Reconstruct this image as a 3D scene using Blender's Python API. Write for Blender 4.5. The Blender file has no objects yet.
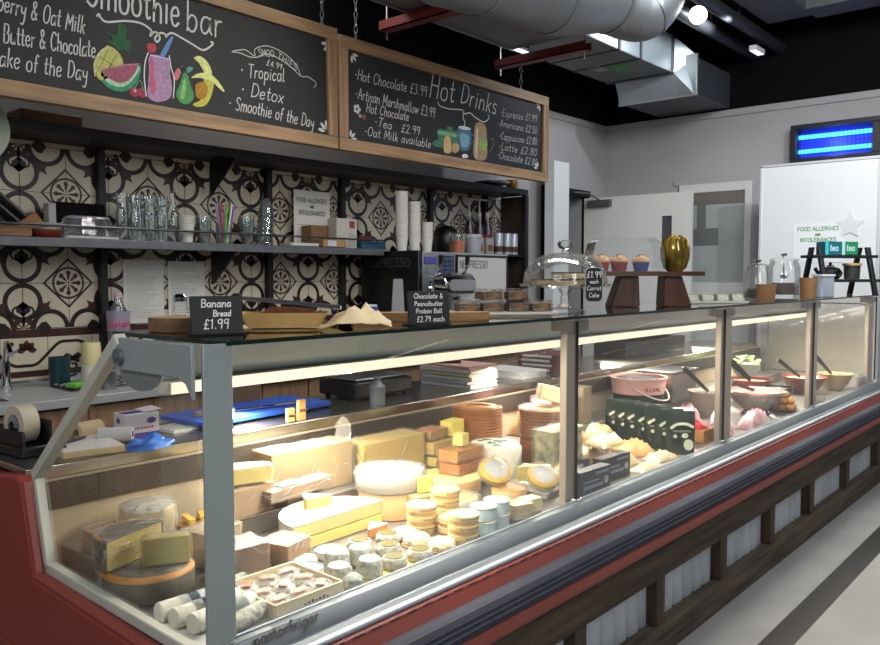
import bpy, math, random
from math import pi, sin, cos, radians as R
from mathutils import Matrix, Vector, noise
random.seed(7)
SC = bpy.context.scene
COL = SC.collection

# ---------------------------------------------------------------- camera, world, lights, exposure
cam_data = bpy.data.cameras.new('camera')
cam = bpy.data.objects.new('camera', cam_data)
COL.objects.link(cam)
cam_data.sensor_width = 36.0
cam_data.lens = 804.0 / 880.0 * 36.0
cam_data.clip_start = 0.05
cam.location = (0.0, 0.0, 1.42)
cam.rotation_euler = (pi / 2 - math.atan(46.5 / 804.0), 0.0, R(40.9 - 90.0))
SC.camera = cam

world = bpy.data.worlds.new('world')
SC.world = world
world.use_nodes = True
world.node_tree.nodes['Background'].inputs[0].default_value = (0.62, 0.68, 0.75, 1)
world.node_tree.nodes['Background'].inputs[1].default_value = 0.10

SC.view_settings.view_transform = 'Standard'
SC.view_settings.look = 'None'
SC.view_settings.gamma = 1.0
SC.view_settings.exposure = 0.0
SC.cycles.max_bounces = 10
SC.cycles.transparent_max_bounces = 24
SC.cycles.caustics_reflective = False
SC.cycles.caustics_refractive = False
SC.cycles.sample_clamp_indirect = 6.0
SC.cycles.use_denoising = True


def area(name, loc, target, sx, sy, power, col=(1, 1, 1)):
    d = bpy.data.lights.new(name, 'AREA')
    d.shape = 'RECTANGLE'
    d.size, d.size_y, d.energy, d.color = sx, sy, power, col
    o = bpy.data.objects.new(name, d)
    COL.objects.link(o)
    o.location = loc
    o.rotation_euler = (Vector(target) - Vector(loc)).to_track_quat('-Z', 'X').to_euler()
    return o


def spot(name, loc, target, power, angle, col=(1, 1, 1), r=0.05, blend=0.5):
    d = bpy.data.lights.new(name, 'SPOT')
    d.energy, d.color, d.spot_size, d.spot_blend, d.shadow_soft_size = power, col, R(angle), blend, r
    o = bpy.data.objects.new(name, d)
    COL.objects.link(o)
    o.location = loc
    o.rotation_euler = (Vector(target) - Vector(loc)).to_track_quat('-Z', 'Y').to_euler()
    return o


# ceiling luminaires of the market hall and one added fill, on the customer side
area('hall_and_fill_light', (0.6, -1.6, 3.3), (1.6, 1.6, 0.9), 2.6, 0.6, 105, (0.95, 0.98, 1.0))
area('hall_and_fill_light', (-1.9, 0.9, 3.2), (1.0, 2.2, 0.9), 0.6, 1.6, 55, (0.97, 0.98, 1.0))  # added fill that brightens the red end panel, not a known fitting
area('hall_and_fill_light', (4.6, -0.6, 3.35), (4.9, 0.3, 0.0), 3.0, 0.5, 75, (0.93, 0.97, 1.0))
area('hall_and_fill_light', (4.4, 1.2, 3.35), (6.6, 2.2, 1.2), 0.6, 0.6, 45, (0.93, 0.97, 1.0))
# row lamp above the service aisle
area('aisle_light', (2.9, 2.85, 3.3), (2.9, 3.35, 0.9), 3.6, 0.12, 80, (1.0, 0.96, 0.9))
# lamps of the counter canopy, one per glass bay
for i in range(4):
    area('canopy_light', (1.66 + 1.33 * i, 1.835, 1.119), (1.66 + 1.33 * i, 1.70, 0.66), 1.26, 0.03, 36 if i == 0 else 30, (1.0, 0.91, 0.76))
# spot lamp on the lighting track under the ceiling
spot('track_spot_light', (6.05, 2.35, 3.28), (5.95, 3.0, 3.27), 45, 110, (0.88, 0.96, 1.0))
spot('panel_spot_light', (4.3, 0.2, 3.3), (6.6, 1.9, 1.6), 150, 50, (0.95, 0.98, 1.0))

# ---------------------------------------------------------------- colours and materials
def C(h):
    v = [int(h[i:i + 2], 16) / 255.0 for i in (0, 2, 4)]
    return tuple(((x + 0.055) / 1.055) ** 2.4 if x > 0.04045 else x / 12.92 for x in v)


MATS = {}


def mat(name, col, rough=0.5, metal=0.0, var=0.0, scale=18.0, bump=0.0, bscale=None, stretch=None, col2=None, spec=0.5, emit=0.0, trans=0.0, sss=0.0, detail=4.0):
    if name in MATS:
        return MATS[name]
    m = bpy.data.materials.new(name)
    m.use_nodes = True
    nt = m.node_tree
    b = nt.nodes['Principled BSDF']
    if isinstance(col, str): col = C(col)
    if isinstance(col2, str): col2 = C(col2)
    b.inputs['Base Color'].default_value = (*col, 1)
    b.inputs['Roughness'].default_value = rough
    b.inputs['Metallic'].default_value = metal
    b.inputs['Specular IOR Level'].default_value = spec
    if trans: b.inputs['Transmission Weight'].default_value = trans
    if sss:
        b.inputs['Subsurface Weight'].default_value = sss
        b.inputs['Subsurface Radius'].default_value = (0.02, 0.012, 0.006)
    if emit:
        b.inputs['Emission Color'].default_value = (*col, 1)
        b.inputs['Emission Strength'].default_value = emit
    if var or col2 or bump:
        tc = nt.nodes.new('ShaderNodeTexCoord')
        mp = nt.nodes.new('ShaderNodeMapping')
        nt.links.new(tc.outputs['Object'], mp.inputs[0])
        if stretch: mp.inputs['Scale'].default_value = stretch
        nz = nt.nodes.new('ShaderNodeTexNoise')
        nz.inputs['Scale'].default_value = scale
        nz.inputs['Detail'].default_value = detail
        nt.links.new(mp.outputs[0], nz.inputs['Vector'])
        if var or col2:
            cr = nt.nodes.new('ShaderNodeValToRGB')
            lo = tuple(x * (1 - var) for x in col) if not col2 else col
            hi = tuple(min(1, x * (1 + var)) for x in col) if not col2 else col2
            cr.color_ramp.elements[0].position, cr.color_ramp.elements[1].position = 0.34, 0.66
            cr.color_ramp.elements[0].color = (*lo, 1)
            cr.color_ramp.elements[1].color = (*hi, 1)
            nt.links.new(nz.outputs['Fac'], cr.inputs[0])
            nt.links.new(cr.outputs[0], b.inputs['Base Color'])
        if bump:
            n2 = nz
            if bscale:
                n2 = nt.nodes.new('ShaderNodeTexNoise')
                n2.inputs['Scale'].default_value = bscale
                nt.links.new(mp.outputs[0], n2.inputs['Vector'])
            bp = nt.nodes.new('ShaderNodeBump')
            bp.inputs['Strength'].default_value = bump
            bp.inputs['Distance'].default_value = 0.01
            nt.links.new(n2.outputs['Fac'], bp.inputs['Height'])
            nt.links.new(bp.outputs[0], b.inputs['Normal'])
    MATS[name] = m
    return m


def pane_mat(name, tint=(0.96, 0.98, 0.97), refl=1.0, rough=0.0, bump=0.0, bscale=30.0, body=0.0, bodycol=(1, 1, 1)):
    """Clear sheet glass or film: lets light through and mirrors by its Fresnel term; body adds a milky share."""
    if name in MATS:
        return MATS[name]
    m = bpy.data.materials.new(name)
    m.use_nodes = True
    nt = m.node_tree
    nt.nodes.remove(nt.nodes['Principled BSDF'])
    out = nt.nodes['Material Output']
    tr = nt.nodes.new('ShaderNodeBsdfTransparent')
    tr.inputs[0].default_value = (*tint, 1)
    gl = nt.nodes.new('ShaderNodeBsdfGlossy')
    gl.inputs['Roughness'].default_value = rough
    gl.inputs['Color'].default_value = (1, 1, 1, 1)
    fr = nt.nodes.new('ShaderNodeFresnel')
    fr.inputs[0].default_value = 1.45
    mu = nt.nodes.new('ShaderNodeMath')
    mu.operation = 'MULTIPLY'
    mu.use_clamp = True
    mu.inputs[1].default_value = refl
    nt.links.new(fr.outputs[0], mu.inputs[0])
    mx = nt.nodes.new('ShaderNodeMixShader')
    nt.links.new(mu.outputs[0], mx.inputs[0])
    first = tr
    if body:
        df = nt.nodes.new('ShaderNodeBsdfDiffuse')
        df.inputs[0].default_value = (*bodycol, 1)
        m0 = nt.nodes.new('ShaderNodeMixShader')
        m0.inputs[0].default_value = body
        nt.links.new(tr.outputs[0], m0.inputs[1])
        nt.links.new(df.outputs[0], m0.inputs[2])
        first = m0
    nt.links.new(first.outputs[0], mx.inputs[1])
    nt.links.new(gl.outputs[0], mx.inputs[2])
    if bump:
        tc = nt.nodes.new('ShaderNodeTexCoord')
        nz = nt.nodes.new('ShaderNodeTexNoise')
        nz.inputs['Scale'].default_value = bscale
        nz.inputs['Detail'].default_value = 5
        nt.links.new(tc.outputs['Object'], nz.inputs['Vector'])
        bp = nt.nodes.new('ShaderNodeBump')
        bp.inputs['Strength'].default_value = bump
        bp.inputs['Distance'].default_value = 0.02
        nt.links.new(nz.outputs['Fac'], bp.inputs['Height'])
        nt.links.new(bp.outputs[0], gl.inputs['Normal'])
        nt.links.new(bp.outputs[0], fr.inputs['Normal'])
    nt.links.new(mx.outputs[0], out.inputs[0])
    MATS[name] = m
    return m


def wood(name, c1, c2, axis='x', scale=6.0, rough=0.5, bump=0.15):
    st = {'x': (0.12, 1.6, 1.6), 'y': (1.6, 0.12, 1.6), 'z': (1.6, 1.6, 0.12)}[axis]
    return mat(name, c1, rough, 0, 0.2, scale * 4, bump, None, st, c2, detail=8.0)


# ---------------------------------------------------------------- mesh building
I4 = Matrix.Identity(4)


def T(x=0, y=0, z=0): return Matrix.Translation((x, y, z))
def RX(a): return Matrix.Rotation(R(a), 4, 'X')
def RY(a): return Matrix.Rotation(R(a), 4, 'Y')
def RZ(a): return Matrix.Rotation(R(a), 4, 'Z')
# drawing planes: u to the viewer's right, v up, n towards the viewer
FRONT = Matrix(((1, 0, 0, 0), (0, 0, -1, 0), (0, 1, 0, 0), (0, 0, 0, 1)))      # faces -Y
SIDE = Matrix(((0, 0, -1, 0), (-1, 0, 0, 0), (0, 1, 0, 0), (0, 0, 0, 1)))      # faces -X


class MB:
    def __init__(s):
        s.v, s.f, s.m = [], [], []

    def add(s, vs, fs, m=0, M=None):
        b = len(s.v)
        for p in vs:
            s.v.append(tuple(M @ Vector(p)) if M is not None else tuple(p))
        for f in fs:
            s.f.append([b + i for i in f])
            s.m.append(m)
        return s

    def box(s, x0, x1, y0, y1, z0, z1, m=0, M=None):
        return s.add([(x0, y0, z0), (x1, y0, z0), (x1, y1, z0), (x0, y1, z0), (x0, y0, z1), (x1, y0, z1), (x1, y1, z1), (x0, y1, z1)],
                     [(0, 3, 2, 1), (4, 5, 6, 7), (0, 1, 5, 4), (1, 2, 6, 5), (2, 3, 7, 6), (3, 0, 4, 7)], m, M)

    def cb(s, cx, cy, z0, sx, sy, sz, m=0, M=None):
        return s.box(cx - sx / 2, cx + sx / 2, cy - sy / 2, cy + sy / 2, z0, z0 + sz, m, M)

    def prism(s, poly, z0, z1, m=0, M=None, mt=None):
        n = len(poly)
        vs = [(p[0], p[1], z0) for p in poly] + [(p[0], p[1], z1) for p in poly]
        s.add(vs, [tuple(range(n - 1, -1, -1))] + [(i, (i + 1) % n, n + (i + 1) % n, n + i) for i in range(n)], m, M)
        return s.add(vs[n:], [tuple(range(n))], m if mt is None else mt, M)

    def frustum(s, pb, pt, z0, z1, m=0, M=None):
        n = len(pb)
        vs = [(p[0], p[1], z0) for p in pb] + [(p[0], p[1], z1) for p in pt]
        return s.add(vs, [tuple(range(n - 1, -1, -1)), tuple(range(n, 2 * n))] + [(i, (i + 1) % n, n + (i + 1) % n, n + i) for i in range(n)], m, M)

    def lathe(s, prof, n=28, m=0, M=None, ms=None):
        """prof: (r, z) from one end to the other; ms: material per ring segment."""
        idx, vs = [], []
        for r, z in prof:
            if r < 1e-6:
                idx.append([len(vs)] * n)
                vs.append((0, 0, z))
            else:
                idx.append(list(range(len(vs), len(vs) + n)))
                vs += [(r * cos(2 * pi * k / n), r * sin(2 * pi * k / n), z) for k in range(n)]
        b = len(s.v)
        for k in range(len(prof) - 1):
            A, B = idx[k], idx[k + 1]
            for i in range(n):
                j = (i + 1) % n
                f = [A[i], A[j], B[j], B[i]]
                g = [x for q, x in enumerate(f) if x not in f[:q]]
                if len(g) > 2:
                    s.f.append([b + x for x in g])
                    s.m.append(ms[k] if ms else m)
        for p in vs:
            s.v.append(tuple(M @ Vector(p)) if M is not None else p)
        return s

    def cyl(s, r, z0, z1, n=24, m=0, M=None, r2=None):
        r2 = r if r2 is None else r2
        return s.lathe([(0, z0), (r, z0), (r2, z1), (0, z1)], n, m, M)

    def tube(s, pts, r, n=8, m=0, M=None, closed=False, taper=None):
        P = [Vector(p) for p in pts]
        k = len(P)
        rings, vs = [], []
        prev = None
        for i in range(k):
            a = P[i - 1] if (i or closed) else P[i]
            c = P[(i + 1) % k] if (i < k - 1 or closed) else P[i]
            t = (c - a).normalized()
            if prev is None:
                u = t.orthogonal().normalized()
            else:
                u = (prev - t * prev.dot(t)).normalized()
            prev = u
            w = t.cross(u)
            rr = r if taper is None else r * taper[i]
            vs += [tuple(P[i] + u * (rr * cos(2 * pi * j / n)) + w * (rr * sin(2 * pi * j / n))) for j in range(n)]
        fs = []
        for i in range(k if closed else k - 1):
            a, c = i * n, ((i + 1) % k) * n
            fs += [(a + j, a + (j + 1) % n, c + (j + 1) % n, c + j) for j in range(n)]
        if not closed:
            fs += [tuple(range(n - 1, -1, -1)), tuple(range((k - 1) * n, k * n))]
        return s.add(vs, fs, m, M)

    def ball(s, r, c=(0, 0, 0), sc=(1, 1, 1), n=16, k=8, m=0, M=None):
        MM = (M if M is not None else I4) @ T(*c) @ Matrix.Diagonal((*sc, 1))
        return s.lathe([(r * sin(pi * i / k) if 0 < i < k else 0, -r * cos(pi * i / k)) for i in range(k + 1)], n, m, MM)

    def ribbon(s, pts, w, m=0, M=None, z=0.0, closed=False, cap=True):
        P = [Vector((p[0], p[1])) for p in pts]
        k = len(P)
        vs = []
        for i in range(k):
            a = P[i - 1] if (i or closed) else P[i]
            c = P[(i + 1) % k] if (i < k - 1 or closed) else P[i]
            t = (c - a)
            t = t.normalized() if t.length > 1e-9 else Vector((1, 0))
            nn = Vector((-t.y, t.x)) * (w / 2)
            q = P[i]
            if not closed and cap and i == 0: q = q - t * w * 0.3
            if not closed and cap and i == k - 1: q = q + t * w * 0.3
            vs += [(q.x - nn.x, q.y - nn.y, z), (q.x + nn.x, q.y + nn.y, z)]
        fs = [(2 * i, 2 * ((i + 1) % k), 2 * ((i + 1) % k) + 1, 2 * i + 1) for i in range(k if closed else k - 1)]
        return s.add(vs, fs, m, M)

    def flat(s, poly, m=0, M=None, z=0.0):
        return s.add([(p[0], p[1], z) for p in poly], [tuple(range(len(poly)))], m, M)

    def build(s, name, mats, parent=None, loc=None, rz=0.0, bevel=0.0, seg=2, smooth=38, subsurf=0, rot=None):
        me = bpy.data.meshes.new(name)
        me.from_pydata(s.v, [], s.f)
        if not isinstance(mats, (list, tuple)): mats = [mats]
        for m in mats: me.materials.append(m)
        me.polygons.foreach_set('material_index', s.m)
        if smooth:
            me.polygons.foreach_set('use_smooth', [True] * len(s.f))
            me.set_sharp_from_angle(angle=R(smooth))
        me.update()
        o = bpy.data.objects.new(name, me)
        COL.objects.link(o)
        if parent is not None: o.parent = parent
        if loc is not None: o.location = loc
        o.rotation_euler = rot if rot is not None else (0, 0, R(rz))
        if bevel:
            b = o.modifiers.new('bevel', 'BEVEL')
            b.width, b.segments, b.limit_method, b.angle_limit = bevel, seg, 'ANGLE', R(40)
            b.harden_normals = False
        if subsurf:
            q = o.modifiers.new('sub', 'SUBSURF')
            q.levels = q.render_levels = subsurf
        return o


def tag(o, label=None, cat=None, group=None, kind=None):
    if label: o['label'] = label
    if cat: o['category'] = cat
    if group: o['group'] = group
    if kind: o['kind'] = kind
    return o


def thing(name, label, cat, loc=(0, 0, 0), rz=0.0, group=None, rot=None):
    o = bpy.data.objects.new(name, None)
    COL.objects.link(o)
    o.empty_display_size = 0.05
    o.location = loc
    o.rotation_euler = rot if rot is not None else (0, 0, R(rz))
    return tag(o, label, cat, group)


def kids(o):
    return [c for c in bpy.data.objects if c.parent == o]


def dup(o, loc=None, rz=None, label=None, parent=None, rot=None, scale=None):
    c = o.copy()
    COL.objects.link(c)
    if parent is not None: c.parent = parent
    if loc is not None: c.location = loc
    if rz is not None: c.rotation_euler = (0, 0, R(rz))
    if rot is not None: c.rotation_euler = rot
    if scale is not None: c.scale = scale
    if label: c['label'] = label
    for k in kids(o):
        dup(k, parent=c)
    return c


def struct(o): return tag(o, kind='structure')


def smooth_line(pts, sub=5, closed=False):
    P = [Vector((*p, 0)[:3]) for p in pts]
    n = len(P)
    if n < 3: return [tuple(p) for p in P]
    out = []
    for i in range(n if closed else n - 1):
        if closed:
            p0, p1, p2, p3 = P[i - 1], P[i], P[(i + 1) % n], P[(i + 2) % n]
        else:
            p0, p1, p2, p3 = P[max(i - 1, 0)], P[i], P[i + 1], P[min(i + 2, n - 1)]
        for k in range(sub):
            t = k / sub
            out.append(tuple(0.5 * ((2 * p1) + (p2 - p0) * t + (2 * p0 - 5 * p1 + 4 * p2 - p3) * t * t + (3 * p1 - p0 - 3 * p2 + p3) * t ** 3)))
    if not closed: out.append(tuple(P[-1]))
    return out


def circ(r, n=24, c=(0, 0), a0=0.0, a1=360.0):
    full = abs(a1 - a0) >= 359.9
    k = n if full else n + 1
    return [(c[0] + r * cos(R(a0 + (a1 - a0) * i / n)), c[1] + r * sin(R(a0 + (a1 - a0) * i / n))) for i in range(k)]


def rrect(w, h, r, n=5, cx=0.0, cy=0.0):
    out = []
    for sx, sy, a in ((1, 1, 0), (-1, 1, 90), (-1, -1, 180), (1, -1, 270)):
        out += circ(r, n, (cx + sx * (w / 2 - r), cy + sy * (h / 2 - r)), a, a + 90)
    return out


# ---------------------------------------------------------------- a single-stroke hand for chalk and print
GL = {
 'a': (5, "4.3,4.2 3,5 1.3,4.6 .4,2.6 .8,.6 2.2,0 3.7,1.4 4.3,4|4.4,5 4.3,1.2 5,.1"), 'b': (5, "!.6,9 .6,0|.6,3 2,4.9 3.8,4.5 4.5,2.5 3.6,.4 2,0 .6,1.4"),
 'c': (4.4, "4,4.1 2.8,5 1.2,4.4 .4,2.5 1,.5 2.5,0 4.1,1"), 'd': (5, "4.2,4 3,5 1.2,4.5 .4,2.4 1,.4 2.4,0 3.8,1.2 4.3,3|!4.4,9 4.4,0"),
 'e': (4.6, ".6,2.6 3.9,3 3.6,4.6 2.3,5 .9,4.2 .4,2.3 1.2,.4 2.7,0 4.2,1"), 'f': (3.6, "3.7,8.2 2.8,9 1.8,8 1.6,5 1.5,0|.3,4.7 3.2,4.9"),
 'g': (5, "4.2,4.2 2.9,5 1.2,4.4 .5,2.5 1.3,.6 2.6,.3 3.9,1.7 4.3,4.4|4.4,5 4.4,-1.5 3.4,-3.3 1.8,-3.3 .7,-2.3"), 'h': (5, "!.7,9 .7,0|.7,2.8 2,4.8 3.4,4.8 4.2,3.6 4.3,0"),
 'i': (2.2, "!1.1,5 1.1,0|1.1,6.6 1.2,6.9"), 'j': (2.6, "1.8,5 1.8,-2 1,-3.3 0,-2.8|1.8,6.6 1.9,6.9"), 'k': (4.4, "!.7,9 .7,0|!3.9,4.8 .8,2.3|!1.7,3 4.2,0"),
 'l': (2.4, "1,9 1,1.4 1.6,.1 2.4,.5"), 'm': (7.4, "!.6,5 .6,0|.6,3 1.7,4.9 3,4.8 3.6,3.6 3.6,0|3.6,3 4.8,4.9 6,4.8 6.7,3.6 6.8,0"), 'n': (5, "!.6,5 .6,0|.6,3 1.9,4.9 3.4,4.8 4.2,3.6 4.3,0"),
 'o': (5, "2.5,5 1,4.4 .4,2.5 1,.5 2.5,0 4,.6 4.6,2.5 4,4.4 2.5,5"), 'p': (5, "!.7,5 .7,-3.5|.7,3 2,4.9 3.8,4.5 4.5,2.5 3.6,.5 2,.2 .7,1.4"), 'q': (5, "4.2,4.2 2.9,5 1.2,4.4 .5,2.5 1.3,.5 2.6,.2 4.2,2|!4.4,5 4.4,-3.5"),
 'r': (3.6, "!.7,5 .7,0|.7,2.8 1.7,4.7 3.3,4.9"), 's': (4, "3.5,4.3 2.2,5 .8,4.3 1,3 2.8,2.2 3.5,1.1 2.5,.1 .5,.5"), 't': (3.4, "1.6,8 1.5,1.5 2.2,.1 3.3,.6|!.2,5 3.1,5.2"),
 'u': (5, ".6,5 .6,1.4 1.6,.1 3.2,.3 4.2,1.8 4.3,5|!4.3,5 4.5,0"), 'v': (4.4, "!.3,5 2.1,0 4.1,5"), 'w': (6.4, "!.3,5 1.7,0 3.2,4.4 4.7,0 6.1,5"), 'x': (4.4, "!.4,5 4,0|!4,5 .4,0"), 'y': (4.6, ".5,5 .9,2.6 2.2,1.8 3.9,3|4.2,5 4,-1 3,-3.3 1.2,-3"), 'z': (4.2, "!.4,5 3.8,5 .4,0 4,0"),
 'A': (6.4, "!.2,0 3.2,9 6.1,0|!1.3,3.2 5,3.2"), 'B': (5.8, "!.7,0 .7,9|.7,9 4,8.8 4.9,7 3.9,5.1 .8,4.8|.8,4.8 4.4,4.5 5.4,2.4 4.2,.3 .6,0"), 'C': (6, "5.5,7.6 4,9 2,8.4 .5,5 1.2,1.6 3.2,0 5.6,1.6"),
 'D': (6.2, "!.8,0 .8,9|.8,9 4,8.4 5.8,5 4.6,1.2 .7,0"), 'E': (5.2, "!4.8,9 .7,9 .7,0 4.9,0|!.7,4.7 4,4.7"), 'F': (5, "!4.9,9 .7,9 .7,0|!.7,4.7 4,4.7"), 'G': (6.4, "5.6,7.6 4,9 2,8.4 .5,5 1.2,1.4 3.4,0 5.6,1.4 5.7,4|!3.6,4 5.8,4"),
 'H': (6, "!.7,0 .7,9|!5.3,0 5.3,9|!.7,4.7 5.3,4.7"), 'I': (2.6, "!1.3,0 1.3,9"), 'K': (5.4, "!.7,0 .7,9|!5,9 .8,4|!2,5.2 5.2,0"), 'L': (4.8, "!.7,9 .7,0 4.7,0"), 'M': (7.4, "!.5,0 1,9 3.7,2.5 6.4,9 6.9,0"),
 'N': (6, "!.6,0 .6,9 5.4,0 5.4,9"), 'O': (6.6, "3.3,9 1.2,7.8 .4,4.5 1.2,1.2 3.3,0 5.4,1.2 6.2,4.5 5.4,7.8 3.3,9"), 'P': (5.4, "!.8,0 .8,9|.8,9 4,8.8 5,6.8 3.9,4.6 .8,4.2"), 'R': (5.8, "!.8,0 .8,9|.8,9 4,8.8 5,6.9 3.9,4.9 .8,4.5|!2.6,4.5 5.5,0"),
 'S': (5.4, "4.9,7.9 3,9 1,8.2 .8,6.2 2.7,4.8 4.6,3.6 4.7,1.4 2.9,0 .6,1"), 'T': (5.6, "!2.8,0 2.8,9|!.2,9 5.4,9"), 'U': (6, ".7,9 .7,2.4 2,.2 4,.2 5.3,2.4 5.3,9"), 'V': (6, "!.2,9 3,0 5.8,9"), 'W': (8, "!.2,9 2.1,0 4,7 5.9,0 7.8,9"), 'Y': (5.6, "!.2,9 2.8,4.6|!5.4,9 2.8,4.6 2.8,0"),
 '0': (5, "2.5,9 .8,7.5 .4,4.5 .8,1.4 2.5,0 4.2,1.4 4.6,4.5 4.2,7.5 2.5,9"), '1': (3, "!.6,7.4 1.8,9 1.8,0"), '2': (5, ".6,7.2 1.6,8.8 3.6,8.6 4.2,6.6 2.8,3.6 .5,0|!.5,0 4.7,0"), '3': (5, ".7,8.4 2.6,9 4.2,7.4 2.6,4.9|2.2,4.9 4.4,3.6 4,.9 2,0 .4,.9"),
 '4': (5, "!3.6,0 3.6,9 .4,3 4.8,3"), '5': (5, "!4.3,9 1,9 .8,5|.8,5 3,5.6 4.5,3.6 4,.9 2,0 .4,.8"), '8': (5, "2.5,4.8 .9,6.4 1.2,8.4 2.6,9 4,8.2 4,6.2 2.5,4.8 .7,3.2 .8,.9 2.5,0 4.3,.9 4.2,3.2 2.5,4.8"), '6': (5, "4,8.6 2.2,7.6 .7,4.4 .7,1.4 2.4,0 4.2,1.2 4,3.8 2.4,4.8 .8,3.4"), '7': (5, "!.4,9 4.6,9 1.8,0"), '9': (5, "4.3,7.4 2.8,9 .8,8 .7,5.8 2.4,4.8 4.2,6.2|4.4,8.8 4.2,3.5 3.6,0"),
 '£': (5.4, "4.8,7.6 3.6,9 2.2,8 2,5 1.8,1.6 .5,.2|!.5,.1 5,.2|!.6,4.4 3.8,4.4"), '&': (6, "5.4,.2 1.4,6.4 1.8,8.6 3.4,8.6 3.6,6.6 .8,3 1,.6 3,0 5.2,3.4"), '.': (2, "!.8,.1 1.2,.5"), '-': (3.6, "!.4,3.6 3.2,3.6"), "'": (1.6, "!.9,9 .7,7"), '*': (3.2, "!1.2,3.4 1.9,4.1|!1.9,3.4 1.2,4.1"), ' ': (3.2, ""), 'é': (4.6, ".6,2.6 3.9,3 3.6,4.6 2.3,5 .9,4.2 .4,2.3 1.2,.4 2.7,0 4.2,1|!2.4,6 3.6,7.4"),
}


def text_w(s, h, sp=1.0): return sum(GL[c][0] + sp for c in s) * h / 9.0


def text(mb, s, h, M, w=None, m=0, slant=0.12, sp=1.0, align='l', rot=0.0, wob=0.0, z=0.0, xs=1.0):
    k = h / 9.0
    w = w or h * 0.11
    x = 0.0
    L = text_w(s, h, sp) / k
    if align == 'c': x = -L / 2
    if align == 'r': x = -L
    MM = M @ RZ(rot)
    for ch in s:
        gw, st = GL[ch]
        dy = random.uniform(-wob, wob)
        sc = 1 + random.uniform(-wob, wob) * 0.12
        for stroke in [q for q in st.split('|') if q]:
            straight = stroke[0] == '!'
            pts = [tuple(float(n) for n in p.split(',')) for p in stroke.lstrip('!').split(' ')]
            if not straight: pts = smooth_line(pts, 4)
            pts = [((x + p[0] * sc + p[1] * slant) * k * xs, (p[1] * sc + dy) * k) for p in pts]
            if straight and len(pts) > 2:
                for a, b in zip(pts[:-1], pts[1:]): mb.ribbon([a, b], w, m, MM, z)
            else:
                mb.ribbon(pts, w, m, MM, z)
        x += gw + sp
    return mb

# ================================================================ the setting
M_floor = mat('floor_concrete', '8a8987', 0.55, 0, 0.10, 3.0, 0.03, 60.0, detail=8)
M_stripe = mat('floor_stripe', '141416', 0.5, 0, 0.25, 5.0)
M_wall = mat('grey_paint', 'a5a2a2', 0.7, 0, 0.03, 2.0)
M_black = mat('black_paint', '030304', 0.9, spec=.2)
M_white = mat('white_board', 'dadbdc', 0.5, 0, 0.02, 3.0)
M_door = mat('door_white', 'd0d0cb', 0.5, 0, 0.02, 3.0)
M_tile = mat('tile_cream', 'c2b9a2', 0.35, 0, 0.06, 9.0)
M_tdark = mat('tile_charcoal', '17110f', 0.4, 0, 0.2, 25.0)
M_tbrown = mat('tile_maroon', '3a1b17', 0.4, 0, 0.2, 25.0)
M_grout = mat('tile_grout', '3e342e', 0.8)
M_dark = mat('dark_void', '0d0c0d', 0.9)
M_steel = mat('brushed_steel', 'b4b6b8', 0.28, 1.0, 0.05, 30.0, 0.02, None, (0.2, 3, 3))
M_chrome = mat('chrome', 'd6d8da', 0.08, 1.0)
M_alu = mat('aluminium', '70777c', 0.5, 0.6, 0.04, 20.0)
M_red = mat('red_oxide', '82332a', 0.55, 0, 0.05, 6.0)
M_redlip = mat('red_oxide_lip', '863d33', 0.5, 0, 0.05, 6.0)
M_bump = mat('bumper_rubber', '363741', 0.8, 0, 0.06, 8.0, spec=.1)
M_frit = mat('grey_frit', '8b9393', 0.35, 0, 0.03, 5.0)
M_timber = wood('dark_timber', '241a13', '4a3a2a', 'x', 5, 0.75, 0.5)
M_timberv = wood('dark_timber_upright', '2b2018', '4e3d2e', 'z', 5, 0.75, 0.5)
M_timberb = wood('worn_timber', '2c251b', '55493a', 'x', 5, 0.8, 0.5)
M_corr = mat('galvanised', 'aaaeb5', 0.5, 0.2, 0.12, 5.0)
M_glass = pane_mat('pane_glass', (0.99, 0.995, 0.99), 0.22)
M_topglass = pane_mat('top_glass', (0.90, 0.95, 0.93), 1.2)
M_gedge = mat('glass_edge', '10211d', 0.2)
M_oak = wood('oak_frame', '7b6045', 'a3835f', 'x', 5, 0.55, 0.2)
M_slate = mat('chalkboard', '17181a', 0.65, 0, 0.25, 4.0)
M_chalk = mat('chalk_white', 'c9c8c4', 0.9)
M_shelfblk = mat('shelf_black_steel', '17151a', 0.5, 0.2, 0.1, 6.0)
M_cab = wood('cabinet_walnut', '7d5f48', '9a7859', 'z', 5, 0.5, 0.1)

b = MB().box(-4, 11, -7, 5.2, -0.1, 0)
struct(b.build('floor', M_floor, smooth=0))
struct(MB().box(-4, 11, 0.948, 1.054, -0.002, 0.0015).build('trim_1', M_stripe, smooth=0))
struct(MB().box(-4, 11, -7, 5.2, 3.6, 3.7).build('ceiling', M_black, smooth=0))

# back wall: painted from floor to the black zone, a doorway near the far corner
wb = MB()
wb.box(-4, 6.2, 4.1, 4.25, 0, 2.92)
wb.box(6.2, 6.85, 4.1, 4.25, 2.19, 2.92)
wb.box(6.85, 7.28, 4.1, 4.25, 0, 2.92)
wall_back = struct(wb.build('wall_back', M_wall, smooth=0))
struct(MB().box(-4, 7.28, 4.1, 4.25, 2.92, 3.6).build('wall_back_upper', M_black, smooth=0))
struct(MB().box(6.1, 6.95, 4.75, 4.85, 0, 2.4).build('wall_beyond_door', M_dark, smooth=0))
struct(MB().box(7.28, 7.43, -3, 4.25, 0, 2.92).build('wall_far', M_wall, smooth=0))
struct(MB().box(7.28, 7.43, -3, 4.25, 2.92, 3.6).build('wall_far_upper', M_black, smooth=0))
t2 = MB()
t2.box(5.6, 7.28, 4.085, 4.1, 2.86, 2.92)
t2.box(7.265, 7.28, -3, 4.1, 2.86, 2.92)
struct(t2.build('trim_2', M_wall, bevel=0.004))

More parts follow.
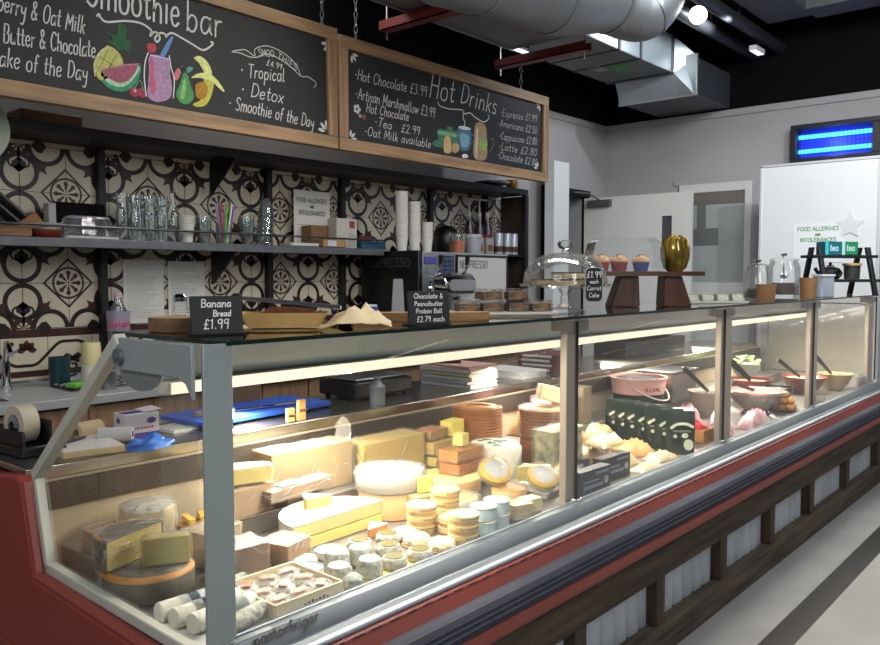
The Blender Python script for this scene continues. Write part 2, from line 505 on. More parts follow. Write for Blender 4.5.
# patterned cement tiles on the back wall, 223 mm square, four to a medallion
P = 0.223
tb = MB()
tb.box(0.2, 5.46, 4.094, 4.1, 0.9, 2.10)
tiles = tb.build('tile_base', M_tile, wall_back, smooth=0)
tp = MB()
def ring(cx, cy, r, w, m, a0=0, a1=360, z=0.0):
    full = a1 - a0 >= 360
    tp.ribbon([(x, y) for x, y in circ(r, 26 if full else 18, (cx, cy), a0, a1)], w, m, TM, z, closed=full, cap=False)
def leaf(cx, cy, a, l, w, m, z=0.0003):
    d = Vector((cos(a), sin(a))); n = Vector((-d.y, d.x)); c = Vector((cx, cy))
    pts = [c, c + d * l * .35 + n * w * .42, c + d * l * .65 + n * w * .5, c + d * l, c + d * l * .65 - n * w * .5, c + d * l * .35 - n * w * .42]
    tp.flat(pts, m, TM, z)
def spade(cx, cy, a, s, m):
    for da, l in ((0, 1.25), (0.75, .9), (-0.75, .9)):
        leaf(cx, cy, a + da, s * l, s * .75, m, 0.0006)
cells_x = [0.512 + 0.446 * i for i in range(12)]
for cx in cells_x:
    for cz in (1.385, 1.831):
        TM = T(cx, 4.0935, cz) @ FRONT
        d = 0.54 * P
        tp.ribbon([(-d, 0), (0, -d), (d, 0), (0, d)], .014, 0, TM, 0, closed=True, cap=False)
        ring(0, 0, .34 * P, .011, 1)
        for k in range(8):
            a = pi / 4 * k
            leaf(.04 * P * cos(a), .04 * P * sin(a), a, .20 * P, .06 * P, 1 if k % 2 else 0)
            tp.flat([(x, y) for x, y in circ(.055 * P, 8, (.225 * P * cos(a), .225 * P * sin(a)))], 1, TM, .0006)
        for sx in (-1, 1):
            for sy in (-1, 1):
                q = [(.36, .60), (.48, .53), (.60, .36), (.53, .50), (.66, .60), (.54, .56), (.60, .68), (.48, .60)]
                tp.flat([(sx * u * P, sy * v * P) for u, v in ((.38, .62), (.45, .51), (.40, .39), (.53, .45), (.66, .40), (.61, .54), (.65, .66), (.52, .61))][::sx * sy], 1, TM, .0004)
                # heart rings cut at the cell edge
                a0 = {(1, 1): (90, 270), (1, -1): (90, 270), (-1, 1): (-90, 90), (-1, -1): (-90, 90)}[(sx, sy)]
                ring(sx * P, sy * .42 * P, .37 * P, .023, 0, *a0)
                a1 = {(1, 1): (180, 360), (-1, 1): (180, 360), (1, -1): (0, 180), (-1, -1): (0, 180)}[(sx, sy)]
                ring(sx * .42 * P, sy * P, .37 * P, .023, 0, *a1)
                for k in range(3):
                    a = math.atan2(-sy, -sx) + (k - 1) * .62
                    tp.flat([(x, y) for x, y in circ(.07 * P, 8, (sx * P + .2 * P * cos(a), sy * P + .2 * P * sin(a)))], 1, TM, .0006)
                    tp.ribbon([(sx * P + .05 * P * cos(a), sy * P + .05 * P * sin(a)), (sx * P + .2 * P * cos(a), sy * P + .2 * P * sin(a))], .006, 1, TM, .0005)
        for sx in (-1, 1):
            for sy in (-1, 1):
                a = pi / 2 * -sy
                leaf(sx * P, sy * .74 * P, a, .34 * P, .30 * P, 0, .0005)
                ring(sx * (1 - .12) * P, sy * .62 * P, .10 * P, .010, 0, *((90, 270) if sx > 0 else (-90, 90)), .0007)
                leaf(sx * P, sy * .66 * P, a + (-.9 if sx * sy > 0 else .9), .20 * P, .13 * P, 0, .0006)
                leaf(sx * .74 * P, sy * P, pi if sx > 0 else 0, .34 * P, .30 * P, 0, .0005)
        for k in (-1, 0, 1):   # grout lines
            tp.ribbon([(k * P, -P), (k * P, P)], .0028, 2, TM, .0008, cap=False)
            tp.ribbon([(-P, k * P), (P, k * P)], .0028, 2, TM, .0008, cap=False)
    # border tiles with a trailing vine below the field
TM = T(0, 4.0935, 0) @ FRONT
for z0, z1 in ((1.118, 1.158), (0.925, 0.955)):
    tp.flat([(0.2, z0), (5.46, z0), (5.46, z1), (0.2, z1)], 1, TM, .0004)
for i in range(24):
    x = 0.29 + 0.223 * i
    up = 1 if i % 2 else -1
    tp.ribbon(smooth_line([(x - .1115, 1.036 - .045 * up * 0), (x - .055, 1.036 + .05 * up), (x, 1.036 + .055 * up), (x + .055, 1.036 + .05 * up), (x + .1115, 1.036)], 4), .015, 0, TM, .0004)
    for k in range(5):
        leaf(x + .01, 1.036 - .022 * up, -up * pi / 2 + (k - 2) * .8, .05, .03, 1, .0006)
    tp.flat(circ(.012, 8, (x - .06, 1.036 + .002 - .052 * up)), 1, TM, .0006)
    tp.ribbon([(x + .1115, .955), (x + .1115, 1.118)], .0028, 2, TM, .0008, cap=False)
tp.build('tile_pattern', [M_tdark, M_tbrown, M_grout], wall_back, smooth=0)

# open door leaf, doorway frame, closer
dl = thing('door_1', None, None, (6.85, 4.07, 0)); struct(dl)
lf = MB()
lf.box(-.022, .022, -1.08, 0, 0.01, 1.70); lf.box(-.022, .022, -1.08, 0, 1.96, 2.165)
lf.box(-.022, .022, -1.08, -.90, 1.70, 1.96); lf.box(-.022, .022, -.80, 0, 1.70, 1.96)
lf.build('door_leaf', M_door, dl, bevel=0)
MB().box(-.006, .006, -.90, -.80, 1.70, 1.96).build('vision_panel', mat('dark_glass', '4a4d52', 0.1), dl, smooth=0)
fr = MB()
fr.box(-.72, -.64, -.02, .04, 0, 2.24); fr.box(-.72, .06, -.02, .04, 2.18, 2.24); fr.box(.0, .06, .0, .04, 0, 2.18)
fr.build('door_frame', M_dark, dl, smooth=0)
cl = MB()
cl.box(-.07, -.024, -.30, -.06, 2.08, 2.14)
cl.tube([(-.05, -.18, 2.14), (-.16, -.12, 2.20), (-.25, -.02, 2.21)], .009)
cl.build('door_closer', mat('closer_grey', '6f7072', 0.4, 0.6), dl)

# glazed service door in the far wall
d2 = thing('door_2', None, None, (7.28, 2.62, 0)); struct(d2)
f2 = MB()
for y0, y1, z0, z1 in ((0, .06, 0, 2.27), (.62, .68, 0, 2.27), (.06, .62, 2.19, 2.27), (.06, .62, 0, 1.36)):
    f2.box(-.03, 0, y0, y1, z0, z1)
f2.build('door_frame', M_door, d2, bevel=.003)
MB().box(-.015, 0, -.06, .74, 2.27, 2.32).box(-.015, 0, -.06, 0, 0, 2.27).build('architrave', M_wall, d2, bevel=.003)
MB().box(-.012, -.004, .06, .62, 1.36, 2.19).build('glass_pane', mat('hazy_pane', 'a3a6a5', 0.15, 0, 0.08, 3.0), d2, smooth=0)
MB().box(-.02, -.013, .06, .62, 2.08, 2.19).build('blind_box', mat('blind_taupe', '6e665e', 0.7), d2, smooth=0)
MB().box(-.018, -.012, .42, .50, 1.75, 2.08).box(-.0135, -.0125, .30, .62, 1.70, 1.86).build('door_bar', mat('bar_grey', '6c6e6c', 0.5), d2, smooth=0)

# tall white pier at the end of the back counter
MB_ = MB().box(5.96, 6.20, 3.85, 3.95, 0, 2.42)
tag(MB_.build('end_panel', M_white, bevel=.003), 'tall narrow white panel standing between the drinks shelf and the doorway', 'panel')

# large white partition at the far end of the display counter
wp = thing('partition_screen', 'large plain white partition screen standing at the far end of the display counter', 'partition', (6.62, 1.46, 0))
MB().box(0, .045, 0, .85, .05, 2.285).build('panel', M_white, wp, bevel=.002)
q = MB(); q.box(-.008, .053, .845, .865, .0, 2.30); q.box(-.008, .053, -.015, .005, .0, 2.30); q.box(-.008, .053, -.015, .865, 2.285, 2.305)
q.build('edge_trim', mat('trim_pale', 'd0d2d4', 0.35, 0.3), wp, bevel=.002)
for yy in (.1, .75):
    MB().box(-.1, .15, yy - .03, yy + .03, 0, .05).build('foot', M_alu, wp, bevel=.004)
MB().box(.01, .03, .868, .876, 1.36, 1.56).build('red_strip', mat('red_strip', 'a11820', 0.5), wp, smooth=0)
star = MB(); star.prism([(.055 * (1 if k % 2 == 0 else .5) * cos(R(90 + 36 * k)), .055 * (1 if k % 2 == 0 else .5) * sin(R(90 + 36 * k))) for k in range(10)], 0, .004, 0, T(0, .19, 1.80) @ SIDE @ Matrix.Scale(1.9, 4))
star.build('star_decal', mat('star_pale', 'd1d4d5', 0.3), wp, smooth=0)

# ================================================================ refrigerated display counter
X0, X1 = 0.875, 6.40
dc = thing('display_counter', 'long glass fronted refrigerated cheese counter with red body and rustic timber base', 'display counter', (X0, 1.30, 0))
DX, DY = X0, 1.30
def part(mb, name, m, parent=dc, **k):
    o = mb.build(name, m, parent, **k)
    if parent is dc: o.matrix_parent_inverse = Matrix.Translation((-DX, -DY, 0))
    return o
def extr(poly, x0, x1, m=0, mb=None):
    """extrude a (y, z) outline along X"""
    mb = mb or MB()
    return mb.prism([(y, z) for y, z in poly], x0, x1, m, Matrix(((0, 0, 1, 0), (1, 0, 0, 0), (0, 1, 0, 0), (0, 0, 0, 1))))
# end panel of the body
ep = MB()
YZ = Matrix(((0, 0, 1, 0), (1, 0, 0, 0), (0, 1, 0, 0), (0, 0, 0, 1)))
ep.prism([(1.25, .44), (1.30, .44), (1.30, 0.0), (2.75, 0), (2.75, .87), (2.42, .87), (2.20, .895), (2.165, .885), (2.10, .645), (1.335, .615), (1.25, .60)], X0 - .035, X0 + .005, 0, YZ)
part(ep, 'end_panel', M_red, bevel=.006)
lip = MB()
lip.tube([(X0 - .02, 1.34, .622), (X0 - .02, 2.10, .652)], .016, 6); lip.tube([(X0 - .02, 2.10, .652), (X0 - .02, 2.165, .885)], .014, 6)
lip.box(X0 - .038, X0 - .034, 1.25, 2.75, .425, .432)
part(lip, 'end_panel_lip', M_redlip)
# body behind the cladding and under the well
bd = MB(); bd.box(X0 + .005, X1, 1.37, 2.62, 0.02, .60); bd.box(X0 + .005, X1, 2.25, 2.62, .60, .86)
part(bd, 'body', mat('body_grey', '3a3a3c', 0.6), smooth=0)
part(MB().box(X0 + .005, X1 - .03, 1.385, 2.19, .60, .64), 'display_deck', mat('deck_steel', '8f8a84', 0.35, 0.6, 0.1, 12.0), bevel=.002)
bw = MB(); extr([(2.185, .64), (2.20, .64), (2.235, .80), (2.235, .875), (2.22, .875), (2.215, .80)], X0 + .01, X1 - .03, 0, bw)
part(bw, 'well_back', mat('well_enamel', 'b3a58b', 0.4, 0.2, 0.05, 5.0), smooth=0)
# perforated air grille
gm = bpy.data.materials.new('air_grille'); gm.use_nodes = True
_n = gm.node_tree; _b = _n.nodes['Principled BSDF']; _tc = _n.nodes.new('ShaderNodeTexCoord'); _br = _n.nodes.new('ShaderNodeTexBrick')
_mp = _n.nodes.new('ShaderNodeMapping'); _mp.inputs['Rotation'].default_value = (R(90), 0, 0)
_n.links.new(_tc.outputs['Object'], _mp.inputs[0]); _n.links.new(_mp.outputs[0], _br.inputs[0])
_br.inputs['Scale'].default_value = 1; _br.inputs['Brick Width'].default_value = .02; _br.inputs['Row Height'].default_value = .008; _br.inputs['Mortar Size'].default_value = .0017
_br.inputs['Color1'].default_value = (.012, .01, .01, 1); _br.inputs['Color2'].default_value = (.03, .025, .02, 1); _br.inputs['Mortar'].default_value = (.085, .066, .05, 1)
_n.links.new(_br.outputs[0], _b.inputs[0]); _b.inputs['Roughness'].default_value = .5
gr = MB(); extr([(2.20, .79), (2.214, .79), (2.214, .862), (2.20, .862)], X0 + .02, X1 - .04, 0, gr)
part(gr, 'air_grille', gm, smooth=0)
wt = MB(); wt.box(X0 + .0, 6.25, 2.222, 2.66, .885, .905); wt.box(X0, 6.25, 2.218, 2.232, .868, .905)
part(wt, 'service_worktop', mat('worktop_steel', 'a9a49c', 0.22, 0.95, 0.08, 6.0, 0.01, None, (.3, 2, 2)), bevel=.003)

# aluminium sill, red bands, bumper
al = MB(); extr([(1.416, .655), (1.416, .61), (1.34, .59), (1.345, .612), (1.358, .622), (1.366, .618), (1.372, .636), (1.39, .656)], X0 - .03, X1 + .05, 0, al)
part(al, 'sill_profile', M_alu, bevel=.002)
part(MB().tube([(X0 - .03, 1.340, .606), (X1 + .05, 1.340, .606)], .0095, 10).tube([(X0 - .03, 1.418, .657), (X1, 1.418, .657)], .003, 6), 'sill_bead', mat('bead_alu', 'b4bfca', 0.4, 0.6))
rb = MB(); extr([(1.335, .600), (1.322, .596), (1.300, .556), (1.32, .50), (1.38, .50), (1.38, .60)], X0 - .03, X1 + .05, 0, rb)
M_redband = mat('red_band_paint', '64251e', 0.6, 0, .05, 6.0)
part(rb, 'red_band', M_redband, smooth=20)
sl = MB()
for i in range(92):
    a = .92 + .06 * i
    sl.add([(a, 1.3205, .5964), (a + .035, 1.3205, .5964), (a + .06, 1.3205, .5964), (a, 1.3185, .5929), (a + .035, 1.3185, .5929), (a + .06, 1.3185, .5929)], [(3, 4, 1, 0)], 0)
    sl.add([(a + .035, 1.3209, .5964), (a + .06, 1.3209, .5964), (a + .035, 1.3189, .5929), (a + .06, 1.3189, .5929)], [(2, 3, 1, 0)], 1)
part(sl, 'vent_strip', [M_dark, M_redband], smooth=0)
bp = MB(); extr([(1.305, .560), (1.262, .572), (1.246, .568), (1.240, .560), (1.236, .553), (1.240, .549), (1.232, .541), (1.236, .536), (1.228, .528), (1.230, .512), (1.245, .504), (1.32, .504)], X0 - .03, X1 + .05, 0, bp)
part(bp, 'bumper_rail', M_bump, smooth=20)
rl = MB(); extr([(1.32, .50), (1.25, .50), (1.243, .492), (1.243, .462), (1.25, .452), (1.36, .452), (1.36, .50)], X0 - .03, X1 + .05, 0, rl)
part(rl, 'lower_red_rail', M_redlip, bevel=.002)

# timber cladding with corrugated sheets
tr = MB(); tr.box(X0, X1, 1.292, 1.33, .302, .45)
part(tr, 'timber_rail', M_timber, bevel=.004)
tr = MB(); tr.box(X0, X1, 1.288, 1.345, 0, .112)
part(tr, 'timber_plinth', M_timberb, bevel=.004)
posts = [1.03, 1.62, 2.20, 2.775, 3.385, 4.0, 4.64, 5.36, 6.15]
for x in posts:
    part(MB().box(x - .036, x + .036, 1.306, 1.372, .112, .302), 'timber_post', M_timberv, bevel=.004)
for a, c in zip(posts[:-1], posts[1:]):
    cs = MB(); n = int((c - a) / .0065)
    top = [(a + (c - a) * i / n, 1.371 - .024 * abs(cos(pi * (a + (c - a) * i / n) / .095)) ** .5) for i in range(n + 1)]
    vs = [(x, y, .10) for x, y in top] + [(x, y, .31) for x, y in top] + [(x, y + .003, .10) for x, y in top] + [(x, y + .003, .31) for x, y in top]
    k = n + 1
    cs.add(vs, [(i, i + 1, k + i + 1, k + i) for i in range(n)] + [(2 * k + i + 1, 2 * k + i, 3 * k + i, 3 * k + i + 1) for i in range(n)])
    part(cs, 'corrugated_sheet', M_corr, smooth=60)

# glazing: front panes, posts, end glass, top shelf of glass
gx = [0.965, 2.316, 3.585, 4.915, 6.38]
for a, c in zip(gx[:-1], gx[1:]):
    g = MB().box(a + .004, c - .004, 1.398, 1.404, .652, 1.276)
    part(g, 'front_pane', M_glass, smooth=0)
    part(MB().box(c - .0045, c - .0005, 1.396, 1.406, .652, 1.27), 'pane_joint', M_dark, smooth=0)
    part(MB().box(c - .02, c + .012, 1.386, 1.41, .645, .675), 'pane_clip', M_chrome, bevel=.002)
M_post = mat('post_alu', 'a59a8c', 0.4, 0.55, 0.03, 8.0)
for xa, xb in ((2.315, 2.378), (3.644, 3.777), (4.995, 5.132), (6.346, 6.490)):
    part(MB().box(xa, xb, 1.44, 1.468, .64, 1.262), 'glass_post', M_post, bevel=.003)
    br = MB().box(xa - .01, xa + .10, 1.415, 1.50, 1.232, 1.272); part(br, 'post_bracket', mat('bracket_grey', '77736f', 0.4, 0.6), bevel=.004)
# wide grey corner band and the band along the head of the end glass
fb = MB(); fb.prism([(1.397, 1.175), (1.42, 1.205), (1.45, 1.215), (1.70, 1.215), (1.685, 1.285), (1.397, 1.285)], X0 - .008, X0 + .0, 0, YZ)
fb.box(.893, .962, 1.396, 1.404, .66, 1.283)
part(fb, 'corner_band', M_frit, bevel=.002)
part(MB().prism([(1.40, .65), (2.085, .672), (2.145, .90), (1.695, 1.285), (1.40, 1.285)], X0 + .001, X0 + .006, 0, YZ), 'end_pane', M_glass, smooth=0)
ef = MB()
def bar(mb, p, q, w, x0, x1):
    d = Vector((q[0] - p[0], q[1] - p[1])).normalized(); n = Vector((-d.y, d.x)) * w / 2
    mb.prism([(p[0] - n.x, p[1] - n.y), (q[0] - n.x, q[1] - n.y), (q[0] + n.x, q[1] + n.y), (p[0] + n.x, p[1] + n.y)], x0, x1, 0, YZ)
bar(ef, (1.40, .655), (2.09, .672), .026, X0 - .01, X0 + .012); bar(ef, (2.085, .665), (2.145, .905), .02, X0 - .01, X0 + .012); bar(ef, (2.15, .90), (1.69, 1.283), .028, X0 - .012, X0 + .014)
part(ef, 'end_frame', mat('end_frame_alu', 'bcbcb0', 0.5, 0.1, 0.04, 8.0), bevel=.003)
part(MB().cyl(.017, 0, .012, 20, 0, T(X0 - .008, 1.675, 1.245) @ RY(-90)).cyl(.008, .012, .016, 12, 0, T(X0 - .008, 1.675, 1.245) @ RY(-90)), 'hinge_bolt', M_alu)
tg = [0.945, 2.316, 3.585, 4.915, 6.40]
for a, c in zip(tg[:-1], tg[1:]):
    o = part(MB().box(a + .002, c - .002, 1.398, 1.86, 1.279, 1.287), 'top_glass', M_topglass, smooth=0)
    e = MB().box(a + .002, c - .002, 1.394, 1.399, 1.278, 1.2872); e.box(a + .002, c - .002, 1.859, 1.863, 1.279, 1.287); e.box(a - .002, a + .003, 1.398, 1.86, 1.278, 1.2872)
    e.build('glass_edge', M_gedge, o, smooth=0)
# lamp canopy under the glass shelf
ca = MB(); extr([(1.80, 1.262), (1.93, 1.262), (1.93, 1.13), (1.875, 1.128), (1.835, 1.165), (1.815, 1.2)], 1.06, X1 - .02, 0, ca)
part(ca, 'lamp_canopy', mat('canopy_alu', 'd3e0e6', 0.35, 0.0, 0.04, 3.0), smooth=50)
part(MB().box(1.06, X1 - .03, 1.815, 1.865, 1.122, 1.155), 'lamp_housing', mat('lamp_white', 'e6dcc8', 0.4), bevel=.004)
part(MB().box(1.07, X1 - .04, 1.8125, 1.8155, 1.124, 1.153), 'lamp_diffuser', mat('lamp_glow', (1.0, .88, .66), 0.5, emit=1.1), smooth=0)
dk = MB(); dk.prism([(1.63 + .085 * cos(R(a)), 1.216 + .046 * sin(R(a))) for a in range(180, 361, 9)], X0 + .008, X0 + .016, 0, YZ); part(dk, 'lamp_end_cap', mat('cap_grey', '6a7072', 0.4), bevel=.001)
# far end pane
part(MB().box(X1 - .03, X1 - .024, 1.42, 2.2, .655, 1.27), 'far_end_pane', pane_mat('far_pane', (.97, .95, .9), 1.0), smooth=0)
fe = MB(); fe.tube([(X1 - .032, y, z) for y, z in rrect(.70, .52, .05, 4, 1.80, .96)], .005, 6, closed=True)
part(fe, 'far_end_gasket', M_alu)
tx = MB(); text(tx, 'pastorfrigor', .023, T(.990, 1.3714, .6425) @ RX(-42) @ FRONT,   .0048, slant=.2, xs=1.15)
part(tx, 'maker_lettering', mat('ink_black', '111113', 0.5), smooth=0)

# ================================================================ menu boards on chains
def board(name, label, x0, x1, z0, z1, fw=.068):
    t = thing(name, label, 'menu board', ((x0 + x1) / 2, 3.45, z0))
    w, h = x1 - x0, z1 - z0
    for a, c, e, f, nm, mm in ((-w / 2, w / 2, 0, fw, 'frame_rail', M_oak), (-w / 2, w / 2, h - fw, h, 'frame_rail', M_oak),
                           (-w / 2, -w / 2 + fw, fw, h - fw, 'frame_stile', wood('oak_frame_upright', '7b6045', 'a3835f', 'z', 5, 0.55, 0.2)), (w / 2 - fw, w / 2, fw, h - fw, 'frame_stile', MATS.get('oak_frame_upright'))):
        MB().box(a, c, -.02, .03, e, f).build(nm, mm or MATS['oak_frame_upright'], t, bevel=.003)
    MB().box(-w / 2 + fw * .9, w / 2 - fw * .9, 0, .02, fw * .9, h - fw * .9).build('slate', M_slate, t, smooth=0)
    return t
YB = 3.4485
BM = T(0, YB, 0) @ FRONT
def onto(mb, name, m, parent):
    o = mb.build(name, m, parent, smooth=0)
    o.matrix_parent_inverse = Matrix.Translation(-parent.location)
    return o
def petals(mb, x, z, dx, dz, s=.05):
    for a in (8, 45, 82):
        d = Vector((cos(R(a)) * dx, sin(R(a)) * dz)); n = Vector((-d.y, d.x)); c = Vector((x, z))
        p = [c + d * s * .25, c + d * s * .7 + n * s * .2, c + d * s * 1.15 + n * s * .14, c + d * s * 1.3, c + d * s * 1.15 - n * s * .14, c + d * s * .7 - n * s * .2]
        mb.flat(p if dx * dz > 0 else p, 0, BM)
sb = board('menu_board', 'oak framed chalkboard headed Smoothie bar with drawn fruit', .93, 3.085, 2.135, 2.80)
hb = board('menu_board', 'oak framed chalkboard headed Hot Drinks with drawn mugs', 3.098, 5.225, 2.135, 2.775)
def line(mb, s, x, z, h, L=None, **k):
    xs = 1.0
    if L: xs = L / text_w(s, h)
    return text(mb, s, h, T(x, YB, z) @ FRONT, xs=xs, **k)
def span(mb, s, a, b_, h, w=.006, **k):
    """lettering from point a to point b_ on the slate"""
    d = math.hypot(b_[0] - a[0], b_[1] - a[1])
    return line(mb, s, a[0], a[1], h, d, w=w, wob=.25, rot=math.degrees(math.atan2(b_[1] - a[1], b_[0] - a[0])), **k)
tw = MB()
def S1(s, ab, h, w=.0065, **k): span(tw, s, ab[0], ab[1], h, w * .8, **{'slant': .22, **k})
S1('Smoothie', [(1.665, 2.583), (2.119, 2.590)], .155, .013, slant=.1)
S1('bar', [(2.145, 2.582), (2.355, 2.591)], .14, .011, slant=.1)
S1('berry & Oat Milk', [(1.306, 2.470), (1.658, 2.455)], .075)
S1('Butter & Chocolate', [(1.325, 2.350), (1.704, 2.363)], .075)
S1('ake of the Day', [(1.307, 2.252), (1.666, 2.258)], .075)
S1('* Tropical', [(2.446, 2.424), (2.729, 2.445)], .068)
S1('* Detox', [(2.444, 2.334), (2.720, 2.329)], .068)
S1('* Smoothie of the Day', [(2.372, 2.254), (2.925, 2.231)], .066)
S1('£4.99', [(2.607, 2.509), (2.710, 2.504)], .030, .004)
S1('SMOO', [(2.563, 2.546), (2.665, 2.562)], .034, .004, slant=0)
S1('THIES', [(2.678, 2.559), (2.810, 2.517)], .034, .004, slant=0)
for pl in ([(1.713, 2.544), (1.722, 2.555), (1.730, 2.540), (1.757, 2.529), (1.840, 2.553), (1.912, 2.561), (1.960, 2.545), (1.970, 2.525), (1.959, 2.514)], [(1.960, 2.523), (1.990, 2.538), (2.009, 2.516), (1.994, 2.494), (1.984, 2.510), (2.010, 2.538), (2.035, 2.539), (2.040, 2.527)], [(2.040, 2.531), (2.071, 2.552), (2.123, 2.540), (2.176, 2.524), (2.235, 2.508), (2.280, 2.537), (2.292, 2.554), (2.280, 2.556)]):
    tw.ribbon(smooth_line(pl, 4), .009, 0, BM)
for pl in ([(2.406, 2.539), (2.448, 2.553), (2.484, 2.560), (2.538, 2.541), (2.539, 2.577), (2.621, 2.609), (2.731, 2.591), (2.810, 2.544), (2.837, 2.496), (2.885, 2.500), (2.942, 2.478), (2.927, 2.448)], [(2.400, 2.533), (2.447, 2.538), (2.508, 2.530), (2.557, 2.540)], [(2.557, 2.540), (2.620, 2.568), (2.697, 2.558), (2.763, 2.535), (2.830, 2.495)]):
    tw.ribbon(smooth_line(pl, 3), .004, 0, BM)
for p, dx, dz in (([(3.045, 2.710)], -1, -1), ([(3.018, 2.222)], -1, 1)): petals(tw, *p[0], dx, dz)
onto(tw, 'chalk_writing', M_chalk, sb)
def cm(h): return mat('chalk_' + h, h, 0.9, 0, 0.18, 60.0)
def drawing(name, parent, layers):
    mb = MB(); ms = []
    for i, (hx, poly, *r) in enumerate(layers):
        m = cm(hx)
        if m not in ms: ms.append(m)
        if r: mb.ribbon(smooth_line(poly, 3), r[0], ms.index(m), BM, .0004 + i * .0004)
        else: mb.flat(smooth_line(poly, 3, True), ms.index(m), BM, .0004 + i * .0004)
    return onto(mb, name, ms, parent)
drawing('pineapple_drawing', sb, [('2f5a3c', [(1.805, 2.419), (1.777, 2.439), (1.732, 2.446), (1.783, 2.457), (1.743, 2.491), (1.797, 2.478), (1.807, 2.532), (1.845, 2.532), (1.843, 2.470), (1.867, 2.475), (1.856, 2.420), (1.833, 2.424)]), ('b9b56a', [(1.759, 2.426), (1.804, 2.410), (1.827, 2.371), (1.812, 2.324), (1.756, 2.288), (1.715, 2.272), (1.694, 2.327), (1.713, 2.382)]), ('6f8a4c', [(1.702, 2.295), (1.759, 2.409)], .004), ('6f8a4c', [(1.733, 2.283), (1.800, 2.400)], .004), ('6f8a4c', [(1.713, 2.374), (1.812, 2.333)], .004), ('c8c9a0', [(1.697, 2.285), (1.694, 2.336), (1.718, 2.388), (1.759, 2.426)], .006)])
drawing('watermelon_drawing', sb, [('3c8b6a', [(1.716, 2.315), (1.737, 2.258), (1.791, 2.237), (1.847, 2.251), (1.896, 2.304), (1.912, 2.370), (1.878, 2.363)]), ('a9c7a6', [(1.729, 2.313), (1.751, 2.269), (1.801, 2.257), (1.843, 2.273), (1.882, 2.315), (1.898, 2.367)]), ('99596b', [(1.729, 2.317), (1.765, 2.285), (1.806, 2.275), (1.844, 2.290), (1.878, 2.328), (1.893, 2.370), (1.836, 2.364)]), ('b98a95', [(1.725, 2.316), (1.803, 2.349), (1.903, 2.377)], .005)])
drawing('cherry_drawing', sb, [('9c4052', [(x, y) for x, y in circ(.022, 10, [(1.876, 2.247)][0])]), ('9c4052', [(x, y) for x, y in circ(.022, 10, [(1.914, 2.250)][0])]), ('d9a9ae', [(x, y) for x, y in circ(.007, 8, [(1.881, 2.253)][0])]), ('5f8f72', [(1.876, 2.261), (1.906, 2.306), (1.920, 2.264)], .005)])
drawing('drink_drawing', sb, [('a887a8', [(1.958, 2.428), (2.048, 2.428), (2.057, 2.361), (2.066, 2.307), (2.054, 2.250), (1.993, 2.222), (1.943, 2.236), (1.945, 2.295), (1.951, 2.359)]), ('b7647c', [(1.957, 2.414), (1.977, 2.409), (1.976, 2.346), (1.984, 2.284), (1.964, 2.253), (1.950, 2.296), (1.956, 2.360)]), ('b04a55', [(1.944, 2.474), (1.984, 2.483), (1.988, 2.457), (1.968, 2.439), (1.948, 2.444)]), ('5f86b8', [(2.008, 2.443), (2.060, 2.527), (2.076, 2.530), (2.033, 2.439)]), ('d6d6da', [(1.948, 2.435), (1.932, 2.392), (1.926, 2.319), (1.934, 2.239)], .006), ('d6d6da', [(2.053, 2.443), (2.062, 2.390), (2.077, 2.337), (2.070, 2.253)], .006), ('d0c4d0', [(1.958, 2.428), (1.997, 2.427), (2.048, 2.428)], .005)])
drawing('pear_drawing', sb, [('4f8f52', [(2.125, 2.374), (2.146, 2.378), (2.166, 2.325), (2.182, 2.276), (2.148, 2.238), (2.106, 2.240), (2.086, 2.274), (2.108, 2.324)]), ('86b878', [(2.113, 2.297), (2.130, 2.356), (2.140, 2.320), (2.128, 2.262), (2.107, 2.259)]), ('c2787a', [(2.077, 2.365), (2.099, 2.397), (2.114, 2.381), (2.098, 2.346), (2.082, 2.338)]), ('5f9a8a', [(2.115, 2.400), (2.151, 2.383), (2.179, 2.412), (2.152, 2.412), (2.130, 2.379), (2.120, 2.410)])])
drawing('banana_drawing', sb, [('b8b84e', [(2.238, 2.376), (2.288, 2.385), (2.287, 2.327), (2.252, 2.254), (2.202, 2.232), (2.175, 2.242), (2.225, 2.278)]), ('d3d78c', [(2.185, 2.460), (2.218, 2.476), (2.262, 2.452), (2.283, 2.403), (2.255, 2.374), (2.233, 2.413), (2.207, 2.446)]), ('d3d78c', [(2.167, 2.363), (2.217, 2.396), (2.289, 2.395), (2.350, 2.338), (2.339, 2.331), (2.282, 2.365), (2.216, 2.372)]), ('a97b33', [(2.194, 2.339), (2.232, 2.356), (2.259, 2.332), (2.242, 2.281), (2.198, 2.274), (2.188, 2.310)])])
tw = MB()
S1('*Hot Chocolate £3.99', [(3.226, 2.551), (3.855, 2.553)], .062, .0055)
S1('*Artisan Marshmallow £3.99', [(3.233, 2.444), (3.932, 2.433)], .062, .0055)
S1('Hot Chocolate', [(3.320, 2.378), (3.688, 2.379)], .055, .0055)
S1('*Tea', [(3.385, 2.312), (3.537, 2.303)], .055, .0055)
S1('£2.99', [(3.616, 2.302), (3.789, 2.306)], .05, .0055)
S1('*Oat Milk available', [(3.303, 2.243), (3.893, 2.238)], .052, .005)
S1('Hot', [(3.874, 2.562), (4.132, 2.560)], .15, .011)
S1('Drinks', [(4.184, 2.575), (4.593, 2.551)], .13, .010)
for i, s in enumerate(('*Espresso £1.99', '*Americano £2.50', '*Cappuccino £2.80', '*Latte £2.80', '*Chocolate £2.80')):
    ab = ([(4.629, 2.549), (5.092, 2.573)], [(4.606, 2.476), (5.093, 2.484)], [(4.618, 2.387), (5.094, 2.403)], [(4.607, 2.315), (5.095, 2.321)], [(4.595, 2.251), (5.096, 2.247)])[i]
    S1(s, ab, .05, .0042)
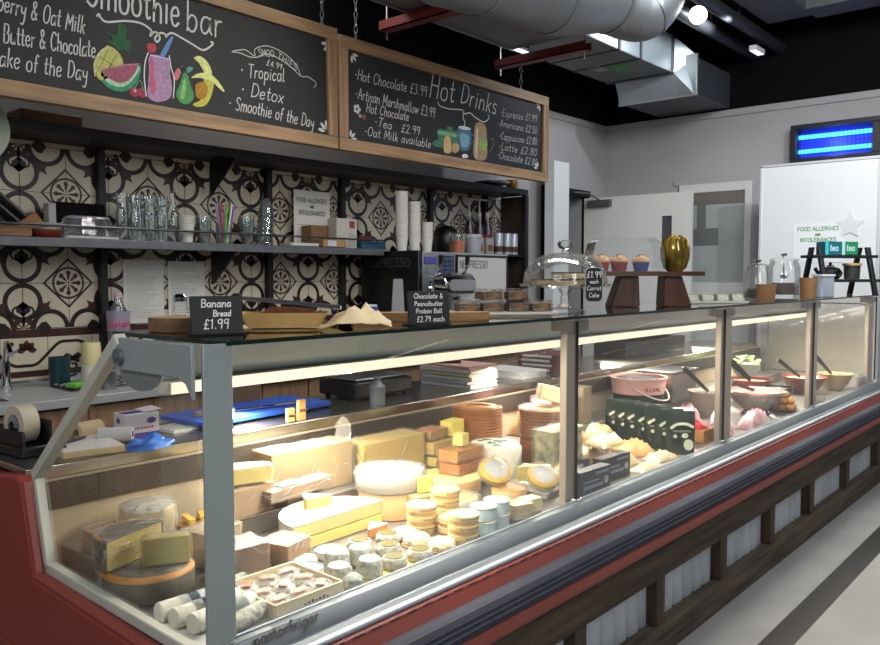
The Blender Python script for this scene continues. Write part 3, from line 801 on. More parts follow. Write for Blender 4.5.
tw.ribbon(smooth_line([(3.961, 2.539), (3.981, 2.517), (4.081, 2.513), (4.205, 2.526), (4.226, 2.502), (4.290, 2.519), (4.356, 2.495), (4.445, 2.481), (4.501, 2.516), (4.490, 2.535)], 4), .006, 0, BM)
tw.ribbon(smooth_line([(4.226, 2.516), (4.216, 2.474), (4.237, 2.451), (4.227, 2.416)], 3), .006, 0, BM)
for p, dx, dz in (([(3.204, 2.693)], 1, -1), ([(3.192, 2.205)], 1, 1), ([(5.131, 2.712)], -1, -1), ([(5.110, 2.226)], -1, 1)): petals(tw, *p[0], dx, dz, .042)
for k in range(5):
    c = [(3.248, 2.384)][0]; tw.flat([(x, y) for x, y in circ(.011, 8, (c[0] + .018 * cos(k * 1.256), c[1] + .018 * sin(k * 1.256)))], 0, BM)
onto(tw, 'chalk_writing', M_chalk, hb)
drawing('flower_drawing', hb, [('7a4a38', [(x, y) for x, y in circ(.017, 10, [(3.303, 2.347)][0])]), ('a9a19b', [(x, y) for x, y in circ(.010, 8, [(3.271, 2.348)][0])])])
drawing('green_jar_drawing', hb, [('3f6b51', [(3.961, 2.367), (4.051, 2.373), (4.051, 2.392), (4.102, 2.399), (4.112, 2.375), (4.153, 2.374), (4.143, 2.267), (3.922, 2.254), (3.922, 2.286), (3.961, 2.303)]), ('6f9a74', [(3.971, 2.356), (4.143, 2.359), (4.133, 2.338), (3.971, 2.336)]), ('b89a70', [(4.021, 2.304), (4.041, 2.333), (4.081, 2.325), (4.092, 2.235), (4.021, 2.227)]), ('a8895f', [(4.112, 2.290), (4.164, 2.296), (4.174, 2.258), (4.133, 2.233), (4.102, 2.243)])])
drawing('blue_mug_drawing', hb, [('41637a', [(4.164, 2.401), (4.291, 2.405), (4.302, 2.326), (4.270, 2.269), (4.195, 2.260), (4.164, 2.309)]), ('6a93a0', [(4.185, 2.365), (4.280, 2.364), (4.270, 2.296), (4.206, 2.281)]), ('b9bdc6', [(4.164, 2.408), (4.227, 2.423), (4.302, 2.413), (4.227, 2.397)]), ('4a6a86', [(4.302, 2.380), (4.345, 2.359), (4.291, 2.305)], .006), ('c8ccd2', [(4.206, 2.229), (4.248, 2.240), (4.270, 2.222), (4.217, 2.210)])])
drawing('tall_jar_drawing', hb, [('8f7a60', [(4.356, 2.461), (4.456, 2.462), (4.479, 2.362), (4.469, 2.231), (4.335, 2.223), (4.334, 2.357)]), ('7f9a55', [(4.401, 2.359), (4.479, 2.355), (4.468, 2.292), (4.401, 2.291)]), ('b3a48a', [(4.356, 2.414), (4.378, 2.417), (4.368, 2.240), (4.346, 2.244)]), ('6c6f52', [(4.513, 2.367), (4.548, 2.385), (4.548, 2.329), (4.502, 2.283)], .006)])

def chain(label, x, y, z0, z1, group='chains holding the menu boards'):
    mb = MB(); n = int((z1 - z0) / .042)
    for i in range(n):
        M = T(0, 0, i * .042) @ RZ(90 * (i % 2) + 20)
        pts = [(.010 * cos(a) , 0, .022 + .024 * sin(a)) for a in [2 * pi * k / 10 for k in range(10)]]
        mb.tube(pts, .0028, 5, 0, M, closed=True)
    return tag(mb.build('hanging_chain', mat('chain_steel', '77797c', 0.4, 0.8), loc=(x, y, z0)), label, 'chain', group)
chain('steel chain holding the Hot Drinks board beside the Smoothie bar board', 3.255, 3.462, 2.775, 3.6)
chain('steel chain holding the far end of the Hot Drinks board', 4.9, 3.462, 2.775, 3.6)
chain('steel chain holding the end of the Smoothie bar board beside the Hot Drinks board', 3.0, 3.462, 2.80, 3.6)

# ================================================================ shelving on the tiled wall
su = thing('shelving_unit', 'black steel shelving unit with two long shelves on the tiled wall', 'shelving', (2.8, 4.09, 0))
def spart(mb, name, m, **k):
    o = mb.build(name, m, su, **k); o.matrix_parent_inverse = Matrix.Translation(-su.location); return o
spart(MB().box(.3, 5.46, 3.775, 4.085, 2.075, 2.12), 'upper_shelf', M_shelfblk, bevel=.003)
spart(MB().box(.3, 3.80, 3.79, 4.04, 1.56, 1.598), 'lower_shelf', M_shelfblk, bevel=.003)
spart(MB().box(.3, 3.80, 3.782, 3.789, 1.555, 1.597), 'shelf_edge', mat('shelf_edge_steel', '6a6c70', 0.4, 0.6, 0.1, 20.0), bevel=.002)
spart(MB().box(4.86, 5.44, 3.80, 4.085, 1.575, 1.592), 'syrup_shelf', M_shelfblk, bevel=.002)
spart(MB().tube([(.3, 3.795, 1.655), (3.80, 3.795, 1.655)], .006, 8).tube([(.9, 3.795, 1.6), (.9, 3.795, 1.655)], .004).tube([(2.3, 3.795, 1.6), (2.3, 3.795, 1.655)], .004).tube([(3.79, 3.795, 1.6), (3.79, 3.795, 1.655)], .004), 'guard_rail', mat('rail_steel', '4c4d50', 0.35, 0.7))
for px_ in (2.017, 3.077, 3.684, 4.582, 5.254):
    spart(MB().box(px_ - .018, px_ + .018, 4.045, 4.088, .93, 2.073), 'upright', M_shelfblk, bevel=.002)
spart(MB().box(5.425, 5.465, 3.775, 3.815, .906, 2.073), 'upright', M_shelfblk, bevel=.002)
for zz in (2.075, 1.56):
    spart(MB().prism([(4.05, zz), (3.80, zz), (4.05, zz - .19)], 2.655, 2.67, 0, YZ), 'bracket', M_shelfblk, smooth=0)
wm = MB()
for i in range(-14, 20):
    for sgn in (1, -1):
        p, q = [], None
        y0 = 3.82 + i * .03 if sgn > 0 else 3.82 + i * .03
        a = Vector((y0, .95)); c = Vector((y0 + sgn * .55, 2.07)) 
        d = c - a
        t0, t1 = 0.0, 1.0
        lo, hi = (3.815 - a.x) / d.x, (4.05 - a.x) / d.x
        t0, t1 = max(0, min(lo, hi)), min(1, max(lo, hi))
        if t1 - t0 > .02:
            A, B = a + d * t0, a + d * t1
            wm.tube([(5.445 + .002 * sgn, A.x, A.y), (5.445 + .002 * sgn, B.x, B.y)], .0028, 4)
spart(MB().box(5.452, 5.458, 3.815, 4.05, .93, 2.07), 'mesh_shade_sheet', mat('mesh_shade_sheet', '4a3d36', 0.7), smooth=0)  # added dark sheet, its colour stands in for the unlit space behind the mesh
spart(wm, 'wire_mesh_panel', mat('mesh_brown', '3d322c', 0.5, 0.4), smooth=60)

# ================================================================ back counter: cabinets and worktop
for i in range(9):
    x = -.22 + .62 * i
    cbn = thing('base_cabinet', None, 'cabinet', (x, 3.46, 0), group='walnut base cabinets under the back counter')
    cbn['label'] = ('walnut fronted base cabinet nearest the sink tap' if i == 1 else 'walnut fronted base cabinet of the row, partly hidden behind the display counter' if i in (0,) else 'walnut fronted base cabinet number %s of the row under the back counter, from the tap' % ('zero one two three four five six seven eight'.split()[i]))
    MB().box(0, .615, 0.02, .60, .08, .858).box(0.01, .605, .06, .6, 0, .08).build('carcass', M_cab, cbn, bevel=.002)
    for k in range(2):
        dr = MB().box(.004 + .308 * k, .304 + .308 * k, 0, .02, .09, .85).build('door', M_cab, cbn, bevel=.002)
        MB().box(.28 - .0 + .03 * k, .286 + .03 * k, -.014, 0, .62, .74).build('handle', M_dark, dr, bevel=.002)
bt = thing('back_worktop', 'grey metal edged worktop running along the tiled wall behind the aisle', 'worktop', (2.5, 3.42, .858))
MB().box(-2.8, 3.0, 0, .66, 0.002, .042).build('slab', mat('back_steel', 'a4a5a6', 0.4, 0.15, 0.06, 6.0), bt, bevel=.004)
sk = MB().box(-1.75, -1.16, .12, .52, .0425, .044).build('sink_bowl', mat('sink_dark', '2a2c2f', 0.25, 0.7), bt, smooth=0)
MB().box(-2.8, 3.0, .645, .66, .042, .055).build('upstand', M_steel, bt, smooth=0)

tp_ = thing('kitchen_tap', 'chrome tap standing on the back worktop at the sink', 'tap', (1.471, 3.915, 0.901))
MB().cyl(.028, 0, .012, 20).cyl(.02, .012, .13, 20).build('body', M_chrome, tp_)
MB().tube(smooth_line([(0, 0, .12), (0, -.02, .20), (-.02, -.08, .21), (-.03, -.14, .17)], 5), .014, 12).build('spout', M_chrome, tp_)
MB().tube([(0, 0, .13), (.03, .03, .16), (.07, .05, .165)], .008, 8).build('lever', M_chrome, tp_)
dm = MB(); dm.box(-.22, .22, -.12, .12, 0, .006)
for i in range(17):
    for j in range(8): dm.cb(-.198 + i * .0248, -.105 + j * .03, .006, .015, .02, .006, 1 if (i + j) % 2 else 0)
tag(dm.build('drying_mat', [mat('mat_dark', '2a2a2c', 0.7), mat('mat_pale', '9a9a98', 0.6)], loc=(1.856, 3.716, 0.9025), smooth=0), 'black and grey knobbly drying mat lying on the back worktop', 'drying mat')
g = MB().lathe([(0, 0), (.042, 0), (.046, .01), (.048, .13), (.044, .13), (.04, .012), (0, .012)], 26)
g.tube(smooth_line([(.046, 0, .10), (.078, 0, .095), (.078, 0, .045), (.046, 0, .035)], 5), .007, 8)
gm_ = g.build('mug', mat('mug_teal', '17363b', 0.3), loc=(1.690, 3.856, 0.907)); tag(gm_, 'dark teal mug standing on the drying mat at the tiled wall', 'mug')
cu = thing('paper_cup_tower', 'cream cup turned over on a white cup beside the teal mug', 'cup', (1.842, 3.848, 0.907))
MB().lathe([(0, 0), (.05, 0), (.05, .012), (.046, .08), (.046, .082), (0, .082)], 26).build('lower_cup', mat('cup_white', 'd2cfc4', 0.5), cu)
MB().lathe([(0, .083), (.046, .083), (.043, .185), (.04, .19), (0, .19)], 26).build('upper_cup', mat('cup_cream', 'cfc58e', 0.5), cu)
tag(MB().cb(0, 0, 0, .09, .06, .022).build('sponge', mat('sponge_green', '5fae3b', 0.9, 0, .2, 60.0, .4), loc=(1.675, 3.638, 0.914), rz=20, bevel=.005), 'bright green sponge on the drying mat in front of the teal mug', 'sponge')
sm = MB().lathe([(0, 0), (.032, 0), (.034, .075), (.030, .075), (.028, .006), (0, .006)], 22); sm.tube(smooth_line([(.03, 0, .06), (.055, 0, .055), (.05, 0, .022), (.03, 0, .018)], 4), .005, 6)
tag(sm.build('espresso_cup', mat('cup_steel', '7f8488', 0.2, 0.8), loc=(1.782, 3.560, 0.9006)), 'small steel cup on the drying mat near the end of the glass case', 'cup')
wb_ = thing('water_bottle', 'clear plastic water bottle with pink and blue label against the tiles', 'bottle', (2.026, 3.930, 0.856))
wb_.location.z = .9006
MB().lathe([(0, 0), (.05, 0), (.055, .02), (.052, .10), (.055, .12), (.052, .20), (.055, .28), (.05, .33), (.022, .385), (.018, .41), (0, .41)], 24).build('body', pane_mat('bottle_plastic', (.80, .86, .92), 1.6, .05, .3, 30, .12, (.75, .8, .9)), wb_)
MB().lathe([(.0565, .24), (.0565, .34), (.0565, .24)], 24).build('label', mat('bottle_label', 'c9b9d2', 0.4), wb_)
ev = MB(); text(ev, 'evian', .034, T(-.052, -.030, .265) @ RZ(-40) @ T(0, -.032, 0) @ FRONT, .006, slant=.05); ev.build('label_lettering', mat('label_pink', 'd0305f', 0.5), wb_, smooth=0)
MB().cyl(.021, .41, .43, 20).build('cap', mat('cap_pink', 'c9a0b4', 0.4), wb_)

# papers on the tiles
def sheet(label, x, y, z, w, h, lines, seed=1, head=None):
    t = thing('paper_notice', label, 'notice', (x, y, z))
    MB().box(-w / 2, w / 2, -.0006, 0, 0, h).build('paper', mat('paper_white', 'cfcdc6', 0.8, 0, .02, 4.0), t, smooth=0)
    mb = MB(); rr = random.Random(seed); zz = h - .03
    for i in range(lines):
        L = w * rr.uniform(.35, .8); mb.box(-w * .42, -w * .42 + L, -.0012, -.0007, zz - .0025, zz)
        zz -= (h - .05) / lines * (1 if rr.random() < .85 else 1.0)
    if lines: mb.build('print_lines', mat('print_grey', '8d8c88', 0.8), t, smooth=0)
    return t
sheet('white printed sheet on the tiles nearer the water bottle', 2.257, 4.088, 1.164, .235, .345, 24, 3)
sheet('white printed sheet on the tiles behind the Banana Bread sign', 2.519, 4.088, 1.158, .235, .345, 24, 5)
al_ = sheet('white allergy notice on the tiles above the cardboard boxes', 3.396, 4.03, 1.605, .30, .36, 0)
tx = MB()
for s, z, h in (('FOOD ALLERGIES', .285, .026), ('AND', .25, .016), ('INTOLERANCES', .205, .026)): text(tx, s, h, T(0, -.0012, z) @ FRONT, .0048, align='c', slant=0, xs=.98)
tx.box(-.13, .13, -.0012, -.0007, .14, .1425)
tx.build('lettering', mat('notice_ink', '3c4a42', 0.7), al_, smooth=0)
al2 = thing('paper_notice', 'white allergy notice with green lettering taped to the white partition', 'notice', (6.617, 1.875, 1.525))
MBp = MB().box(-.001, 0, -.185, .185, 0, .305).build('paper', mat('paper_bright', 'dfe2e4', 0.7), al2, smooth=0)
tx = MB()
for s, z, h in (('FOOD ALLERGIES', .245, .028), ('AND', .205, .016), ('INTOLERANCES', .16, .028)): text(tx, s, h, T(-.0018, 0, z) @ SIDE, .0055, align='c', slant=0, xs=1.1)
tx.build('lettering', mat('green_ink', '5d9a5a', 0.7), al2, smooth=0)

# ================================================================ things on the lower shelf
zs = 1.5985
kb = thing('knife_block', 'orange wooden knife block with black handled knives on the shelf', 'knife block', (1.630, 3.985, zs))
MB().prism([(-.085, 0), (.085, 0), (.085, .02), (.0, .125), (-.085, .055)], -.05, .05, 0, RX(90)).build('block', mat('beech_orange', '8a5a2c', 0.5, 0, .15, 12.0), kb, bevel=.004)
for i in range(5):
    kn = MB(); kn.tube([(-.03 - .012 * i, -.03 + .03 * (i % 3), .095 - .008 * i), (-.15 - .012 * i, -.03 + .03 * (i % 3), .20 - .008 * i)], .013, 8, 0, None, False, (1, .85))
    kn.build('knife_handle', mat('handle_black', '0c0c0d', 0.4), kb)
bw_ = thing('stacked_dishes', 'white dishes stacked on a red brown bowl at the shelf edge', 'dish', (1.649, 3.865, 1.5985))
MB().lathe([(0, 0), (.05, 0), (.07, .02), (.073, .035), (0, .036)], 28).build('red_bowl', mat('bowl_red', '6e2a1c', 0.4), bw_)
MB().lathe([(0, .037), (.062, .037), (.070, .048), (0, .049)], 28).build('white_plate', mat('plate_white', 'b9b6ae', 0.4), bw_)
MB().lathe([(0, .062), (.058, .05), (.064, .068), (0, .068)], 28).build('upper_plate', MATS['plate_white'], bw_)
tag(MB().box(-.09, .09, -.04, .04, 0, .05).build('wooden_tray', wood('tray_wood', '5d4028', '87623f', 'x', 6), loc=(1.479, 3.86, zs), bevel=.004), 'low wooden tray on the shelf in front of the knife block', 'tray')
tb_ = thing('tablet_stand', 'black tablet leaning on the tiles behind the clear cake box', 'tablet', (1.877, 3.985, zs + .0035))
MB().box(-.13, .13, 0, .012, 0, .185).build('tablet', mat('tablet_black', '0b0b0c', 0.8, spec=.1), tb_, bevel=.004, rot=(R(-8), 0, 0))
MB().box(-.17, -.135, -.02, .04, 0, .17).build('white_box', mat('box_white', '9d9f9d', 0.6), tb_, bevel=.002)
cb_ = thing('cake_box', 'clear domed plastic cake box on a white base on the shelf', 'cake box', (1.848, 3.872, zs))
MB().prism(rrect(.27, .15, .03), 0, .012).build('base', mat('base_white', 'b2b5b3', 0.4), cb_, bevel=.002)
MB().frustum(rrect(.26, .145, .03), rrect(.20, .10, .03), .0125, .11).build('dome', pane_mat('clear_plastic', (.90, .93, .95), 1.0, .04, .2, 14, .08, (.8, .85, .9)), cb_, bevel=.008)
M_tum = pane_mat('tumbler_glass', (.95, .97, .97), 0.8, .02, .1, 40, .05, (.8, .85, .85))
def tumbler(label, loc, h=.235, r=.031):
    mb = MB().lathe([(0, 0), (r * .8, 0), (r * .85, .01), (r, h * .55), (r * .82, h * .68), (r * .85, h * .8), (r * 1.02, h), (r * .94, h), (r * .75, h * .7), (r * .9, h * .5), (r * .75, .015), (0, .015)], 20)
    return tag(mb.build('drinking_glass', M_tum, loc=loc), label, 'glass', 'tall glasses on the shelf')
tum = None
spots = [(127, 3.87), (136, 3.95), (140, 3.85), (148, 3.94), (152, 3.85), (161, 3.95), (164, 3.86)]
tl = ['tall glass at the end of the cluster beside the clear cake box', 'tall glass in the rear of the cluster, first from the cake box', 'tall glass second from the cake box in the front of the cluster', 'tall glass in the middle of the rear of the cluster', 'tall glass third from the cake box in the front of the cluster', 'tall glass in the rear of the cluster next to the slim carafe', 'tall glass at the front of the cluster next to the slim carafe']
for (px_, yy), lb, xx in zip(spots, tl, (2.027, 2.124, 2.091, 2.185, 2.163, 2.271, 2.242)):
    if tum is None: tum = tumbler(lb, (xx, yy, zs))
    else: dup(tum, (xx, yy, zs), label=lb)
tag(MB().lathe([(0, 0), (.036, 0), (.04, .02), (.04, .15), (.014, .22), (.013, .27), (.017, .275), (.012, .275), (.010, .22), (.034, .15), (.034, .012), (0, .012)], 20).build('glass_carafe', M_tum, loc=(2.336, 3.92, zs)), 'slim necked glass carafe beside the white cups on the shelf', 'carafe')
M_cupw = mat('paper_cup_white', 'c8c6bf', 0.55, 0, .03, 10)
def cup_mesh(r0=.030, r1=.043, h=.105):
    return MB().lathe([(0, 0.003), (r0 * .94, 0.003), (r0, 0), (r1 - .0012, h - .006), (r1 + .0025, h - .004), (r1 + .0025, h), (r1 - .0007, h), (r0 - .0004, .0045), (0, .0045)], 20)
ORD = 'first second third fourth fifth sixth seventh eighth ninth tenth eleventh twelfth thirteenth fourteenth fifteenth sixteenth seventeenth eighteenth nineteenth twentieth'.split()
cup0 = None
def cup_stack(n, x, y, z, pitch, where, grp, flip=False, m=None, sc=1.0, name='paper_cup'):
    global cup0
    first = None
    for i in range(n):
        lb = ('topmost ' if i == n - 1 else 'bottom ' if i == 0 else ORD[i] + ' from the bottom, ') + where
        if first is None:
            first = cup_mesh(.030 * sc, .042 * sc, .105 * sc).build(name, m or M_cupw, loc=(x, y, z), rot=(pi if flip else 0, 0, 0))
            if flip: first.location.z += .105 * sc
            tag(first, lb, 'cup', grp)
        else:
            dup(first, (x, y, first.location.z + pitch * i), label=lb, rot=first.rotation_euler)
cup_stack(4, 2.377, 3.85, zs, .012, 'white paper cup of the short stack between carafe and straws', 'short stack of white cups on the shelf')
cup_stack(5, 2.488, 3.86, zs, .012, 'clear plastic cup of the stack beside the straws', 'clear cups beside the straws', m=M_tum, name='plastic_cup')
cup_stack(6, 2.770, 3.86, zs, .012, 'clear plastic cup of the stack behind the dome lids', 'clear cups by the dome lids', m=M_tum, name='plastic_cup')
lid0 = None
for i in range(7):
    x = 2.926 - .02 + .002 * i; lb = ('topmost' if i == 6 else 'bottom' if i == 0 else ORD[i] + ' from the bottom,') + ' clear dome lid of the leaning column on the shelf'
    if lid0 is None:
        lid0 = tag(MB().lathe([(.050, 0), (.0525, .003), (.047, .008), (.040, .05), (.030, .085), (.02, .105), (.0185, .105), (.0285, .085), (.0385, .05), (.0455, .008), (.049, 0), (.05, 0)], 20).build('cup_dome', M_tum, loc=(x, 3.88, zs)), lb, 'lid', 'column of dome lids')
    else: dup(lid0, (x, 3.88, zs + .028 * i), label=lb)
sh = tag(MB().lathe([(0, 0), (.038, 0), (.045, .11), (.042, .11), (.036, .006), (0, .006)], 20).build('straw_tumbler', M_tum, loc=(2.613, 3.855, zs)), 'clear tumbler holding the coloured paper straws', 'tumbler', )
scol = [('straw_white', 'd8d4cc'), ('straw_green', '58b53a'), ('straw_pink', 'c98aa2'), ('straw_purple', '9a6fb5'), ('straw_white', 'd8d4cc'), ('straw_lilac', 'b79ac4'), ('straw_red', 'a8473d'), ('straw_green', '58b53a'), ('straw_white', 'd8d4cc'), ('straw_purple', '9a6fb5')]
for i, (nm, hx) in enumerate(scol):
    a = 2 * pi * i / len(scol); r = .018; lean = .05
    mb = MB().tube([(r * cos(a), r * sin(a), .008), (r * cos(a) + lean * cos(a) * .8 + .012, r * sin(a) + .02 * sin(a), .22)], .0055, 8)
    col = nm.split('_')[1]
    tag(mb.build('paper_straw', mat(nm, hx, 0.6), loc=(2.613, 3.855, zs)), '%s paper straw standing in the clear tumbler on the shelf' % col, 'straw', '%s straws in the tumbler' % col)
tag(MB().prism(rrect(.22, .13, .02), 0, .02).build('white_tray', mat('tray_white', 'bcbcb8', 0.4), loc=(3.142, 3.85, zs), bevel=.004), 'flat white tray on the shelf below the allergy notice', 'tray')
M_card = mat('cardboard', '7d5c3c', 0.8, 0, .08, 10.0)
tag(MB().box(-.075, .075, -.05, .05, 0, .14).build('cardboard_box', M_card, loc=(3.379, 3.98, zs), bevel=.002), 'plain brown cardboard box at the back of the shelf under the allergy notice', 'box')
kt = thing('kraft_tray', 'open kraft tray with a white label at the shelf edge', 'tray', (3.375, 3.84, zs))
k_ = MB(); k_.box(-.095, .095, -.04, .04, 0, .004); k_.box(-.095, .095, -.04, -.036, 0, .05); k_.box(-.095, .095, .036, .04, 0, .06); k_.box(-.095, -.091, -.04, .04, 0, .05); k_.box(.091, .095, -.04, .04, 0, .05)
k_.build('tray', mat('kraft_pale', 'a07c50', 0.8, 0, .06, 12.0), kt, smooth=0)
MB().box(-.05, .02, -.0415, -.0402, .008, .042).build('label', mat('label_white', 'b9c0cc', 0.7), kt, smooth=0)
wbx = thing('tea_carton', 'tall white carton with a red brown square beside the kraft tray', 'carton', (3.548, 3.90, zs))
MB().box(-.10, .075, -.045, .045, 0, .19).build('carton', mat('carton_white', 'b7b2a9', 0.6), wbx, bevel=.002)
MB().box(.01, .055, -.047, -.0455, .13, .175).build('red_square', mat('carton_red', '7a3a2c', 0.6), wbx, smooth=0)
MB().box(.0, .06, -.0468, -.0455, .045, .05).box(.0, .05, -.0468, -.0455, .06, .065).box(.0, .06, -.0468, -.0455, .075, .08).box(.0, .045, -.0468, -.0455, .09, .095).build('print_lines', MATS['print_grey'], wbx, smooth=0)
bt_ = thing('blue_tin', 'flat blue box with red lid lying on the shelf above the coffee machine', 'box', (3.754, 3.88, zs))
MB().box(-.11, .11, -.05, .05, 0, .05).build('box', mat('box_blue', '1c4a63', 0.5, 0, .15, 20.0), bt_, bevel=.003)
MB().box(-.10, .02, -.02, .05, .0505, .085).build('lid', mat('box_red', '5a1c1c', 0.5), bt_, bevel=.003)

# ================================================================ coffee machine
cm_ = thing('coffee_machine', 'wide black and steel espresso machine on the back worktop', 'coffee machine', (4.33, 3.5, .9006))
def cpart(mb, name, m, parent=cm_, **k):
    return mb.build(name, m, parent, **k)
M_cblk = mat('machine_black', '08080a', 0.35, 0, .1, 5.0)
cpart(MB().box(-.50, -.46, 0, .535, .0, .685), 'side_panel', M_cblk, bevel=.004)
cpart(MB().box(-.46, .50, .02, .535, .02, .68), 'body', mat('machine_steel', 'aeb0b0', 0.35, 0.7, .04, 8.0), bevel=.004)
cpart(MB().box(-.10, .46, .003, .02, .03, .66), 'front_panel', mat('machine_white', 'b6b6b2', 0.4), bevel=.002)
cpart(MB().box(-.115, -.10, -.002, .02, .02, .66).box(.455, .47, -.002, .02, .02, .66).box(-.115, .47, -.002, .02, .65, .665), 'panel_border', M_cblk, bevel=.002)
cpart(MB().box(-.46, -.13, .0, .02, .40, .675), 'control_panel', mat('machine_grey', '8f9294', 0.35, 0.6), bevel=.003)
kp = MB()
kp.box(-.305, -.155, -.012, 0, .52, .655)
kpo = cpart(kp, 'keypad', mat('keypad_dark', '141b2b', 0.3), bevel=.003)
for i in range(3):
    for j in range(4): cpart(MB().box(-.297 + .047 * i, -.26 + .047 * i, -.016, -.012, .528 + .031 * j, .552 + .031 * j), 'key', mat('key_blue', '3c4a66', 0.4), kpo, bevel=.002)
cpart(MB().box(-.45, -.33, -.008, 0, .60, .645), 'display', mat('display_violet', '4a4690', 0.3), bevel=.002)
hd = MB(); hd.tube([(-.44, -.07, .46), (-.42, -.09, .46), (-.12, -.09, .46), (-.09, -.07, .46)], .082, 20, 0, None, False, (.7, 1, 1, .7)); hd.box(-.40, -.14, -.09, .01, .40, .52)
ho = cpart(hd, 'brew_head', M_chrome, bevel=.01, seg=3)
cpart(MB().prism(rrect(.27, .075, .035), 0, .008, 0, T(-.265, -.172, .46) @ FRONT), 'badge_plate', mat('badge_steel', 'b9bcbf', 0.25, 0.9), ho, bevel=.002)
for x in (-.40, -.13):
    lv = cpart(MB().tube([(x, -.05, .52), (x, -.095, .56), (x, -.10, .60)], .009, 8), 'lever', M_chrome)
    cpart(MB().tube([(x, -.10, .595), (x, -.108, .655)], .016, 10, 0, None, False, (.8, 1.1)), 'lever_grip', M_cblk, lv)
cpart(MB().box(-.40, -.16, -.05, .0, .06, .36).box(-.42, -.12, -.10, .0, .0, .04), 'drip_tray', M_steel, bevel=.006)
cpart(MB().tube([(-.34, -.09, .40), (-.34, -.09, .27)], .012).tube([(-.20, -.09, .40), (-.20, -.09, .27)], .012), 'spout', M_chrome)
tx = MB(); text(tx, 'NESPRESSO', .05, T(-.08, .0015, .575) @ FRONT, .007, slant=0, xs=.95); cpart(tx, 'front_lettering', mat('letter_grey', '55565a', 0.5), smooth=0)
tx = MB(); text(tx, 'NESPRESSO', .055, T(-.5012, .50, .58) @ SIDE, .010, slant=0, xs=1.2); cpart(tx, 'side_lettering', mat('letter_dim', '3d3d42', 0.4), smooth=0)
cpart(MB().prism([(-.06, 0), (.07, 0), (.05, .30), (-.035, .30)], 0, .001, 0, T(-.5002, .19, .20) @ SIDE), 'paper_slip', mat('slip_white', 'b9bac0', 0.7), smooth=0)
tm = .90 + .681
cup_stack(20, 3.906, 3.72, tm, .0155, 'white paper cup of the tallest column on the coffee machine', 'tallest cup column on the coffee machine')
cup_stack(16, 4.007, 3.70, tm, .0155, 'white paper cup of the middle column on the coffee machine', 'middle cup column on the coffee machine')
cup_stack(7, 4.112, 3.68, tm, .0165, 'white paper cup of the shortest column on the coffee machine', 'shortest cup column on the coffee machine')
gd = thing('black_grinder', 'black rounded grinder hopper at the back of the coffee machine top', 'grinder', (4.629, 3.95, tm))
MB().lathe([(0, 0), (.09, 0), (.10, .02), (.10, .14), (.08, .19), (.04, .215), (0, .22)], 24).build('hopper', M_cblk, gd)
MB().box(-.11, .02, -.13, -.10, 0, .08).build('bean_tray', mat('bean_brown', '4d2c1a', 0.7, 0, .3, 60.0), gd, bevel=.004)
oj = thing('orange_tub', 'clear tub of bright orange pieces on the coffee machine', 'tub', (4.421, 3.66, tm))
MB().lathe([(0, 0), (.045, 0), (.052, .085), (0, .085)], 22).build('contents', mat('orange_bits', 'd0622a', 0.6, 0, .3, 50.0, .3), oj)
MB().lathe([(.048, 0), (.055, .14), (.058, .142), (.054, .142), (.046, 0.001)], 22).build('tub', M_tum, oj)
gt = thing('grey_tub', 'pale grey lidded tub beside the orange tub', 'tub', (4.618, 3.68, tm))
MB().lathe([(0, 0), (.055, 0), (.062, .12), (0, .12)], 22).build('tub', mat('tub_grey', '8f9298', 0.4), gt)
MB().lathe([(0, .1205), (.066, .1205), (.066, .14), (0, .142)], 22).build('lid', mat('tub_lid', 'a5a8ae', 0.4), gt)
zq = 1.5925
def syrup(label, x, y, pump=True, first=[None]):
    t = thing('syrup_bottle', label, 'bottle', (x, y, zq), group='syrup bottles on the small shelf')
    MB().lathe([(0, 0), (.038, 0), (.04, .02), (.04, .2), (.016, .27), (.014, .30), (0, .30)], 20).build('bottle', mat('syrup_dark', '2a1f22', 0.15, 0, .2, 8.0), t)
    MB().lathe([(.0405, .06), (.0405, .16), (.0405, .06)], 20).build('label', mat('syrup_label', '8a3a34', 0.5, 0, .25, 22.0), t)
    MB().lathe([(.0165, .262), (.0155, .30), (.0165, .262)], 16).build('neck_band', mat('neck_white', 'b5b2b0', 0.5), t)
    if pump:
        p = MB().cyl(.017, .30, .33, 14).tube([(0, 0, .33), (0, 0, .43), (-.0, 0, .435), (.075, -.02, .43)], .008, 8).build('pump', mat('pump_white', 'b8b5b3', 0.5), t)
    else: MB().cyl(.017, .30, .335, 14).build('cap', mat('pump_white', 'b8b5b3', 0.5), t)
syrup('dark syrup bottle with white pump, nearest the cup columns', 4.957, 3.99); syrup('dark syrup bottle with white pump, between the other two', 5.072, 3.98); syrup('dark capped syrup bottle without a pump', 5.164, 3.97, False)
for i, (px_, lb) in enumerate(((4.893, 'printed carton at the front of the syrup shelf, nearer the grey tub'), (5.020, 'printed carton at the front of the syrup shelf, beside the tins'))):
    c_ = thing('carton', lb, 'carton', (px_, 3.86, zq), group='cartons on the syrup shelf')
    MB().box(-.045, .045, -.03, .03, 0, .125).build('box', mat('carton_pale', '938b86', 0.6), c_, bevel=.002)
    MB().box(-.03, .03, -.0315, -.0305, .02, .07).build('picture', mat('carton_brown', '5f4136', 0.6, 0, .4, 50.0), c_, smooth=0)
tn0 = None
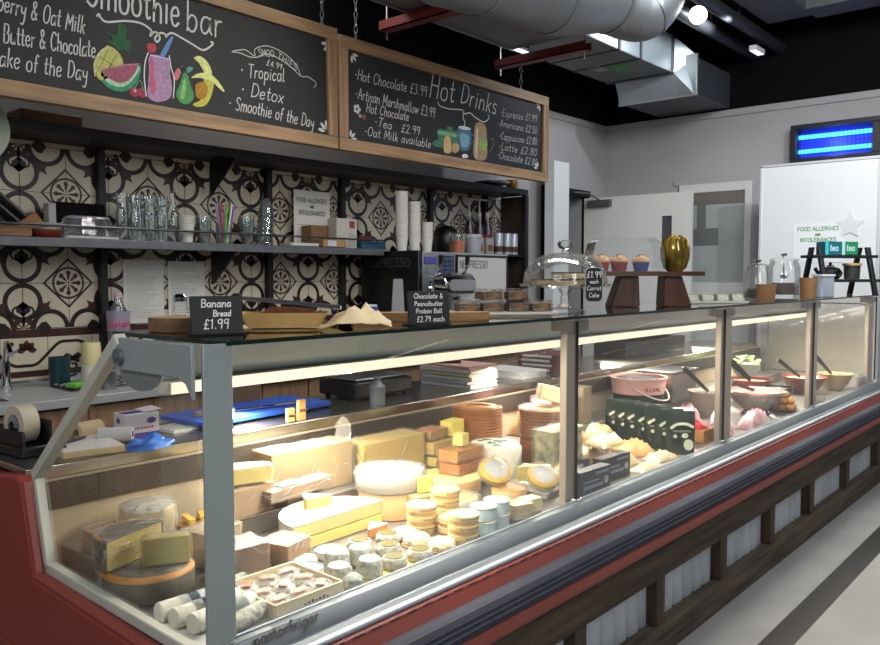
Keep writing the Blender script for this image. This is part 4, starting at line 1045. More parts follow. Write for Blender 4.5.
for i, (px_, lb) in enumerate(((5.178, 'pale tin with brown print beside the cartons on the syrup shelf'), (5.293, 'pale tin with brown print in the middle of three on the syrup shelf'), (5.383, 'pale tin with brown print at the mesh end of the syrup shelf'))):
    if tn0 is None:
        tn0 = thing('drinks_tin', lb, 'tin', (px_, 3.87, zq), group='tins on the syrup shelf')
        MB().lathe([(0, 0), (.038, 0), (.038, .165), (.035, .17), (0, .17)], 20).build('tin', mat('tin_pale', '9aa0a8', 0.35, .3), tn0)
        MB().lathe([(.0385, .02), (.0385, .065), (.0385, .02)], 20).build('print_band', mat('tin_brown', '6b4537', 0.5, 0, .4, 40.0), tn0)
    else: dup(tn0, (px_, 3.87, zq), label=lb)
# bits lying on top of the upper shelf
tag(MB().lathe([(0, .03), (.05, 0), (.13, .02), (.14, .035), (.13, .033), (.05, .012), (0, .012)], 26).build('steel_bowl', M_steel, loc=(5.085, 3.86, 2.121)), 'shallow steel bowl on top of the upper shelf under the Hot Drinks board', 'bowl')
tag(MB().lathe([(0, 0), (.04, 0), (.05, .03), (.045, .07), (0, .07)], 20).build('brass_pot', mat('brass', 'a8803c', 0.3, 0.9), loc=(5.314, 3.84, 2.121)), 'small brass pot at the end of the upper shelf', 'pot')
tag(MB().box(-.14, .14, -.08, .08, 0, .05).build('wooden_crate', wood('crate_wood', '4a3420', '6d4d31', 'x', 6), loc=(1.665, 3.88, 2.121), bevel=.004), 'low wooden crate on top of the upper shelf under the Smoothie bar board', 'crate')
tag(MB().cyl(.15, -.012, .012, 40, 0, RX(90)).build('hanging_disc', mat('disc_pale', '8f9684', 0.5), loc=(1.285, 3.700, 2.040)), 'pale round board hanging at the edge of the tiled wall beside the upper shelf', 'round board')

# ================================================================ ceiling services
M_duct = mat('duct_grey', '6d6f71', 0.45, 0.5, .08, 4.0)
M_galv = mat('duct_galvanised', 'b4bcc2', 0.3, 0.75, .06, 6.0)
M_redch = mat('channel_red', '6e1d1b', 0.5, 0, .1, 6.0)
bk = thing('ceiling_duct', 'wide flat grey air duct hanging under the black ceiling', 'air duct', (3.6, 3.1, 3.0))
MB().box(-2.4, 1.06, -.245, .26, .0, .30).build('duct_body', M_duct, bk, bevel=.004)
MB().box(-2.4, 1.06, -.25, -.235, -.012, .012).box(-2.4, 1.06, .25, .265, -.012, .012).build('edge_flange', mat('flange', '8d9092', 0.4, 0.6), bk, smooth=0)
for x, lb in ((3.62, 'red steel channel under the flat grey duct, nearer the Smoothie bar board'), (4.80, 'red steel channel under the flat grey duct at its far end')):
    rc = thing('support_channel', lb, 'channel', (x, 3.2, 2.93), group='red channels carrying the ducts')
    MB().box(-.04, .04, -.36, .40, 0, .008).box(-.04, -.032, -.36, .40, 0, .06).box(.032, .04, -.36, .40, 0, .06).build('channel', M_redch, rc, smooth=0)
    for yy in (-.33, .37): MB().tube([(0, yy, -.05), (0, yy, .67)], .006, 6).build('hanger_rod', M_steel, rc)
lt = thing('tube_light', 'slim fluorescent tube fitting running beside the flat grey duct', 'lamp', (3.9, 3.405, 3.02))
MB().box(-1.3, .98, -.03, .03, .03, .58).build('housing', mat('fitting_white', '4a4b4d', 0.5), lt, bevel=.003)
MB().tube([(-1.3, 0, .012), (1.0, 0, .012)], .014, 10).build('tube', mat('tube_glow', (.85, .93, 1.0), 0.5, emit=1.3), lt)
db = thing('galvanised_duct', 'boxy galvanised air duct stepping down towards the far wall', 'air duct', (5.9, 3.3, 3.12))
MB().box(-.95, .52, -.30, .30, 0.0, .30).build('plenum', M_galv, db, bevel=.003)
MB().box(-.95, .52, -.30, .30, -.006, -.001).build('underside', M_duct, db, smooth=0)
for a_, c_ in ((-.06, -.03), (-.40, -.37), (.50, .54)): MB().box(a_, c_, -.31, .31, -.012, .31).build('flange', mat('flange_dark', '47494c', 0.4, 0.6), db, bevel=.002)
st = MB(); st.add([(.54, -.30, 0), (.54, .24, 0), (.54, -.30, .30), (.54, .24, .30), (.60, -.46, -.19), (.60, .22, -.19), (.66, -.46, .13), (.66, .22, .13)], [(0, 2, 3, 1), (0, 1, 5, 4), (4, 5, 7, 6), (0, 4, 6, 2), (2, 6, 7, 3), (1, 3, 7, 5)])
st.build('reducer', M_galv, db, smooth=0)
MB().box(.60, .63, -.48, .24, -.20, .14).build('collar', mat('collar_bright', 'b9bec2', 0.35, 0.6), db, bevel=.003)
MB().box(.63, 1.375, -.46, .22, -.185, .12).build('branch_duct', mat('branch_grey', '55585b', 0.45, 0.5, .06, 5.0), db, bevel=.003)
MB().box(.02, .18, -.12, .02, -.009, -.0065).build('green_sticker', mat('sticker_green', '2f9a45', 0.5), db, smooth=0)
MB().box(-.08, .10, .05, .15, -.009, -.0065).build('paper_sticker', mat('sticker_pale', 'a8a59c', 0.6), db, smooth=0)
sp = thing('spiral_duct', 'round grey spiral duct curving across under the ceiling', 'air duct', (4.9, 2.45, 3.3))
path = smooth_line([tuple(Vector(p) - Vector((4.9, 2.45, 3.3))) for p in ((2.886, 2.500, 2.864), (3.526, 2.500, 2.925), (3.931, 2.480, 2.956), (4.323, 2.450, 3.055), (4.514, 2.400, 3.044), (4.611, 2.350, 3.051), (4.667, 2.300, 3.145), (4.716, 2.300, 3.302), (4.725, 2.300, 3.425))], 6)
MB().tube(path, .185, 28).build('duct_tube', mat('spiral_grey', '6b6e71', 0.5, 0.5, .06, 5.0), sp, smooth=60)
for i in (3, 10, 19, 31, 38):
    d = (Vector(path[i + 1]) - Vector(path[i - 1])).normalized() * .012; p = Vector(path[i])
    MB().tube([p - d, p + d], .190, 28).build('seam_ring', mat('seam', '74787b', 0.4, 0.7), sp, smooth=60)
for x, y, z, L, lb in ((7.3, 2.62, 3.36, 3.4, 'dark round pipe under the ceiling nearer the ducts'), (7.3, 2.40, 3.38, 3.4, 'dark round pipe under the ceiling nearer the grey beam')):
    pr = thing('ceiling_pipe', lb, 'pipe', (x - 1.0, y, z), group='dark pipes under the ceiling')
    MB().tube([(-1.2, 0, 0), (.95, 0, 0)], .05, 14).build('pipe', mat('pipe_dark', '2b2c2f', 0.5, .3), pr)
    MB().tube([(.0, 0, .05), (.0, 0, .24)], .008, 6).build('hanger_rod', M_steel, pr)
cf = MB().box(4.9, 6.7, 1.98, 2.32, 3.44, 3.60).build('ceiling_beam', mat('beam_grey', '4a4b4e', 0.6), smooth=0); struct(cf)
cf = MB().box(6.52, 6.80, .2, 1.98, 3.44, 3.60).build('ceiling_beam_cross', MATS['beam_grey'], smooth=0); struct(cf)
tl_ = thing('emergency_light', 'small white slim light fitting under the dark pipes', 'lamp', (6.749, 2.420, 3.263))
MB().box(-.10, .10, -.03, .03, -.02, .02).build('housing', mat('fit_white', 'd9dadb', 0.4), tl_, bevel=.004)
MB().box(-.09, .09, -.025, .025, -.023, -.0205).build('diffuser', mat('fit_glow', (1, 1, 1), .5, emit=1.2), tl_, smooth=0)
MB().tube([(0, 0, .02), (0, 0, 3.6 - tl_.location.z)], .006, 6).build('drop_rod', M_dark, tl_)
ts = thing('track_spotlight', 'bright white spot lamp beside the spiral duct', 'spotlight', (4.889, 2.120, 3.034))
TSR = (Vector((0, 0, 1.6)) - ts.location).to_track_quat('-Z', 'Y').to_euler()
MB().lathe([(0, .10), (.035, .10), (.045, .06), (.06, .0), (.055, .0), (.04, .05), (0, .06)], 20).build('lamp_shade', mat('spot_black', '18181a', 0.5), ts, rot=TSR)
MB().lathe([(0, .004), (.054, .004), (.05, .03), (0, .045)], 20).build('bulb', mat('bulb_glow', (1, 1, 1), .5, emit=14), ts, rot=TSR)
MB().tube([(0, 0, .09), (0, 0, 3.6 - ts.location.z)], .008, 6).build('stem', M_dark, ts)
zp = thing('insect_zapper', 'black framed insect killer with glowing blue tubes on the far wall', 'insect killer', (7.20, 1.93, 2.38))
for y0, y1, z0, z1 in ((-.34, .34, .27, .31), (-.34, .34, 0, .03), (-.34, -.29, .03, .27), (.29, .34, .03, .27)):
    MB().box(-.05, .07, y0, y1, z0, z1).build('casing', mat('zap_black', '1d1d20', 0.4), zp, bevel=.004)
MB().box(.05, .07, -.29, .29, .03, .27).build('reflector', mat('zap_blue', '1b2fc0', 0.5, emit=.0), zp, smooth=0)
for z in (.09, .21): MB().tube([(.02, -.285, z), (.02, .285, z)], .018, 12).build('tube', mat('uv_glow', (.05, .42, 1.0), .5, emit=2.6), zp)
gz = MB()
for k in range(20): gz.box(-.036, -.033, -.285 + .03 * k, -.282 + .03 * k, .03, .27)
for k in range(6): gz.box(-.036, -.033, -.29, .29, .06 + .04 * k, .063 + .04 * k)
gz.build('wire_grid', mat('grid_blue', '2a3aa0', 0.4, .5), zp, smooth=0)
d_ = bpy.data.lights.new('uv_light', 'POINT'); d_.energy = 5; d_.color = (.25, .35, 1.0); d_.shadow_soft_size = .1
o_ = bpy.data.objects.new('uv_light', d_); COL.objects.link(o_); o_.location = (7.12, 1.93, 2.5)

# ================================================================ things standing on the glass shelf of the counter
ZG = 1.2875
M_bark = mat('bark', '6b5138', 0.85, 0, .3, 25.0, .5)
M_log = mat('cut_log', 'b08b5c', 0.7, 0, .15, 30.0)
M_kraft = mat('kraft_paper', 'd3aa6c', 0.75, 0, .06, 14.0, .1)
M_parch = mat('parchment', 'e6cfa4', 0.7, 0, .08, 8.0, .15)
M_wal = wood('walnut', '3c2117', '5e3825', 'z', 6, 0.4, 0.1)
M_walx = wood('walnut_top', '3c2117', '64402b', 'x', 6, 0.35, 0.1)
M_clear = pane_mat('display_glass', (.985, .99, .99), .6, 0.0, 0, 30, .04, (.9, .95, .95))
M_white = MATS['white_board']
MF = pane_mat('wrap_film', (.99, .99, .985), .55, .22, 1.0, 34.0, .06, (.95, .94, .9))
MFh = pane_mat('wrap_film_heavy', (.99, .985, .97), .7, .22, 1.0, 26.0, .13, (.95, .92, .86))
M_glint_crease = pane_mat('film_glint_crease', (.97, .97, .97), 1.0, .15, 0, 30, .42, (.93, .92, .89))  # whitish crease strips with the glints of the film put into their colour
def film(parent, poly, h, m=None, grow=.006, amp=.006, seed=0, name='plastic_wrap'):
    """crinkled wrap round an outline: a puffed skin of resampled rings"""
    m = m or MATS['wrap_film']
    P = [Vector(p) for p in poly]; n = len(P)
    c = sum(P, Vector((0, 0))) / n
    pts = []
    for i in range(n):
        a, b_ = P[i], P[(i + 1) % n]
        k = max(2, int((b_ - a).length / .022))
        pts += [a + (b_ - a) * j / k for j in range(k)]
    L = len(pts); vs = []
    prof = [(0, -.0), (1, .0), (1, h * .33), (1, h * .66), (1, h), (.66, h), (.33, h), (0, h)]
    rings = [(1, 0.0005), (1, h * .25), (1, h * .5), (1, h * .75), (.985, h + grow * .6), (.66, h + grow), (.33, h + grow)]
    for ri, (s, z) in enumerate(rings):
        for j, p in enumerate(pts):
            d = p - c; g = d.normalized() * grow if s > .9 else Vector((0, 0))
            q = c + d * s + g
            nz = noise.noise((q.x * 45 + seed, q.y * 45, z * 45)) * amp
            q = q + d.normalized() * max(nz, -grow * .6)
            zz = z if ri == 0 else max(.001, z + (noise.noise((q.x * 50 + seed, q.y * 50, 7)) * amp * .9 if ri > 3 else 0))
            if ri > 3: zz = max(zz, h + .0008)
            vs.append((q.x, q.y, zz))
    vs.append((c.x, c.y, h + grow)); R_ = len(rings)
    fs = [(i * L + j, i * L + (j + 1) % L, (i + 1) * L + (j + 1) % L, (i + 1) * L + j) for i in range(R_ - 1) for j in range(L)]
    fs += [((R_ - 1) * L + j, (R_ - 1) * L + (j + 1) % L, R_ * L) for j in range(L)]
    fs.append(tuple(range(L - 1, -1, -1)))
    mb = MB().add(vs, fs)
    rr = random.Random(seed * 7 + L)
    for k in range(int(L * (.55 if m is not MATS.get('cling_film') else .3))):
        i, j = rr.randint(1, 4), rr.randrange(L); line_ = []
        for q in range(rr.randint(3, 6)):
            p = Vector(vs[i * L + j % L]); d = Vector((p.x - c.x, p.y - c.y, 0)).normalized() if i < 4 else Vector((0, 0, 1))
            line_.append(tuple(p + d * .0008)); j += rr.choice((1, 1, 1, -1, 0)) if q % 2 == 0 else 1; i = min(5, max(1, i + rr.choice((-1, 0, 1))))
        if all((Vector(a) - Vector(b_)).length > 1e-5 for a, b_ in zip(line_[:-1], line_[1:])):
            mb.tube(line_, .0011, 4, 1, None, False, [.4] + [1] * (len(line_) - 2) + [.3])
    return mb.build(name, [m, M_glint_crease], parent, smooth=50)

def wob_ring(r, n, amp, seed=0):
    rr = random.Random(seed)
    return [((r + rr.uniform(-amp, amp)) * cos(2 * pi * i / n), (r + rr.uniform(-amp, amp)) * sin(2 * pi * i / n)) for i in range(n)]

lg = thing('log_slice', 'round slice of log with bark standing on the counter glass behind the Banana Bread sign', 'log slice', (1.052, 1.742, 1.288))
MB().prism(wob_ring(.072, 24, .003, 1), 0, .034, 0, None, 1).build('slab', [M_bark, M_log], lg, bevel=.002)
ss = thing('salt_shaker', 'small clear salt shaker with steel cap standing on the log slice', 'shaker', (1.094, 1.806, 1.288))
ss.location.z = ZG + .0345
MB().lathe([(0, 0), (.019, 0), (.021, .004), (.017, .034), (0, .034)], 18).build('jar', M_clear, ss)
MB().lathe([(0, .0345), (.018, .0345), (.018, .046), (.012, .053), (0, .054)], 18).build('cap', M_chrome, ss)

def sign(label, loc, w, h, rz, lean, rows, wr=.0024):
    t = thing('price_sign', label, 'sign', loc, rz)
    M = RX(-lean)
    MB().box(-w / 2, w / 2, 0, .006, 0, h, 0, M).build('slate', M_slate, t, bevel=.0015)
    MB().box(-w / 2, w / 2, -.012, .045, 0, .004).build('stand', MATS['dark_void'], t, bevel=.001)
    tx = MB()
    for s, x, z, hh in rows: text(tx, s, hh, M @ T(x, -.0005, z) @ FRONT, wr, slant=.08, align='c', wob=.12)
    tx.build('chalk_lettering', mat('chalk_bright', 'e4e4e0', 0.9), t, smooth=0)
    return t
bb = sign('black chalk sign reading Banana Bread with its price', (1.037, 1.559, 1.288), .118, .088, -17, 8, (('Banana', .0, .063, .017), ('Bread', .012, .042, .013), ('£1.99', -.002, .014, .021)), .0026)
pb = sign('black chalk sign for chocolate and peanut butter protein balls', (1.625, 1.444, 1.288), .125, .092, -22, 6, (('Chocolate &', 0, .072, .013), ('Peanutbutter', 0, .052, .012), ('Protein Ball', 0, .032, .012), ('£2.79 each', .004, .009, .014)), .0019)

# banana bread in its kraft boat on brown paper
pp = MB(); n, w = 26, 15; vs = []
for i in range(n + 1):
    for j in range(w):
        u, v = i / n, j / (w - 1)
        x, y = -.19 + .40 * u, -.085 + .17 * v
        lift = min(1, max(0, 1.5 * (1 - abs(u - .80) / .24)))
        hgt = .003 + lift * (.040 + .042 * noise.noise((x * 30, y * 30, 3))) * (1 - (2 * v - 1) ** 4 * .7) + .0010 * noise.noise((x * 30, y * 30, 0))
        vs.append((x, y, max(.002, hgt)))
m_ = len(vs)
fs = [(i * w + j, (i + 1) * w + j, (i + 1) * w + j + 1, i * w + j + 1) for i in range(n) for j in range(w - 1)]
pp.add(vs, fs); pp.add([(x, y, max(0.0004, z - .0012)) for x, y, z in vs], [q[::-1] for q in fs])
tag(pp.build('brown_paper', M_parch, loc=(1.332, 1.60, 1.2875), rz=-42, smooth=70), 'crumpled brown baking paper spread under the banana bread', 'paper')
bo = thing('kraft_boat', 'pale kraft tray shaped like a boat holding banana bread', 'tray', (1.244, 1.585, 1.2950), -44)
k_ = MB(); B0, B1 = rrect(.17, .065, .012, 3), rrect(.215, .10, .012, 3)
k_.frustum(B0, B1, 0, .040); 
kk = MB(); nn = len(B0)
I0, I1 = rrect(.165, .06, .012, 3), rrect(.211, .096, .012, 3)
kk.add([(x, y, 0) for x, y in B0] + [(x, y, .036) for x, y in B1] + [(x, y, .036) for x, y in I1] + [(x, y, .003) for x, y in I0], [tuple(range(nn - 1, -1, -1)), tuple(range(3 * nn, 4 * nn))] + [(a * nn + i, a * nn + (i + 1) % nn, (a + 1) * nn + (i + 1) % nn, (a + 1) * nn + i) for a in range(3) for i in range(nn)])
kk.build('boat', M_kraft, bo, smooth=30)
lf_ = thing('banana_loaf', 'brown banana bread loaf wrapped in paper lying in the kraft boat', 'bread', (1.255, 1.588, 1.2992), -44)
lf_.scale = (.86, .8, .95)
MB().prism([(-.08, 0), (.08, 0), (.085, .02), (.07, .040), (.02, .047), (-.05, .045), (-.085, .02)], -.022, .022, 0, T(0, 0, .001) @ RX(90)).build('loaf', mat('loaf_brown', '5d3217', 0.8, 0, .3, 40.0, .5), lf_, bevel=.008, seg=3)
MB().prism([(-.03, .0), (.075, .0), (.08, .03), (.03, .052), (-.02, .050)], -.028, -.0245, 0, T(0, 0, .004) @ RX(90)).build('paper_wrap', M_parch, lf_, bevel=.001)
tg_ = thing('serving_tongs', 'steel serving tongs resting across the banana bread', 'tongs', (0, 0, 0), -38)
for s_ in (-1, 1):
    MB().prism([(-.12, .004 * s_), (-.06, .014 * s_), (.06, .012 * s_), (.13, .018 * s_), (.135, .010 * s_), (.06, .004 * s_), (-.06, .006 * s_)][::s_], -.005, .005, 0, RX(8 * s_) @ RY(6)).build('arm', M_chrome, tg_, bevel=.001)
MB().lathe([(0, -.012), (.012, -.012), (.014, .0), (.012, .012), (0, .012)], 14, 0, T(-.122, 0, .012) @ RX(90)).build('hinge', M_chrome, tg_)
tg_.location = (lf_.location.x, lf_.location.y, ZG + .066)

# wood plank board with the small blue dish
pl = thing('serving_plank', 'long live edge wooden serving board on the counter glass behind the protein ball sign', 'serving board', (1.761, 1.60, 1.2875), -42)
MB().prism([(-.20, -.035), (-.1, -.042), (.02, -.038), (.12, -.044), (.20, -.036), (.205, .03), (.1, .036), (-.05, .03), (-.2, .036)], 0, .026, 0, None, 1).build('board', [wood('plank_bark', '6a4a2c', 'a37b4c', 'x', 8, .7, .3), wood('plank_face', 'a27a4c', 'c39b68', 'x', 6, .6, .1)], pl, bevel=.003)
bd_ = thing('blue_pot', 'tiny white and blue patterned pot on the end of the serving board', 'pot', (pl.location.x - .105, pl.location.y + .105, 0))
bd_.location.z = ZG + .0265
MB().lathe([(0, 0), (.016, 0), (.021, .012), (.019, .022), (.016, .022), (.015, .006), (0, .006)], 18).build('pot', mat('pot_white', 'c9ccd2', 0.3), bd_)
MB().lathe([(.0212, .006), (.0222, .012), (.0208, .017)], 18).build('blue_band', mat('pot_blue', '2f49a0', 0.4), bd_)

# flapjacks on a white platter
fp = tag(MB().prism(rrect(.31, .15, .02), 0, .006).prism(rrect(.35, .175, .025), .0062, .016).build('white_platter', mat('platter', 'd8d6cd', 0.3), loc=(2.163, 1.60, 1.2875), rz=-42, bevel=.003), 'rectangular white platter carrying the flapjacks', 'platter')
fx, fy = fp.location.x, fp.location.y
M_flap = mat('flapjack', '84603c', 0.75, 0, .5, 55.0, .9, 60, None, None)
M_film = MATS.get('cling_film') or pane_mat('cling_film', (.985, .985, .985), .7, .12, .9, 38.0, .03, (.95, .95, .93))
fl = None
Mf = T(fx, fy, ZG + .0165) @ RZ(-42)
for i, (dx, dy, dz, rz, lb) in enumerate(((-.122, .0, .0, -41, 'oat flapjack at the end of the white platter nearest the protein ball sign'), (-.041, .0, .0, -43, 'oat flapjack second from the protein ball sign on the white platter'), (.041, .0, .0, -40, 'oat flapjack third from the protein ball sign on the white platter'), (.122, .0, .0, -43, 'oat flapjack at the end of the white platter nearest the cake stand'), (-.046, .01, .038, -38, 'oat flapjack lying on top of the pile, at its protein ball sign side'), (.046, .005, .038, -46, 'oat flapjack on top of the pile, at its cake stand side'))):
    loc = tuple(Mf @ Vector((dx, dy, dz)))
    if fl is None:
        fl = thing('flapjack', lb, 'flapjack', loc, rz, 'flapjacks on the white platter')
        film(fl, [(-.029, -.062), (.029, -.062), (.029, .062), (-.029, .062)], .024, M_flap, .002, .009, 8, 'bar')
        film(fl, [(-.033, -.069), (.033, -.069), (.033, .069), (-.033, .069)], .031, M_film, .003, .005, 2, 'film')
    else: dup(fl, loc, rz, lb)

# glass cake stand
cs_ = thing('cake_stand', 'clear glass cake stand with domed cover and slices inside', 'cake stand', (2.538, 1.59, 1.2875))
MB().lathe([(0, 0), (.058, 0), (.06, .006), (.03, .014), (.012, .03), (.014, .045), (.010, .06), (.022, .078), (.125, .086), (.132, .096), (.128, .096), (.12, .09), (0, .088)], 36).build('stand', M_clear, cs_)
MB().lathe([(.118, .0965), (.120, .105), (.116, .135), (.098, .170), (.065, .193), (.02, .203), (0, .204), (0, .2), (.02, .199), (.062, .189), (.094, .167), (.112, .134), (.116, .0965), (.118, .0965)], 36).build('dome', M_clear, cs_)
MB().lathe([(0, .2045), (.010, .2045), (.009, .212), (.02, .22), (.024, .232), (.018, .243), (0, .246)], 18).build('knob', pane_mat('knob_glass', (.9, .93, .93), 1.0, 0, 0, 30, .15, (.8, .85, .85)), cs_)
M_sl = mat('slice_cream', 'd9bd88', 0.7, 0, .2, 60.0, .3); M_ch = mat('choc_top', '2d170c', 0.5, 0, .3, 40.0)
sl0 = None
cs_.scale = (1.28, 1.28, 1.08)
cx_, cy_ = cs_.location.x, cs_.location.y
for i, (dx, dy, dz, lb) in enumerate(((-.06, -.035, 0, 'cake slice on the bottom layer under the glass dome, nearest the platter'), (.0, -.05, 0, 'cake slice in the front middle of the bottom layer under the glass dome'), (.06, -.03, 0, 'cake slice on the bottom layer under the glass dome, behind the hanging tag'), (-.05, .04, 0, 'cake slice at the back of the bottom layer on the platter side'), (.045, .045, 0, 'cake slice at the back of the bottom layer on the bench side'), (-.02, -.01, .022, 'cake slice stacked on top under the glass dome, platter side'), (.045, .0, .022, 'cake slice stacked on top under the glass dome, hanging tag side'))):
    loc = (cx_ + dx * 1.25, cy_ + dy * 1.25, ZG + .0992 + dz * 1.15)
    if sl0 is None:
        sl0 = thing('cake_slice', lb, 'cake slice', loc, -12, 'cake slices under the glass dome')
        MB().cb(0, 0, 0, .068, .074, .017).build('sponge', M_sl, sl0, bevel=.002)
        MB().cb(0, 0, .0172, .068, .074, .005).build('topping', M_ch, sl0, bevel=.0015)
    else: dup(sl0, loc, -12, lb)
ht = thing('hanging_tag', 'black rounded chalk tag hanging in front of the glass cake stand', 'tag', (cx_ - .072, cy_ - .160, ZG + .045), -35)
MB().prism(rrect(.060, .115, .016), 0, .006, 0, T(0, 0, .0575) @ FRONT).build('slate', M_slate, ht, bevel=.001)
tx = MB(); text(tx, '£1.99', .020, T(0, -.0066, .083) @ FRONT, .003, align='c', wob=.2); text(tx, 'each', .013, T(0, -.0066, .062) @ FRONT, .0022, align='c'); text(tx, 'Carrot', .015, T(0, -.0066, .038) @ FRONT, .0022, align='c'); text(tx, 'Cake', .015, T(0, -.0066, .014) @ FRONT, .0022, align='c')
tx.build('chalk_lettering', MATS['chalk_bright'], ht, smooth=0)
MB().prism(rrect(.066, .121, .018), .0, .0055, 0, T(0, .0003, .0575) @ FRONT).build('rim', mat('tag_rim', 'a8a9a6', 0.6), ht, bevel=.001)
MB().tube([(0, .004, .112), (.004, .018, .118)], .0015, 6).build('string', mat('string', '8a8378', .8), ht)

# walnut bench stand, cupcakes under a clear cover, amber vase
ws = thing('walnut_bench', 'dark walnut bench stand with two tapered legs on the counter glass', 'stand', (3.244, 1.61, 1.2875), -45)
MB().prism(rrect(.46, .17, .03), .133, .152).build('top', M_walx, ws, bevel=.004)
for sx in (-1, 1):
    MB().frustum([(.115 * sx - .065, -.05), (.115 * sx + .065, -.05), (.115 * sx + .065, .05), (.115 * sx - .065, .05)], [(.095 * sx - .038, -.05), (.095 * sx + .038, -.05), (.095 * sx + .038, .05), (.095 * sx - .038, .05)], 0, .1325).build('leg', M_wal, ws, bevel=.006)
wx, wy = ws.location.x, ws.location.y
Mw = T(wx, wy, ZG + .1525) @ RZ(-45)
def onb(x, y, z=0.0): return tuple(Mw @ Vector((x, y, z)))
cc = thing('cupcake_cover', 'clear rounded plastic cover over cupcakes on the walnut bench', 'cover', onb(-.112, -.005), -45)
cc.scale = (1.38, 1.08, 1.42)
q = MB(); pf = [(.115 * s, z) for s, z in ((-1, 0), (-.98, .05), (-.9, .085), (-.72, .10), (.72, .10), (.9, .085), (.98, .05), (1, 0))]
q.prism(pf, -.07, .07, 0, RX(90))
q.build('cover', pane_mat('cover_plastic', (.95, .96, .975), 1.1, .05, 0, 16, .07, (.85, .87, .93)), cc, bevel=.008, seg=3)
cp0 = None
M_cr = mat('cup_red', 'a3202a', 0.6); M_bl = mat('cup_blue', '27428c', 0.6); M_fro = mat('frosting', 'cfa77c', 0.7, 0, .3, 50.0, .6)
for i, (dx, dy, m, lb) in enumerate(((-.075, -.028, M_cr, 'cupcake in a red case at the front corner nearest the glass dome'), (-.02, -.03, M_cr, 'cupcake in a red case in the front middle under the clear cover'), (.045, -.03, M_bl, 'cupcake in a dark blue case at the front of the clear cover'), (-.075, .03, M_cr, 'cupcake in a red case at the back corner nearest the glass dome'), (-.018, .03, M_cr, 'cupcake in a red case in the back middle under the clear cover'), (.05, .03, M_bl, 'cupcake in a dark blue case at the back of the clear cover'))):
    t = thing('cupcake', lb, 'cupcake', onb(-.105 + dx * 1.45, -.005 + dy * 1.05, .0005), 0, 'cupcakes under the clear cover')
    MB().lathe([(0, 0), (.019, 0), (.026, .032), (0, .032)], 22).build('case', m, t)
    MB().lathe([(0, .0325), (.027, .0325), (.028, .038), (.022, .05), (.012, .058), (0, .06)], 18).build('frosting', M_fro, t)
    cr = MB()
    for k in range(12):
        a = k * 2.4; r = .018 * math.sqrt(k / 12)
        cr.ball(.0035, (r * cos(a), r * sin(a), .060 - r * .4), n=6, k=4)
    cr.build('crumb_topping', mat('crumb', '6b4424', 0.8), t)
    t.scale = (1.2, 1.15, 1.18)
va = thing('amber_vase', 'round amber and gold glass vase on the end of the walnut bench', 'vase', onb(.118, .0), 0)
va.scale = (1.05, 1.05, 1.32)
MB().lathe([(0, 0), (.03, 0), (.042, .01), (.056, .045), (.057, .075), (.046, .105), (.022, .118), (.016, .112), (0, .110)], 30).build('body', mat('amber', '85702c', 0.12, 0.25, .5, 14.0), va)
rb_ = MB()
for k in range(12):
    a = 2 * pi * k / 12
    rb_.tube([((r + .001) * cos(a), (r + .001) * sin(a), z) for r, z in ((.042, .01), (.056, .045), (.057, .075), (.046, .105), (.022, .118))], .0022, 5)
rb_.build('gold_ribs', mat('gold_rib', '8a7238', 0.25, 0.8), va)

# tray of wrapped sandwiches
wt_ = tag(MB().prism(rrect(.40, .16, .02), 0, .010).build('white_tray', MATS['platter'], loc=(3.821, 1.60, 1.2875), rz=-40, bevel=.003), 'white tray of wrapped sandwiches on the counter glass beside the walnut bench', 'tray')
Mt = T(*wt_.location) @ RZ(-40)
w0 = None
for i in range(5):
    p = Mt @ Vector((-.156 + .078 * i, 0, .0105)); lb = ('film wrapped sandwich %s on the white tray' % ('next to the walnut bench', 'second from the walnut bench', 'in the middle of the row', 'second from the glass jars', 'next to the glass jars')[i])
    if w0 is None:
        w0 = thing('wrapped_sandwich', lb, 'sandwich', p, 42, 'wrapped sandwiches on the white tray')
        MB().prism([(-.06, 0), (.06, 0), (.055, .026), (-.045, .034)], -.026, .026, 0, RX(90)).build('bread', mat('bread_white', 'cfd0bd', 0.8, 0, .1, 40.0), w0, bevel=.004)
        f_ = MB()
        for k in range(3): f_.box(-.045 + .03 * k, -.038 + .03 * k, -.0268, .0268, .004, .0345 - .002 * k)
        f_.build('salad_filling', mat('salad', '6f8a52', 0.7, 0, .3, 40.0), w0)
        MB().prism([(-.066, 0), (.066, 0), (.058, .029), (-.046, .038)], -.029, .029, 0, RX(90)).build('film', M_film, w0, bevel=.003)
    else: dup(w0, p, 42, lb)

